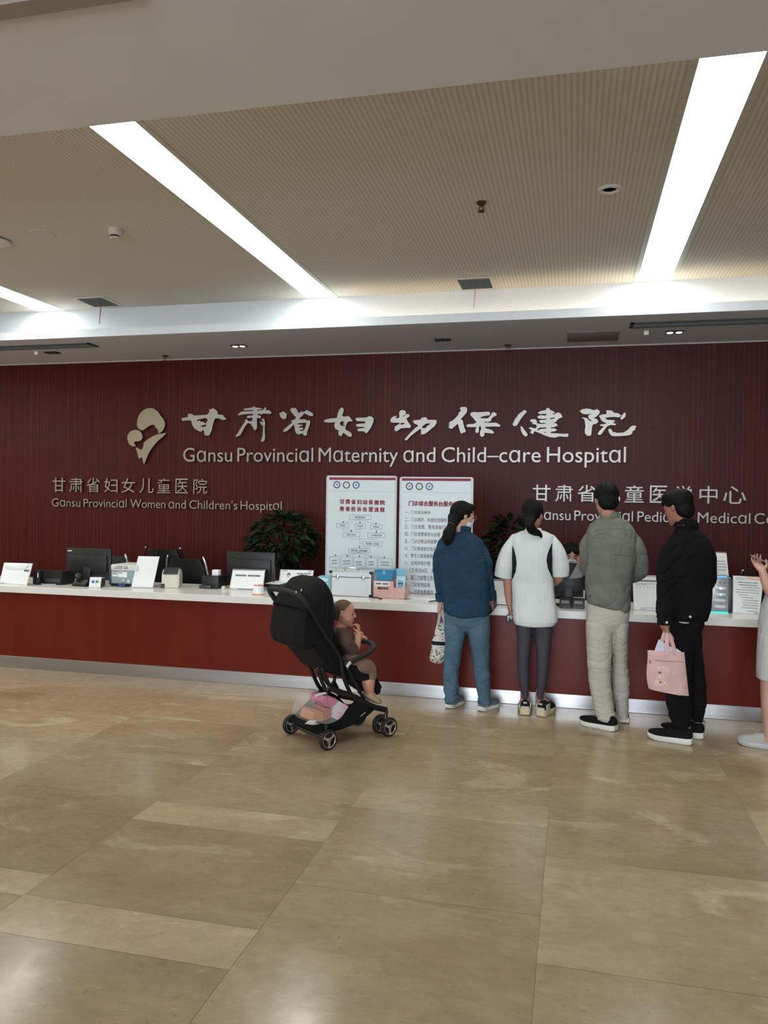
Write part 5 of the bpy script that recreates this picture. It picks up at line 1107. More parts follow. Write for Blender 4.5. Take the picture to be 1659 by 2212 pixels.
# bag hanging from her left hand
c = PY(947, 1395, Y + .06)
t = thing('handbag', 'black and white patterned tote bag with a dark stripe, held by the woman in blue', 'handbag', (c.x, c.y, PY(945, 1430, Y + .06).z))
def bagmat():
    m = bpy.data.materials.new('black and white print'); m.use_nodes = True; nt = m.node_tree; N = nt.nodes; L = nt.links; b = N['Principled BSDF']
    tc = N.new('ShaderNodeTexCoord'); mp = N.new('ShaderNodeMapping'); mp.inputs['Scale'].default_value = (1, .6, 1); L.new(tc.outputs['Object'], mp.inputs[0])
    n = N.new('ShaderNodeTexNoise'); n.inputs['Scale'].default_value = 26; n.inputs['Detail'].default_value = 3; n.inputs['Distortion'].default_value = 2.2; L.new(mp.outputs[0], n.inputs[0])
    r = N.new('ShaderNodeValToRGB'); L.new(n.outputs['Fac'], r.inputs[0]); r.color_ramp.elements[0].position = .40; r.color_ramp.elements[0].color = (.02, .02, .022, 1); r.color_ramp.elements[1].position = .47; r.color_ramp.elements[1].color = lin((206, 204, 196)) + (1,)
    e = r.color_ramp.elements.new(.56); e.color = lin((206, 204, 196)) + (1,); e = r.color_ramp.elements.new(.60); e.color = lin((120, 118, 114)) + (1,); e = r.color_ramp.elements.new(.64); e.color = lin((210, 208, 200)) + (1,)
    L.new(r.outputs[0], b.inputs['Base Color']); b.inputs['Roughness'].default_value = .8; return m
M_bag = bagmat()
YB_ = Y + .07
BG = [(1346, 944, 966, .030), (1360, 941, 967, .046), (1380, 937, 967, .058), (1400, 933, 966, .066), (1418, 929, 964, .070), (1426, 929.5, 962, .066), (1431, 938, 956, .048)]
q = MB(); q.rings([[PY(px, py, YB_) * 1 for px, py in ()] or r for r in prings(YB_, BG, 1.0, 3.2)]); put('bag_body', q, M_bag, t, 60)
q = MB(); q.rings(prings(YB_, [(1383, 935.5, 967.5, .062), (1391, 934, 967.5, .065)], 1.03, 3.2)); put('stripe_band', q, cloth('black webbing', (18, 20, 22)), t, 40)
q = MB(); q.rings(prings(YB_, [(1380.5, 936, 967.5, .061), (1383, 935.5, 967.5, .0625)], 1.035, 3.2)); q.rings(prings(YB_, [(1391.5, 934, 967.5, .0655), (1394, 933.5, 967.5, .066)], 1.035, 3.2)); put('white_piping', q, cloth('white webbing', (204, 204, 200)), t, 40)
for dy in (-.03, .035):
    q = MB(); q.tube(catmull([PY(947, 1349, YB_ + dy), PY(949.5, 1330, YB_ + dy * .6), PY(953, 1312, YB_ - .005), PY(957, 1330, YB_ + dy * .6), PY(962, 1349, YB_ + dy)], 5), .011, 8, flat=(1, .25), up=(0, 1, 0)); put('handle', q, cloth('grey webbing', (168, 168, 164)), t, 60)
q = MB(); a = PY(1065, 1309, Y + .20); q.cbox((0, 0, 0), (.012, .14, .075), .004, M=LM(a, -.25, .35, .1)); tag(put('mobile_phone', q, M_black), 'dark phone in the right hand of the woman in blue', 'phone')
# ================================================================== woman in the white tunic
Y = 6.02
t = person('woman in a long white tunic with black side panels and grey leggings', PY(1152, 1540, Y).x, Y)
TB = [(1144, 1136, 1168, .05, 0), (1149, 1122, 1184, .075, 0), (1156, 1108, 1197, .092, 0), (1170, 1105, 1197, .108, 0), (1200, 1105, 1195, .115, -.005), (1230, 1105, 1194, .115, 0), (1257, 1105, 1196, .115, .01), (1290, 1106, 1199, .122, .01), (1320, 1107, 1204, .128, .01), (1340, 1108.5, 1205, .128, .01), (1349, 1112, 1198, .12, .01), (1351, 1122, 1186, .105, .01)]
q = MB(); q.rings(prings(Y, TB, p=2.6)); tun = vox(q, .003, 6); folds(tun, .007, (7, 7, 2.2), 5.5, lambda c: min(1, max(.15, (1.35 - c.z) * 2)))
pl, pr = [(1174, 1105), (1185, 1110.5), (1200, 1115), (1216, 1117), (1235, 1114.5), (1250, 1107.5), (1256, 1104)], [(1172, 1193), (1185, 1187), (1200, 1182), (1212, 1181), (1228, 1184), (1245, 1191), (1255, 1197)]
def at_row(T_, y):
    for a, b_ in zip(T_, T_[1:]):
        if a[0] <= y <= b_[0]: return a[1] + (b_[1] - a[1]) * (y - a[0]) / (b_[0] - a[0])
    return None
tun.calc_loop_triangles() if hasattr(tun, 'calc_loop_triangles') else None
for p_ in tun.polygons:
    x, y = proj((p_.center.x, Y - .06, p_.center.z)); a, b_ = at_row(pl, y), at_row(pr, y)
    if (a and x < a) or (b_ and x > b_): p_.material_index = 1
M_tun = cloth('white scuba fabric', (206, 212, 212), var=.03, bump=.08); M_navy = cloth('black jersey', (22, 26, 32))
tn = put('tunic', tun, [M_tun, M_navy], t, 180)
for k, (S_, hem) in enumerate((([(1114, 1166, .0, .048), (1099, 1192, .0, .062), (1092, 1222, .0, .076), (1088, 1246, 0.01, .072)], None), ([(1188, 1166, .0, .048), (1203, 1192, .0, .061), (1208.5, 1222, .02, .072), (1209.5, 1244, .03, .066)], None))):
    q = MB(); P_ = [PY(a, b_, Y + c) for a, b_, c, r in S_]
    q.tube(catmull(P_, 4), interp([r for *_, r in S_], 4), 20, False); q.ell(P_[0], (.05, .05, .047), 18, 10); me = vox(q, .0045, 3); folds(me, .005, (8, 8, 3), 1.7 + k); put('sleeve', me, M_tun, tn, 180)
q = MB(); a = PY(1152, 1143, Y); q.rings([[a + Vector((r * math.cos(i * .314), r * .9 * math.sin(i * .314), z)) for i in range(20)] for z, r in ((-.02, .066), (.006, .058), (.010, .055), (.004, .052), (-.016, .058))]); put('neckband', q, M_tun, tn, 60)
LL = [(1335, 1112, 1154, .085, .02), (1351, 1114.5, 1153, .088, .02), (1376, 1117, 1150, .082, .02), (1400, 1117, 1146.5, .074, .02), (1433, 1117, 1143, .064, .02), (1458, 1119, 1144, .061, .03), (1480, 1122, 1143, .052, .04), (1497, 1126, 1142, .042, .05), (1508, 1127.5, 1141.5, .04, .05)]
LR = [(1335, 1152, 1195, .085, .02), (1351, 1153, 1194, .088, .02), (1376, 1154, 1192, .082, .02), (1410, 1159, 1188, .072, .02), (1445, 1160, 1186, .064, .02), (1470, 1159, 1182, .058, .03), (1490, 1159.5, 1177, .046, .04), (1502, 1160, 1174.5, .041, .05), (1510, 1161, 1174, .04, .05)]
HP = [(1300, 1112, 1196, .11, .015), (1335, 1112, 1195, .11, .02), (1350, 1114, 1194, .10, .02)]
q = MB(); q.rings(prings(Y, HP)); q.rings(prings(Y, LL)); q.rings(prings(Y, LR)); lg = vox(q, .0055, 4); put('leggings', lg, cloth('dark grey legging', (64, 64, 72), .7, var=.06), t, 180)
Fw = Frame(PY(1149, 1112, Y - .005), .215, math.radians(-22), math.radians(10))
q = MB(); q.rings(prings(Y, TB, .84)); q.rings(prings(Y, HP, .86)); q.rings(prings(Y, LL[:-1], .86)); q.rings(prings(Y, LR[:-1], .86)); head(q, Fw, .20, PY(1152, 1158, Y))
wl = PY(1100, 1303, Y + .01); limbs(q, [PY(1114, 1172, Y), PY(1099, 1235, Y), PY(1097, 1262, Y), wl], [.036, .038, .035, .024])
hand(q, wl, (.12, .12, -1), (.9, .2, .1), (.1, .9, .1), .165, (18, 28, 22), 25)
wr = PY(1190, 1262, Y + .28); limbs(q, [PY(1188, 1172, Y), PY(1206, 1236, Y + .03), PY(1204, 1252, Y + .08), wr], [.036, .038, .036, .024]); hand(q, wr, (-.3, .95, -.1), (-.2, 0, -1), (-.9, -.2, 0), .16, (15, 20, 15), 20)
for px in (1134, 1167): a = PY(px, 1505, Y + .06); q.tube([a + Vector((0, 0, .04)), Vector((a.x, a.y, .06)), Vector((a.x, a.y + .12, .05))], [.036, .036, .028], 12)
put('body', vox(q, VB, 4), M_skin, t, 180)
q = MB(); q.ell((0, -.09, .15), (.385, .44, .40), 24, 16, M=Fw.M); q.ell((0, -.25, -.13), (.29, .25, .24), 18, 12, M=Fw.M); q.ell((0, .1, .36), (.28, .28, .16), 16, 10, M=Fw.M)
limbs(q, [PY(1146, 1124, Y - .10), PY(1145, 1134, Y - .135), PY(1150, 1145, Y - .12), PY(1161, 1151, Y - .108), PY(1168, 1156, Y - .10), PY(1170, 1162, Y - .10)], [.036, .034, .036, .026, .015, .005])
hr = vox(q, .005, 3); folds(hr, .005, (40, 40, 7), 6.2); put('hair', hr, M_hair, t, 180)
q = MB(); q.ell(PY(1145, 1119, Y - .118), (.013, .010, .008), 12, 8); put('hair_tie', q, mat('red hair tie', (226, 40, 56), .5), t)
M_cream = mat('cream rubber', (196, 182, 152), .55); M_offw = cloth('off white leather', (190, 186, 174), .6, bump=.05); M_blks = cloth('black suede', (22, 21, 22))
for hp_, dx in (((1134, 1546), -.06), ((1167, 1549), .34)):
    a = PZ(*hp_, 0); shoe(t, a, a + Vector((dx, 1, 0)), M_blks, M_cream, .235, .105, .045, .95, [(-.008, .035, -.28, .28, .055, .070, M_offw, 'heel_panel'), (-.010, .03, -.13, .13, .092, .102, M_offw, 'heel_tab'), (.12, .38, -.42, -.34, .05, .09, M_offw, 'side_panel'), (.12, .38, .34, .42, .05, .09, M_offw, 'side_panel')], lace=M_offw)
a = PY(1101.5, 1336, Y + .02); q = MB()
for dx, dz in ((-.012, 0), (.006, .01)): q.tube([a + Vector((dx + .016 * math.cos(k * .5236), .01 * math.sin(k * .5236), dz + .030 * math.sin(k * .5236))) for k in range(13)], .003, 6)
q.tube([a + Vector((-.012, 0, .03)), PY(1103, 1312, Y + .03)], .0028, 6); q.tube([a + Vector((.012, 0, .03)), PY(1105, 1312, Y + .03)], .0028, 6)
t2 = thing('sunglasses', 'dark folded glasses dangling from the hand of the woman in white', 'glasses', (a.x, a.y, a.z - .03)); put('frame', q, M_black, t2)
for dx, dz in ((-.012, 0), (.006, .01)):
    q = MB(); q.ell(a + Vector((dx, 0, dz)), (.013, .003, .026), 14, 8); put('lens', q, mat('grey lens', (110, 128, 132), .1, spec=.8), t2)
# ================================================================== man in the green shirt
Y = 5.90
t = person('man in a sage green shirt and light khaki trousers with black sneakers', PY(1314, 1550, Y).x, Y)
TB = [(1117, 1298, 1338, .055, 0), (1123, 1286, 1352, .078, 0), (1134, 1272, 1366, .10, 0), (1150, 1266, 1374, .118, -.01), (1178, 1264, 1377, .130, -.015), (1210, 1265, 1374, .132, -.01), (1240, 1264, 1368, .132, 0), (1262, 1263, 1365, .134, .01), (1285, 1264.5, 1364, .137, .01), (1303, 1266, 1363.5, .138, .01), (1314, 1287, 1362.5, .128, .01), (1322, 1310, 1360, .10, .01)]
SL = [(1283, 1154, .0, .052), (1270, 1180, .0, .062), (1268, 1210, .03, .060), (1275, 1232, .08, .056), (1266, 1228, .16, .047)]
SR = [(1358, 1156, .0, .052), (1374, 1184, .0, .064), (1381, 1212, .02, .064), (1382, 1234, .06, .060), (1368, 1246, .15, .050)]
q = MB(); q.rings(prings(Y, TB, p=2.5))
for S_ in (SL, SR): limbs(q, [PY(a, b_, Y + c) for a, b_, c, r in S_], [r for *_, r in S_])
q.tube([PY(1318, 1128, Y), PY(1317.5, 1119, Y), PY(1317, 1110, Y - .008)], [.095, .072, .065], 18, False)
me = vox(q, VC, 10); folds(me, .012, (6, 6, 6), 12.3); D = Drape(me); M_sage = cloth('sage green linen', (106, 109, 100), var=.12, scale=14)
sh = put('shirt', me, M_sage, t, 180); M_sseam = cloth('sage seam', (82, 90, 80))
put('yoke_seam', D.seam([(1284, 1147), (1300, 1144), (1320, 1143), (1340, 1143), (1360, 1146)], .002), M_sseam, sh); put('back_seam', D.seam([(1326, 1198), (1340, 1199), (1352, 1200), (1366, 1200)], .002), M_sseam, sh)
q = MB(); a = PY(1317, 1114, Y - .004); q.rings([[a + Vector((r * math.cos(i * .314), r * 1.0 * math.sin(i * .314), z - .12 * r * math.sin(i * .314))) for i in range(20)] for z, r in ((-.018, .074), (.012, .069), (.022, .066), (.014, .062), (-.010, .063))]); put('collar', q, M_sage, sh, 60)
p = D(1275.5, 1288); q = MB(); q.cbox(p, (.014, .006, .014), .002); put('hem_tag', q, M_blackm, sh, 0)
HP = [(1300, 1267, 1361, .120, .01), (1322, 1266, 1361, .128, .01), (1345, 1266, 1358, .122, .01), (1362, 1274, 1350, .085, .01)]
LL = [(1345, 1265, 1320, .112, .0), (1370, 1265, 1325, .118, -.005), (1398, 1266.5, 1323, .108, -.015), (1426, 1268, 1321, .092, -.03), (1468, 1271, 1320, .088, -.04), (1510, 1278, 1324, .084, -.05), (1540, 1284, 1330, .080, -.06), (1556, 1289, 1330, .078, -.07)]
LR = [(1345, 1316, 1359, .112, .02), (1370, 1322, 1357, .112, .03), (1398, 1321, 1355.5, .102, .05), (1430, 1321, 1356, .088, .08), (1468, 1321, 1360, .084, .09), (1495, 1322, 1359.5, .078, .10), (1520, 1329, 1358, .070, .10), (1549, 1331, 1358, .070, .11)]
q = MB(); q.rings(prings(Y, HP)); q.rings(prings(Y, LL)); q.rings(prings(Y, LR)); me = vox(q, VC, 10); folds(me, .010, (6, 6, 17), 21.0, lambda c: .5 + max(0, .75 - c.z) * .8); put('trousers', me, cloth('pale khaki cotton', (178, 175, 163), var=.07), t, 180)
Fg = Frame(PY(1312, 1082, Y - .015), .232, math.radians(14), math.radians(20))
q = MB(); q.rings(prings(Y, TB, .86)); q.rings(prings(Y, HP, .86)); q.rings(prings(Y, LL, .80)); q.rings(prings(Y, LR, .80)); head(q, Fg, .215, PY(1318, 1134, Y))
for S_ in (SL, SR): limbs(q, [PY(a, b_, Y + c) for a, b_, c, r in S_], [r * .72 for *_, r in S_])
wl, wr = PY(1262, 1222, Y + .22), PY(1350, 1254, Y + .25)
q.tube([PY(1267, 1228, Y + .15), wl], [.036, .028], 14); q.tube([PY(1368, 1246, Y + .14), wr], [.036, .028], 14)
hand(q, wl, (-.25, .55, .65), (.55, .6, -.2), (.3, -.1, .9), .185, (40, 55, 40), 45); hand(q, wr, (-.6, .75, .1), (-.5, .3, -.6), (-.2, .1, .9), .185, (35, 45, 35), 40)
for px, py, dy in ((1308, 1556, -.08), (1345, 1545, .11)): a = PY(px, py, Y + dy); q.tube([a + Vector((0, 0, .06)), Vector((a.x, a.y, .065)), Vector((a.x - .02, a.y + .06, .05))], [.040, .036, .026], 12)
put('body', vox(q, VB, 4), M_skin, t, 180)
def short_hair(F, seed, fringe=0):
    q = MB(); q.ell((0, -.09, .195), (.385, .44, .365), 24, 16, M=F.M); q.ell((0, -.23, -.08), (.32, .265, .33), 20, 12, M=F.M); q.ell((0, .12, .36), (.30, .30, .17), 16, 10, M=F.M)
    if fringe: q.ell((.0, .30, .22), (.26, .13, .13), 14, 10, M=F.M)
    h = vox(q, .005, 2); folds(h, .006, (34, 34, 18), seed); return h
put('hair', short_hair(Fg, 3.3), M_hair, t, 180)
M_knit = cloth('black knit', (9, 9, 10)); M_sole2 = mat('pale foam sole', (208, 206, 200), .55, var=.1, scale=60)
shoe(t, PZ(1331, 1580, 0), PZ(1254, 1563, 0), M_knit, M_sole2, .285, .10, .034, .95); a = PZ(1350, 1563, 0); shoe(t, a, a + Vector((-.10, .99, 0)), M_knit, M_sole2, .27, .10, .036, .95)
a = PY(1250, 1232, Y + .27); q = MB(); M_ = LM(a, .4, .5, .15); q.rings([[M_ @ Vector((x, .0 + .02 * x * x * 60, z)) for x, z in ((-.045, -.09), (.05, -.06), (.06, .08), (-.03, .06))], [M_ @ Vector((x, .0012 + .02 * x * x * 60, z)) for x, z in ((-.045, -.09), (.05, -.06), (.06, .08), (-.03, .06))]])
tag(put('paper_slip', q, mat('grey paper', (150, 150, 152), .6)), 'greyish paper slip held up by the man in green', 'paper')
# ================================================================== man in black
Y = 5.72
t = person('man in a black jacket and black trousers carrying a pink tote', PY(1480, 1590, Y).x, Y)
TB = [(1140, 1466, 1502, .06, 0), (1146, 1459, 1514, .08, 0), (1154, 1451, 1524, .10, 0), (1168, 1442, 1534, .122, 0), (1194, 1441, 1536, .138, -.01), (1225, 1440, 1538, .142, -.01), (1250, 1439, 1539, .142, 0), (1280, 1437, 1538, .142, .01), (1310, 1437, 1535, .142, .01), (1330, 1440, 1530, .14, .01), (1339, 1448, 1527, .13, .01)]
SL = [(1456, 1174, -.02, .052), (1443, 1202, -.05, .066), (1439, 1245, -.06, .064), (1436.5, 1290, -.09, .060), (1435.5, 1325, -.12, .054), (1436, 1350, -.13, .050)]
SR = [(1518, 1174, .02, .052), (1527, 1202, .06, .062), (1530, 1240, .12, .060), (1520, 1270, .20, .055)]
q = MB(); q.rings(prings(Y, TB, p=2.5))
for S_ in (SL, SR): q.tube(catmull([PY(a, b_, Y + c) for a, b_, c, r in S_], 4), interp([r for *_, r in S_], 4), 18, False); q.ell(PY(S_[0][0], S_[0][1], Y + S_[0][2]), (.054, .054, .052), 18, 10)
q.tube([PY(1483, 1152, Y), PY(1482.5, 1142, Y), PY(1482, 1130, Y - .008)], [.10, .078, .070], 18, False)
me = vox(q, VC, 10); folds(me, .012, (6, 6, 8), 33.0); D = Drape(me); M_blk = cloth('black drill', (8, 8, 9), .95, var=.1, bump=.18)
jk = put('jacket', me, M_blk, t, 180)
q = MB(); a = PY(1482, 1131, Y - .006); q.rings([[a + Vector((r * math.cos(i * .314), r * 1.0 * math.sin(i * .314), z - .14 * r * math.sin(i * .314) - .05 * r * math.cos(i * .314))) for i in range(20)] for z, r in ((-.020, .084), (.014, .074), (.024, .070), (.014, .066), (-.012, .068))]); put('collar', q, M_blk, jk, 60)
for c in ((1491, 1332), (1440, 1344.5)):
    p = D(*c, off=.001)
    if p is None: p = PY(c[0], c[1], Y - .13)
    q = MB(); q.cyl(p + Vector((0, .004, 0)), p + Vector((0, -.004, 0)), .0085, n=16); put('snap_button', q, mat('nickel snap', (150, 150, 150), .45, metal=.6), jk)
q = MB(); q.rings(prings(Y, [(1339.4, 1460, 1489, .122, -.018), (1341.4, 1461, 1488, .122, -.018)])); put('white_undershirt', q, cloth('white cotton', (190, 190, 190)), t, 40)
HP = [(1325, 1447, 1524, .125, .01), (1345, 1446, 1521, .13, .01), (1366, 1448, 1517, .122, .01), (1392, 1458, 1508, .08, .01)]
LL = [(1366, 1446, 1494, .12, -.01), (1400, 1446, 1496, .116, -.02), (1440, 1440, 1494, .102, -.04), (1480, 1438, 1493, .098, -.05), (1520, 1439, 1494, .092, -.05), (1548, 1445, 1494, .082, -.06), (1567, 1453, 1492, .074, -.07)]
LR = [(1366, 1480, 1517, .12, .03), (1400, 1484, 1516, .112, .05), (1440, 1486, 1521, .100, .08), (1480, 1486, 1526, .098, .08), (1520, 1486, 1525, .090, .08), (1540, 1488, 1522, .082, .08), (1558, 1490, 1518, .074, .08)]
q = MB(); q.rings(prings(Y, HP)); q.rings(prings(Y, LL)); q.rings(prings(Y, LR)); me = vox(q, VC, 10); folds(me, .012, (7, 7, 13), 41.0); put('trousers', me, M_blk, t, 180)
Fk = Frame(PY(1470, 1097, Y - .01), .232, math.radians(52), math.radians(14))
q = MB(); q.rings(prings(Y, TB, .86)); q.rings(prings(Y, HP, .86)); q.rings(prings(Y, LL, .80)); q.rings(prings(Y, LR, .80)); head(q, Fk, .225, PY(1484, 1152, Y))
for S_ in (SL, SR): limbs(q, [PY(a, b_, Y + c) for a, b_, c, r in S_], [r * .70 for *_, r in S_])
wl, wr = PY(1437.5, 1353, Y - .135), PY(1505, 1280, Y + .28); q.tube([PY(1436, 1335, Y - .125), wl], [.034, .029], 14); q.tube([PY(1520, 1270, Y + .19), wr], [.036, .028], 14)
hand(q, wl, (.12, .05, -1), (.9, .35, 0), (-.3, .95, 0), .19, (62, 75, 55), 55); hand(q, wr, (-.5, .8, 0), (-.5, -.2, -.8), (-.3, 0, .9), .185, (35, 45, 35), 40)
for px, py, dy in ((1474, 1575, -.07), (1505, 1572, .08)): a = PY(px, py, Y + dy); q.tube([a + Vector((0, 0, .06)), Vector((a.x, a.y, .065)), Vector((a.x - .06, a.y + .03, .05))], [.040, .040, .030], 12)
put('body', vox(q, VB, 4), M_skint, t, 180)
put('hair', short_hair(Fk, 9.3, 1), M_hair, t, 180)
for (h_, t_, dy) in (((1496, 1609), (1402, 1593), -.02), ((1521, 1596), (1430, 1580), 0)):
    shoe(t, PZ(*h_, 0), PZ(*t_, 0), M_knit, M_swhite, .295, .104, .036, .95, lace=M_knit)
q = MB()
for px, py, dy in ((1476, 1578, -.065), (1508, 1566, .085)): a = PY(px, py, Y + dy); q.tube([a + Vector((0, 0, .03)), a + Vector((0, 0, -.02))], .047, 16, False)
put('socks', q, cloth('white sock', (192, 190, 186)), t, 60)
# pink tote in his left hand
YB_ = Y - .215; c = PY(1440, 1500, YB_)
t = thing('tote_bag', 'pale pink tote bag with small white print, held by the man in black', 'tote bag', (c.x, YB_, c.z))
cs = [PY(1401, 1487, YB_), PY(1488, 1503, YB_), PY(1478, 1409, YB_), PY(1396, 1404.5, YB_)]
M_tote = cloth('pale pink canvas', (206, 170, 168), .8, var=.04)
q = MB(); N_, K = 14, 14; fr = []; bk = []
P = Panel(*cs)
for i in range(K + 1):
    v = i / K; row = []; rowb = []
    for j in range(N_ + 1):
        u = j / N_; e = math.sin(math.pi * u) ** .5 * (.030 * (1 - v) ** .6 + .014 + .012 * noise.noise(Vector((u * 5, v * 5, 3))))
        b_ = P.at(u, v); b_ = b_ + Vector(((-.008 * math.sin(v * 5) * (1 - u)), 0, 0)); row.append(b_ + Vector((0, -e, 0))); rowb.append(b_ + Vector((0, e, 0)))
    fr.append(row + rowb[::-1])
q.rings(fr); me = q.mesh('bag_body'); D = Drape(me); put('bag_body', me, M_tote, t, 60)
q = MB(); p_ = [D(px, py, .002) for px, py in ((1399, 1422), (1415, 1425.5), (1435, 1428), (1456, 1429), (1477, 1430))]; q.tube([x for x in p_ if x], .0022, 6); put('zip_seam', q, cloth('pink seam', (170, 128, 128)), t)
p = D(1404.5, 1427, .003); q = MB(); q.cbox(p + Vector((0, 0, -.008)), (.008, .004, .022), .002); put('zip_pull', q, mat('bronze pull', (110, 84, 70), .4, metal=.6), t, 0)
Pf = None
def on_bag(px, py): return D(px, py, .0015)
for s_, x0, x1, y0, y1 in (('MEDIA', 1419.5, 1447, 1441, 1451), ('ART', 1418, 1435, 1457, 1466), ('BOX', 1415, 1441, 1470, 1480)):
    me = text_mesh(s_, .0); a, b_, c_, d_ = bounds(me)
    for v in me.vertices:
        h = on_bag(x0 + (x1 - x0) * (v.co.x - a) / (b_ - a), y1 - (y1 - y0) * (v.co.y - c_) / (d_ - c_)); v.co = h if h else PY(x0, y1, YB_ - .04)
    put('printed_word', me, mat('white print ink', (222, 212, 204), .7), t, 0)
for px, py, c_ in ((1425, 1452.5, (140, 70, 84)), (1425, 1468.5, (214, 168, 90)), (1427, 1473.5, (120, 76, 56))):
    q = MB(); p = on_bag(px, py); q.ell(p, (.011, .0012, .006), 12, 6, M=None); put('printed_spot', q, mat('spot %d' % c_[0], c_, .7), t)
for xa, xb, dy in ((1421, 1449, .022), (1440, 1462, -.022)):
    q = MB(); top = PY(1443, 1366.5, YB_ + .03)
    if dy < 0: w_ = [PY(1441, 1412, YB_ - .03), PY(1441, 1385, YB_ - .01), PY(1442.5, 1367, YB_ + .055), PY(1447, 1371, YB_ + .05), PY(1455, 1395, YB_ - .0), PY(1459, 1412, YB_ - .012)]
    else: w_ = [PY(1421, 1408, YB_ + .03), PY(1430, 1385, YB_ + .03), PY(1437, 1367, YB_ + .062), PY(1446, 1371, YB_ + .062), PY(1452, 1392, YB_ + .035), PY(1456, 1410, YB_ + .03)]
    q.tube(catmull(w_, 5), .0135, 8, flat=(1, .18), up=(0, 1, 0)); put('handle', q, M_tote, t, 60)
q = MB(); vs = [PY(px, py, YB_ + dy) for px, py, dy in ((1414, 1415, .0), (1415, 1402, .0), (1423, 1381, .005), (1436, 1389, .0), (1448, 1397, .0), (1463, 1402, .0), (1472, 1408, .0), (1474, 1416, .0))]
q.rings([[v + Vector((0, .004, 0)) for v in vs], [v + Vector((0, .001, 0)) for v in vs]]); tag(put('paper_bundle', q, mat('bluish white plastic', (188, 196, 206), .5)), 'white papers sticking out of the pink tote', 'paper')
# ================================================================== person cut off by the right edge
Y = 5.66
t = person('person in white at the right edge, cut off by the frame, holding up a phone', PY(1690, 1600, Y).x, Y)
TB = [(1140, 1692, 1722, .05, 0), (1150, 1682, 1734, .08, 0), (1166, 1676, 1742, .10, 0), (1200, 1674, 1742, .118, 0), (1240, 1672, 1740, .12, 0), (1275, 1660, 1738, .12, 0), (1310, 1646, 1738, .125, 0), (1345, 1639.5, 1742, .13, 0), (1380, 1638, 1742, .13, 0)]
LEGS = [(1370, 1638, 1742, .13, 0), (1410, 1636, 1743, .135, 0), (1450, 1635, 1744, .14, 0), (1468, 1635, 1744, .14, 0)]
SL = [(1688, 1172, -.02, .050), (1682, 1205, -.03, .056), (1682, 1240, -.03, .060)]; SR = [(1726, 1168, .0, .058), (1736, 1210, .02, .06), (1736, 1245, .03, .06)]
q = MB(); q.rings(prings(Y, TB, p=2.5))
for S_ in (SL, SR): q.tube(catmull([PY(a, b_, Y + c) for a, b_, c, r in S_], 4), interp([r for *_, r in S_], 4), 18, False)
me = vox(q, VC, 4); folds(me, .008, (7, 7, 5), 51.); M_wc = cloth('white cotton', (190, 190, 190)); put('top', me, M_wc, t, 180)
q = MB(); q.rings(prings(Y, LEGS)); me = vox(q, VC, 4); folds(me, .010, (8, 8, 2), 55.); put('skirt', me, M_wc, t, 180)
LL = [(1440, 1648, 1682, .065, -.01), (1466, 1643, 1681, .072, -.02), (1500, 1643, 1676, .066, -.03), (1540, 1645, 1674, .058, -.03), (1575, 1649, 1671, .044, -.03), (1592, 1651, 1670, .040, -.03)]
LR = [(1440, 1694, 1734, .065, .04), (1466, 1694, 1734, .072, .06), (1500, 1696, 1730, .066, .08), (1540, 1698, 1726, .058, .08), (1570, 1700, 1722, .044, .08), (1588, 1702, 1721, .040, .08)]
Fr = Frame(PY(1704, 1106, Y), .215, math.radians(70), math.radians(15))
q = MB(); q.rings(prings(Y, TB, .86)); q.rings(prings(Y, [(1365, 1640, 1740, .12, .02), (1400, 1640, 1740, .12, .02), (1445, 1640, 1738, .115, .02)], .9)); q.rings(prings(Y, LL)); q.rings(prings(Y, LR)); head(q, Fr, .2, PY(1707, 1160, Y))
wl = PY(1647, 1234, Y - .05); limbs(q, [PY(1688, 1175, Y - .02), PY(1682, 1235, Y - .03), PY(1672, 1285, Y - .04), PY(1657, 1264, Y - .05), wl], [.040, .040, .036, .033, .024])
hand(q, wl, (-.25, .72, .60), (.15, -.6, .75), (.95, .2, .1), .155, (14, 26, 22), 35)
wr = PY(1692, 1240, Y + .06); limbs(q, [PY(1726, 1168, Y), PY(1738, 1250, Y + .03), PY(1705, 1240, Y + .08), wr], [.044, .040, .034, .024]); hand(q, wr, (-.9, .1, .3), (0, -.6, .7), (-.1, .8, .5), .165, (30, 40, 30), 30)
FE = ((PZ(1682, 1622, 0), PZ(1596, 1606, 0)), (PZ(1730, 1605, 0), PZ(1640, 1592, 0)))
for (px, dy), (h_, t_) in zip(((1660, -.03), (1711, .08)), FE): a = PY(px, 1580, Y + dy); q.tube([a + Vector((0, 0, .04)), h_.lerp(t_, .22) + Vector((0, 0, .075)), h_.lerp(t_, .30) + Vector((0, 0, .055)), h_.lerp(t_, .55) + Vector((0, 0, .045))], [.038, .036, .034, .024], 12)
put('body', vox(q, VB, 4), M_skin2, t, 180)
q = MB(); q.ell((0, -.1, .15), (.385, .44, .40), 24, 16, M=Fr.M); q.ell((0, -.3, -.3), (.32, .22, .4), 18, 12, M=Fr.M); hr = vox(q, .006, 3); folds(hr, .005, (40, 40, 7), 1.2); put('hair', hr, M_hair, t, 180)
M_silver = cloth('silver grey mesh', (168, 166, 164), .6, bump=.3); M_sil2 = mat('silver sole', (176, 176, 176), .45)
shoe(t, PZ(1682, 1622, 0), PZ(1596, 1606, 0), M_silver, M_sil2, .255, .098, .034, .95); shoe(t, PZ(1730, 1605, 0), PZ(1640, 1592, 0), M_silver, M_sil2, .255, .098, .034, .95)
a, c = PY(1622, 1199, Y + .02), PY(1664, 1218, Y + .02); ux = (c - a).normalized(); q = MB(); n_ = Vector((.3, -.05, .95)); n_ = (n_ - ux * n_.dot(ux)).normalized(); w_ = ux.cross(n_)
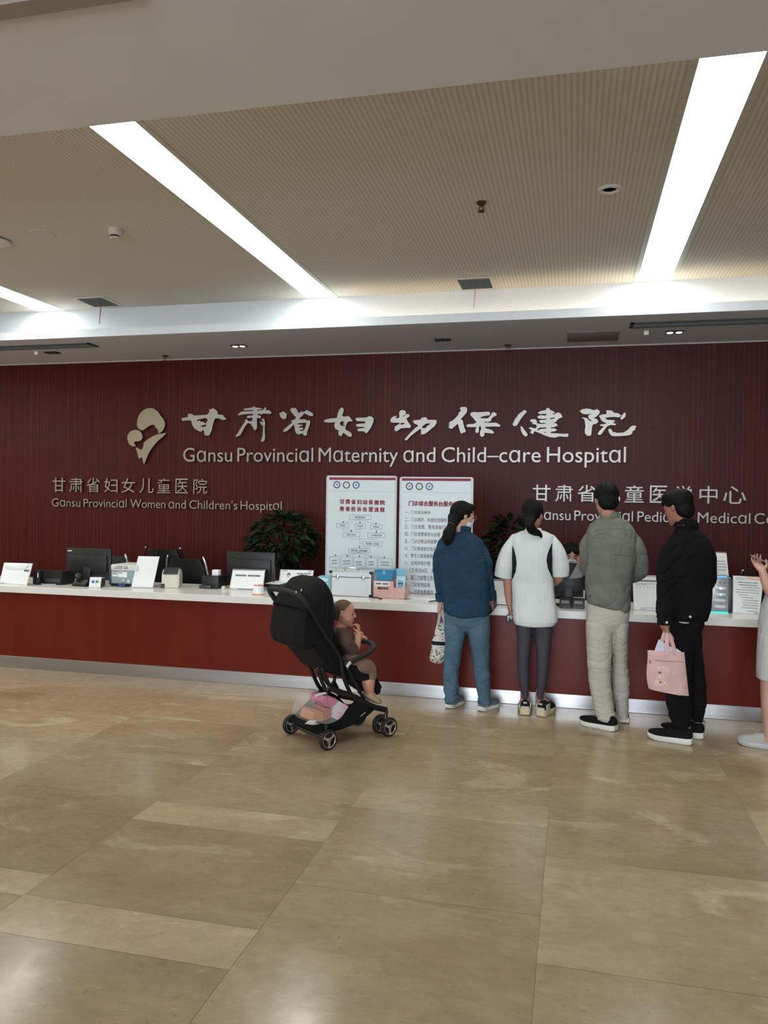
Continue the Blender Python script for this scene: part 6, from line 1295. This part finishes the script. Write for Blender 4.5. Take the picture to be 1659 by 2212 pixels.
q.rings([[a + w_ * s1 * .037 + n_ * s2 * .004 for s1, s2 in ((-1, -1), (1, -1), (1, 1), (-1, 1))], [c + w_ * s1 * .037 + n_ * s2 * .004 for s1, s2 in ((-1, -1), (1, -1), (1, 1), (-1, 1))]])
tag(put('mobile_phone', q, mat('phone case', (120, 108, 100), .4)), 'phone held up at the right edge of the picture', 'phone')
# ================================================================== receptionist
Y = 7.50
t = person('receptionist with white mask and centre-parted black hair sitting behind the counter', PY(1236, 1300, Y).x, Y)
Fq = Frame(PY(1233, 1201, Y), .225, math.radians(186), math.radians(16))
TB = [(1236, 1222, 1250, .05, .03), (1245, 1206, 1268, .08, .04), (1258, 1198, 1276, .10, .05), (1285, 1197, 1277, .11, .05), (1320, 1199, 1275, .11, .05), (1350, 1200, 1274, .11, .05), (1372, 1200, 1274, .12, .05)]
q = MB(); q.rings(prings(Y, TB))
for s_, x0, x1, x2 in ((-1, 1204, 1196, 1212), (1, 1270, 1278, 1260)): limbs(q, [PY(x0, 1254, Y + .04), PY(x1, 1300, Y), PY(x2, 1312, Y - .24)], [.052, .048, .038])
me = vox(q, .007, 4); folds(me, .006, (8, 8, 8), 61.); un = put('uniform', me, cloth('black uniform', (24, 26, 30)), t, 180)
q = MB(); q.rings(prings(Y, [(1226, 1222, 1250, .062, .02), (1237, 1219, 1253, .066, .02)], 1)); put('collar', q, M_wc, un, 60)
q = MB(); q.rings(prings(Y, TB, .86)); head(q, Fq, .2, PY(1236, 1246, Y + .03))
for s_, x0, x1, x2, x3 in ((-1, 1204, 1196, 1212, 1220), (1, 1270, 1278, 1260, 1250)):
    limbs(q, [PY(x0, 1254, Y + .04), PY(x1, 1300, Y), PY(x2, 1312, Y - .24)], [.040, .036, .028]); wq = PY(x2, 1310, Y - .27); q.tube([PY(x2, 1312, Y - .2), wq], [.03, .024], 12); hand(q, wq, (-s_ * .2, -1, .0), (0, 0, -1), (-s_, 0, 0), .16, (15, 20, 15), 15)
    a, b_ = PY(1236 + s_ * 14, 1372, Y + .05), PY(1236 + s_ * 16, 1374, Y - .35); limbs(q, [a, b_, Vector((b_.x, b_.y - .02, .1)), Vector((b_.x, b_.y - .12, .04))], [.085, .065, .045, .04])
put('body', vox(q, .005, 4), M_skin2, t, 180)
q = MB(); q.ell((0, -.10, .17), (.375, .43, .375), 24, 16, M=Fq.M); q.ell((0, -.3, -.1), (.3, .22, .3), 18, 12, M=Fq.M); q.ell((-.17, .14, .30), (.20, .24, .16), 14, 10, M=Fq.M); q.ell((.17, .14, .30), (.20, .24, .16), 14, 10, M=Fq.M); q.ell((0, -.5, .05), (.14, .12, .14), 14, 10, M=Fq.M)
hr = vox(q, .005, 3); put('hair', hr, M_hair, t, 180)
q = MB(); rs = []
for u, w, f in ((-.02, .14, .37), (-.09, .25, .33), (-.2, .28, .31), (-.33, .24, .29), (-.46, .16, .24)):
    rs.append([Fq(w * math.sin(a) * 1.05, .06 + f * math.cos(a) * 1.06 + .02, u) for a in [math.radians(-82 + k * 16.4) for k in range(11)]] + [Fq(w * math.sin(a) * .98, .05 + f * math.cos(a) * .97, u) for a in [math.radians(82 - k * 16.4) for k in range(11)]])
q.rings(rs); put('face_mask', q, mat('white mask fabric', (206, 216, 222), .7), t, 60)
for s_ in (-1, 1):
    q = MB(); q.ell((s_ * .135, .345, .035), (.062, .02, .016), 14, 8, M=Fq.M); put('eye', q, mat('dark eye', (24, 16, 14), .25), t)
    q = MB(); q.tube([Fq(s_ * .06, .365, .115), Fq(s_ * .15, .35, .135), Fq(s_ * .22, .305, .115)], [.0022, .003, .0016], 8); put('eyebrow', q, M_hair, t)
# ------------------------------------------------------------------ stroller and toddler
SA = Vector((-1.5, 4.79, 0)); RZS = math.atan2(.79, .61); SM = LM(SA, RZS)
SF = (SM.to_3x3() @ Vector((1, 0, 0))); SL_ = (SM.to_3x3() @ Vector((0, 1, 0)))
def S3(f, l, z): return SM @ Vector((f, l, z))
def UV(u, v, l, o=(560, 1220, 4.879)): return PP(o[0] + u / o[2], o[1] + v / o[2], SA + SL_ * l, SL_)
t = thing('baby_stroller', 'black folding stroller with a large hood, silver spoked wheels and a child in it', 'stroller', SA, RZS)
M_alu2 = mat('matt black tube', (14, 14, 15), .4, var=.1); M_fab = cloth('black stroller fabric', (10, 11, 13), .8, var=.1, bump=.2); M_tyre = mat('black tyre', (18, 18, 18), .6); M_rimm = mat('bright rim', (206, 202, 194), .25, metal=.9)
def wheel(f, l, side, r=.066):
    M_ = SM @ Matrix.Translation((f, l, r + .0005)) @ Matrix.Rotation(math.radians(90), 4, 'X')    # wheel axis across the stroller; local +z looks to the near side
    if side < 0: M_ = M_ @ Matrix.Rotation(math.pi, 4, 'X')
    q = MB(); q.lathe([(.047, -.013), (.060, -.015), (.066, -.007), (.066, .007), (.060, .015), (.047, .013)], 40, M_, True); w = put('wheel', q, M_tyre, t, 40)
    q = MB(); q.lathe([(.0445, .010), (.0475, .0155), (.0500, .0145), (.0475, .008)], 40, M_, True); put('rim_ring', q, M_rimm, w, 40)
    q = MB(); q.lathe([(.001, -.010), (.047, -.010), (.047, .000), (.001, .000)], 32, M_); put('inner_disc', q, M_blackm, w, 40)
    q = MB(); q.lathe([(.001, .001), (.015, .001), (.013, .013), (.001, .015)], 20, M_); put('hub', q, M_rimm, w, 40)
    for k in range(3):
        q = MB(); a = k * 2.0944 + .6; q.prism([(.008, -.009), (.030, -.006), (.046, -.010), (.046, .010), (.030, .006), (.008, .009)], .002, .011, M_ @ Matrix.Rotation(a, 4, 'Z'), bev=.0015); put('spoke', q, M_rimm, w, 30)
for f, l, s_ in ((0, 0, 1), (0, .44, 1), (.50, 0, 1), (.50, .095, 1), (.50, .345, -1), (.50, .44, -1)): wheel(f, l, s_)
def stube(name, P, r, n=10, flat=None, m=None, cm=4):
    q = MB(); P_ = catmull([S3(*p) for p in P], cm) if cm else [S3(*p) for p in P]; q.tube(P_, r, n, flat=flat); return put(name, q, m or M_alu2, t)
stube('rear_axle', [(0, .02, .066), (0, .42, .066)], .013, cm=0)
for l0 in (.022, .418):
    k = 1 if l0 < .2 else -1
    stube('side_tube', [(-.20, l0 + k * .02, .985), (-.155, l0, .93), (-.105, l0, .854), (.006, l0, .70), (.10, l0, .575), (.125, l0, .461), (.201, l0, .308), (.24, l0, .28)], .0135)
    if k > 0:
        stube('rear_strut', [(-.075, l0, .53), (-.045, l0, .45), (-.005, l0, .36), (.0, l0, .20), (0, l0, .08)], .0125)
        stube('rear_brace', [(-.04, l0, .52), (.035, l0, .39), (.10, l0, .355)], .011)
    else:
        stube('rear_strut', [(.33, l0, .42), (.33, l0, .30), (.17, .36, .20), (.06, .40, .12), (0, l0 - .005, .075)], .0125)
    stube('front_strut', [(.16, l0, .50), (.235, l0, .375), (.30, l0, .285)], .0125)
    stube('chassis_rail', [(.02 if k > 0 else .31, l0, .395 if k > 0 else .29), (.10 if k > 0 else .32, l0, .355 if k > 0 else .285), (.22 if k > 0 else .335, l0, .305), (.385, l0 + k * .012, .215), (.47, l0 + k * .02, .185), (.51, l0 + k * .028, .170)], .016, flat=(.8, 1.2))
    stube('caster_fork', [(.512, l0 + k * .026, .165), (.512, l0 + k * .026, .135), (.50, l0 + k * .026, .066)], .013)
    stube('caster_axle', [(.50, l0 + k * .026 - .045, .066), (.50, l0 + k * .026 + .045, .066)], .006, cm=0)
q = MB(); q.tube(catmull([S3(-.155, .022, .93), S3(-.20, .035, .985), S3(-.222, .075, 1.008), S3(-.226, .22, 1.015), S3(-.222, .365, 1.010), S3(-.20, .405, .985), S3(-.155, .418, .93)], 6), .0175, 14); put('push_handle', q, mat('black foam grip', (22, 22, 22), .75, bump=.2), t)
stube('bumper_bar', [(.143, .012, .535), (.25, .012, .562), (.36, .035, .588), (.43, .09, .604), (.465, .16, .612), (.472, .22, .615), (.465, .28, .612), (.43, .35, .604), (.36, .405, .588), (.25, .428, .562), (.143, .428, .535)], .0165, 14, m=mat('black foam grip', (22, 22, 22), .75, bump=.2))
q = MB(); q.cbox((0, 0, 0), (.045, .008, .022), .004, M=SM @ Matrix.Translation((.150, -.004, .532)) @ Matrix.Rotation(-.75, 4, 'Y')); put('silver_clasp', q, mat('pale plastic', (206, 202, 196), .4), t, 30)
def sideprism(name, prof, l0, l1, m, bev=.012, smooth=40, parent=None):
    """side outline (forward, up) extruded across the stroller"""
    M_ = SM @ Matrix(((1, 0, 0, 0), (0, 0, 1, 0), (0, 1, 0, 0), (0, 0, 0, 1)))
    q = MB(); q.prism(prof, l0, l1, M_, bev); return put(name, q, m, parent or t, smooth)
def smoothprof(P, n=4): return [(v.x, v.y) for v in catmull([Vector((a, b_, 0)) for a, b_ in P + [P[0]]], n)[:-1]]
sideprism('seat_back', smoothprof([(-.10, .66), (.0, .545), (.075, .47), (.20, .425), (.22, .47), (.13, .53), (.055, .68), (-.04, .88), (-.10, .95), (-.15, .93)]), .035, .405, M_fab, .02)
sideprism('seat_cushion', smoothprof([(.075, .465), (.20, .418), (.33, .395), (.43, .42), (.44, .455), (.36, .485), (.20, .51), (.13, .52)]), .045, .395, M_fab, .018)
sideprism('leg_rest', smoothprof([(.36, .42), (.40, .34), (.47, .262), (.53, .255), (.548, .29), (.50, .37), (.445, .45), (.40, .46)]), .135, .385, M_fab, .02)
q = MB(); rs = []
for l, e in ((.455, .04), (.44, .015), (.40, 0), (.20, 0), (.14, 0), (.095, .02), (.075, .06)):
    c = [(-.13, .935), (-.185, .89), (-.205, .80), (-.205, .70), (-.175, .655), (-.10, .645), (-.05, .72), (-.06, .86)]
    cx_, cz_ = -.12, .78
    c = [(cx_ + (a - cx_) * (1 - e * 6), cz_ + (b_ - cz_) * (1 - e * 3)) for a, b_ in c]
    rs.append([S3(v.x, l - .04, v.y) for v in catmull([Vector((a, b_, 0)) for a, b_ in c + [c[0]]], 4)[:-1]])
q.rings(rs); me = vox(q, .006, 6); folds(me, .006, (9, 9, 7), 71.); put('rear_pocket', me, M_fab, t, 180)
tops = [(.050, 1.045), (.045, 1.068), (.028, 1.086), (.008, 1.090), (-.04, 1.104), (-.085, 1.094), (-.125, 1.05), (-.15, 1.02), (-.185, .965), (-.20, .92)]
pivs = [(.030, .69), (.012, .71), (-.0, .735), (-.02, .75), (-.035, .77), (-.06, .79), (-.08, .81), (-.10, .83), (-.12, .85), (-.13, .87)]
def hoop(tp, pv, sc=1.0, n=18):
    out = []
    for k in range(n + 1):
        a = math.pi * k / n; c = math.cos(a); l = .22 - .205 * sc * math.copysign(abs(c) ** .75, c); s_ = math.sin(a) ** .45
        out.append(S3(pv[0] + (tp[0] - pv[0]) * s_ * sc, l, pv[1] + (tp[1] - pv[1]) * s_ * sc))
    return out
bm = bmesh.new(); O = [[bm.verts.new(p) for p in hoop(a, b_)] for a, b_ in zip(tops, pivs)]; I = [[bm.verts.new(p) for p in hoop(a, b_, .965)] for a, b_ in zip(tops, pivs)]
for G, fl in ((O, 0), (I, 1)):
    for i in range(len(G) - 1):
        for j in range(18): f_ = (G[i][j], G[i][j + 1], G[i + 1][j + 1], G[i + 1][j]); bm.faces.new(f_[::-1] if fl else f_)
for i in (0, len(O) - 1):
    for j in range(18): bm.faces.new((O[i][j], O[i][j + 1], I[i][j + 1], I[i][j]))
bmesh.ops.recalc_face_normals(bm, faces=bm.faces[:]); me = bpy.data.meshes.new('canopy'); bm.to_mesh(me); bm.free(); cn = put('canopy', me, M_fab, t, 70)
for i in (0, 3):
    q = MB(); q.tube(hoop(tops[i], pivs[i], 1.0), .006, 8); put('hoop_piping', q, M_fab, cn)
for du, dv in ((405, 283), (418, 310), (460, 262)):
    p = UV(du, dv, .06); q = MB(); q.cbox(p + Vector((-.0, -.03, 0)), (.006, .004, .014), .001, M=None); put('hood_eyelet', q, mat('brass eyelet', (190, 178, 140), .3, metal=.6), cn)
# basket
q = MB(); rs = []
for f, zt, zb in ((-.03, .115, .095), (.05, .16, .092), (.14, .225, .088), (.22, .28, .10), (.31, .245, .125), (.385, .20, .165)):
    out = [(.015, zt), (.03, zb + .02), (.07, zb), (.37, zb), (.41, zb + .02), (.425, zt)]
    inn = [(l + (.006 if l < .2 else -.006), z + (.006 if 0 < i < 5 else .001)) for i, (l, z) in enumerate(out)]
    rs.append([S3(f, l, z) for l, z in out] + [S3(f, l, z) for l, z in inn[::-1]])
q.rings(rs); bk = put('storage_basket', q, M_fab, t, 40)
P = Panel(UV(1052, 1590, -.0), UV(1062, 1598, -.0), UV(1112, 1556, .0), UV(1102, 1548, .0)); q = MB(); P.slab(q, .001, .012); put('logo_strip', q, mat('grey print', (120, 122, 124), .5), bk, 0)
q = MB(); q.tube(catmull([UV(745, 560, .02), UV(770, 640, .02), UV(790, 760, .03)], 4), .006, 8); put('harness_strap', q, M_fab, t)
# ---------------- toddler
t = person('toddler in brown shirt and shorts sitting in the stroller, fingers at the mouth', S3(.3, .22, 0).x, S3(.3, .22, 0).y)
t.location.z = .5; WM[t.name] = Matrix.Translation(t.location)
M_baby = mat('toddler skin', (190, 138, 116), .5, var=.06, scale=30, spec=.35)
hc = UV(893, 508, .22); Ft = Frame(hc, .178, math.radians(-80), math.radians(4))
def TR(rows, k=1.0): # rings of the trunk, left and right edge in the profile view
    out = []
    for v, ul, ur, tl in rows:
        a, b_ = UV(ul, v, .22), UV(ur, v, .22); c = (a + b_) / 2; hx = (b_ - a).length / 2 * k
        cx_ = (b_ - a).normalized(); cy_ = Vector((-cx_.y, cx_.x, 0)).normalized()
        out.append([c + cx_ * hx * math.cos(i * .2618) + cy_ * tl * k * math.sin(i * .2618) for i in range(24)])
    return out
TT_ = [(655, 815, 915, .045), (685, 795, 950, .075), (740, 780, 980, .095), (820, 790, 1000, .10), (900, 815, 1020, .10), (960, 850, 1040, .10), (1010, 880, 1050, .095)]
armN = [UV(880, 735, .14), UV(925, 820, .115), UV(985, 905, .125), UV(1015, 850, .14), UV(1045, 730, .165)]
armF = [UV(900, 730, .31), UV(960, 780, .35), UV(1000, 760, .34), UV(1070, 735, .33)]
q = MB(); q.rings(TR(TT_)); limbs(q, armN[:3], [.046, .048, .047]); limbs(q, armF[:2], [.044, .046])
me = vox(q, .0045, 6); folds(me, .006, (14, 14, 12), 81.); put('shirt', me, cloth('brown cotton', (84, 66, 58), var=.1), t, 180)
legs = []
for l, du in ((.082, 0), (.33, -20)):
    legs.append(([UV(960 + du, 1010, l + .05 if l < .2 else l - .05), UV(1060 + du, 1055, l), UV(1150 + du, 1090, l), UV(1165 + du, 1150, l), UV(1160 + du, 1200, l)], [.060, .060, .054, .050, .047], l, du))
q = MB(); q.rings(TR([(960, 850, 1040, .09), (1010, 870, 1060, .095), (1050, 890, 1070, .09)]))
for P_, R_, l, du in legs: q.tube(catmull(P_, 4), interp(R_, 4), 16, False); q.ell(P_[0], (.06, .06, .06), 14, 10)
me = vox(q, .0045, 6); folds(me, .005, (14, 14, 12), 91.); put('shorts', me, cloth('dusty brown cotton', (120, 96, 86), var=.08), t, 180)
q = MB(); head(q, Ft, .19, UV(868, 690, .22), baby=True); q.rings(TR(TT_, .82))
limbs(q, armN, [.034, .032, .034, .034, .024]); limbs(q, armF, [.034, .032, .030, .022])
wn = armN[-1]; toward = (Ft(0, .42, -.22) - wn)
hand(q, wn, (toward + Vector((.03, 0, .06))).normalized() * .6 + Vector((0, 0, .75)), (-1, .1, -.1), (-.2, -.9, .2), .105, (38, 48, 40), 45, 1.2, .052)
hand(q, armF[-1], (.8, .1, -.55), (-.4, 0, -.9), (.1, -.9, .1), .100, (22, 28, 22), 30, 1.2, .052)
for P_, R_, l, du in legs: limbs(q, P_[:3] + [UV(1165 + du, 1160, l), UV(1150 + du, 1240, l), UV(1165 + du, 1345, l), UV(1180 + du, 1390, l)], [.048, .048, .044, .042, .046, .030, .030])
put('body', vox(q, .0034, 3), M_baby, t, 180)
q = MB(); q.ell((0, -.075, .145), (.342, .415, .368), 28, 18, M=Ft.M); q.ell((0, -.24, -.08), (.24, .24, .24), 18, 12, M=Ft.M); me = vox(q, .004, 3)
dl = [v for v in me.vertices]; bm = bmesh.new(); bm.from_mesh(me); Mi = Ft.M.inverted()
bmesh.ops.delete(bm, geom=[v for v in bm.verts if (lambda c: c.y > .02 + .75 * max(0, c.z - .12) or (c.y > -.12 and c.z < .12))(Mi @ v.co)], context='VERTS'); bm.to_mesh(me); bm.free()
put('hair', me, mat('cropped brown hair', (92, 72, 56), .8, var=.25, scale=200), t, 180)
for s_ in (-1, 1):
    q = MB(); q.ell((s_ * .155, .328, -.005), (.058, .030, .028), 14, 8, M=Ft.M); put('eye', q, mat('dark eye', (24, 16, 14), .25), t)
    q = MB(); q.tube([Ft(s_ * .07, .355, .085), Ft(s_ * .16, .335, .10), Ft(s_ * .23, .285, .08)], [.0012, .0018, .001], 8); put('eyebrow', q, mat('brown brow', (92, 68, 54), .8), t)
q = MB(); q.ell((0, .375, -.265), (.07, .018, .026), 14, 8, M=Ft.M); put('lips', q, mat('lip', (150, 84, 78), .45), t)
M_shoe = mat('beige sandal', (172, 150, 122), .6)
for P_, R_, l, du in legs:
    q = MB(); hl, to = UV(1125 + du, 1385, l), UV(1262 + du, 1462, l); d = (to - hl).normalized(); up = Vector((0, 0, 1)); s_ = d.cross(up).normalized(); up = s_.cross(d); rs = []
    for f, w, h0, h1 in ((-.06, .014, .0, .03), (0, .028, -.008, .05), (.2, .032, -.010, .052), (.45, .034, -.010, .040), (.75, .037, -.008, .030), (.95, .030, -.004, .022), (1.05, .014, .0, .012)):
        c = hl.lerp(to, f); rs.append([c + s_ * w * math.cos(a) + up * ((h1 if math.sin(a) > 0 else -h0) * math.sin(a) * (1 if math.sin(a) > 0 else 1)) for a in [k * .3927 for k in range(16)]])
    q.rings(rs); sh = put('shoe', q, M_shoe, t, 60)
    q = MB(); q.tube(catmull([hl.lerp(to, .88) + s_ * x * .034 + up * (.027 - .012 * x * x) for x in (-1, -.5, 0, .5, 1)], 3), .0035, 6); put('toe_strap', q, mat('tan strap', (122, 96, 72), .6), sh)
    q = MB(); q.tube(catmull([hl.lerp(to, .42) + s_ * x * .035 + up * (.044 - .020 * x * x) for x in (-1, -.5, 0, .5, 1)], 3), .004, 6); put('instep_strap', q, mat('beige strap', (160, 138, 110), .6), sh)
q = MB(); a, b_ = UV(1003, 890, .115), UV(1018, 940, .115); q.rings([[a + SF * -.006, a + SF * .006, b_ + SF * .010, b_ + SF * -.008], [v + Vector((.004, -.006, 0)) for v in (a + SF * -.006, a + SF * .006, b_ + SF * .010, b_ + SF * -.008)]]); put('shirt_tag', q, M_paper, t, 0)
# ---------------- bag in the basket
LB = .0
def UVB(u, v, l=LB): return UV(u, v, l)
def lump(name, out_, l0, l1, m, parent=None, bev=.008):
    P0 = [UVB(u, v, l0) for u, v in out_]; q = MB(); k = 5; rs = []
    c = sum(P0, Vector()) / len(P0)
    for i in range(k + 1):
        f = i / k; sc = .90 + .10 * math.sin(math.pi * f) ** .5; rs.append([c + (p - c) * sc + SL_ * ((l1 - l0) * f) for p in P0])
    q.rings(rs); return put(name, q, m, parent, 50)
t = thing('clear_plastic_bag', 'see-through bag with pink and orange packages at the back of the stroller basket', 'plastic bag', S3(0, .1, .1))
film = mat('clear film', (214, 210, 206), .18, var=.05, spec=.6, alpha=.2)
lump('film', [(590, 1392), (560, 1470), (512, 1610), (540, 1668), (640, 1690), (740, 1688), (830, 1655), (900, 1580), (968, 1492), (860, 1425), (705, 1352)], -.012, .20, film, t)
for o_, lb in (([(586, 1372), (640, 1352), (700, 1342), (722, 1356), (650, 1376), (590, 1396)], 0), ([(482, 1676), (530, 1640), (610, 1640), (590, 1662), (640, 1680), (560, 1690)], 1)):
    lump('folded_edge', o_, -.014, -.008, mat('white film', (206, 202, 194), .4), t)
tag(lump('pink_package', [(655, 1440), (690, 1385), (735, 1378), (820, 1408), (815, 1470), (765, 1510), (700, 1500)], .01, .16, mat('magenta wrapper', (196, 84, 134), .4)), 'magenta package at the top of the clear bag', 'package')
tag(lump('pink_package', [(690, 1506), (762, 1514), (770, 1560), (742, 1625), (700, 1640), (680, 1560)], .01, .14, mat('rose wrapper', (178, 84, 92), .4)), 'narrow rose package in the middle of the clear bag', 'package')
tag(lump('orange_package', [(575, 1560), (610, 1535), (676, 1550), (694, 1640), (660, 1662), (560, 1648)], .01, .16, mat('orange brown wrapper', (186, 124, 78), .4)), 'orange brown package low in the clear bag', 'package')
o = lump('tissue_pack', [(790, 1470), (850, 1432), (950, 1490), (880, 1600), (830, 1645), (762, 1610), (760, 1550)], .01, .16, mat('white pack', (206, 204, 206), .5)); tag(o, 'white pack with pink patches at the right of the clear bag', 'package')
for o_ in ([(868, 1480), (905, 1466), (935, 1490), (910, 1530), (872, 1525)], [(815, 1560), (860, 1535), (890, 1560), (860, 1620), (820, 1612)]):
    k = lump('pink_patch', o_, .0085, .013, mat('pink patch', (214, 160, 196), .5), o)
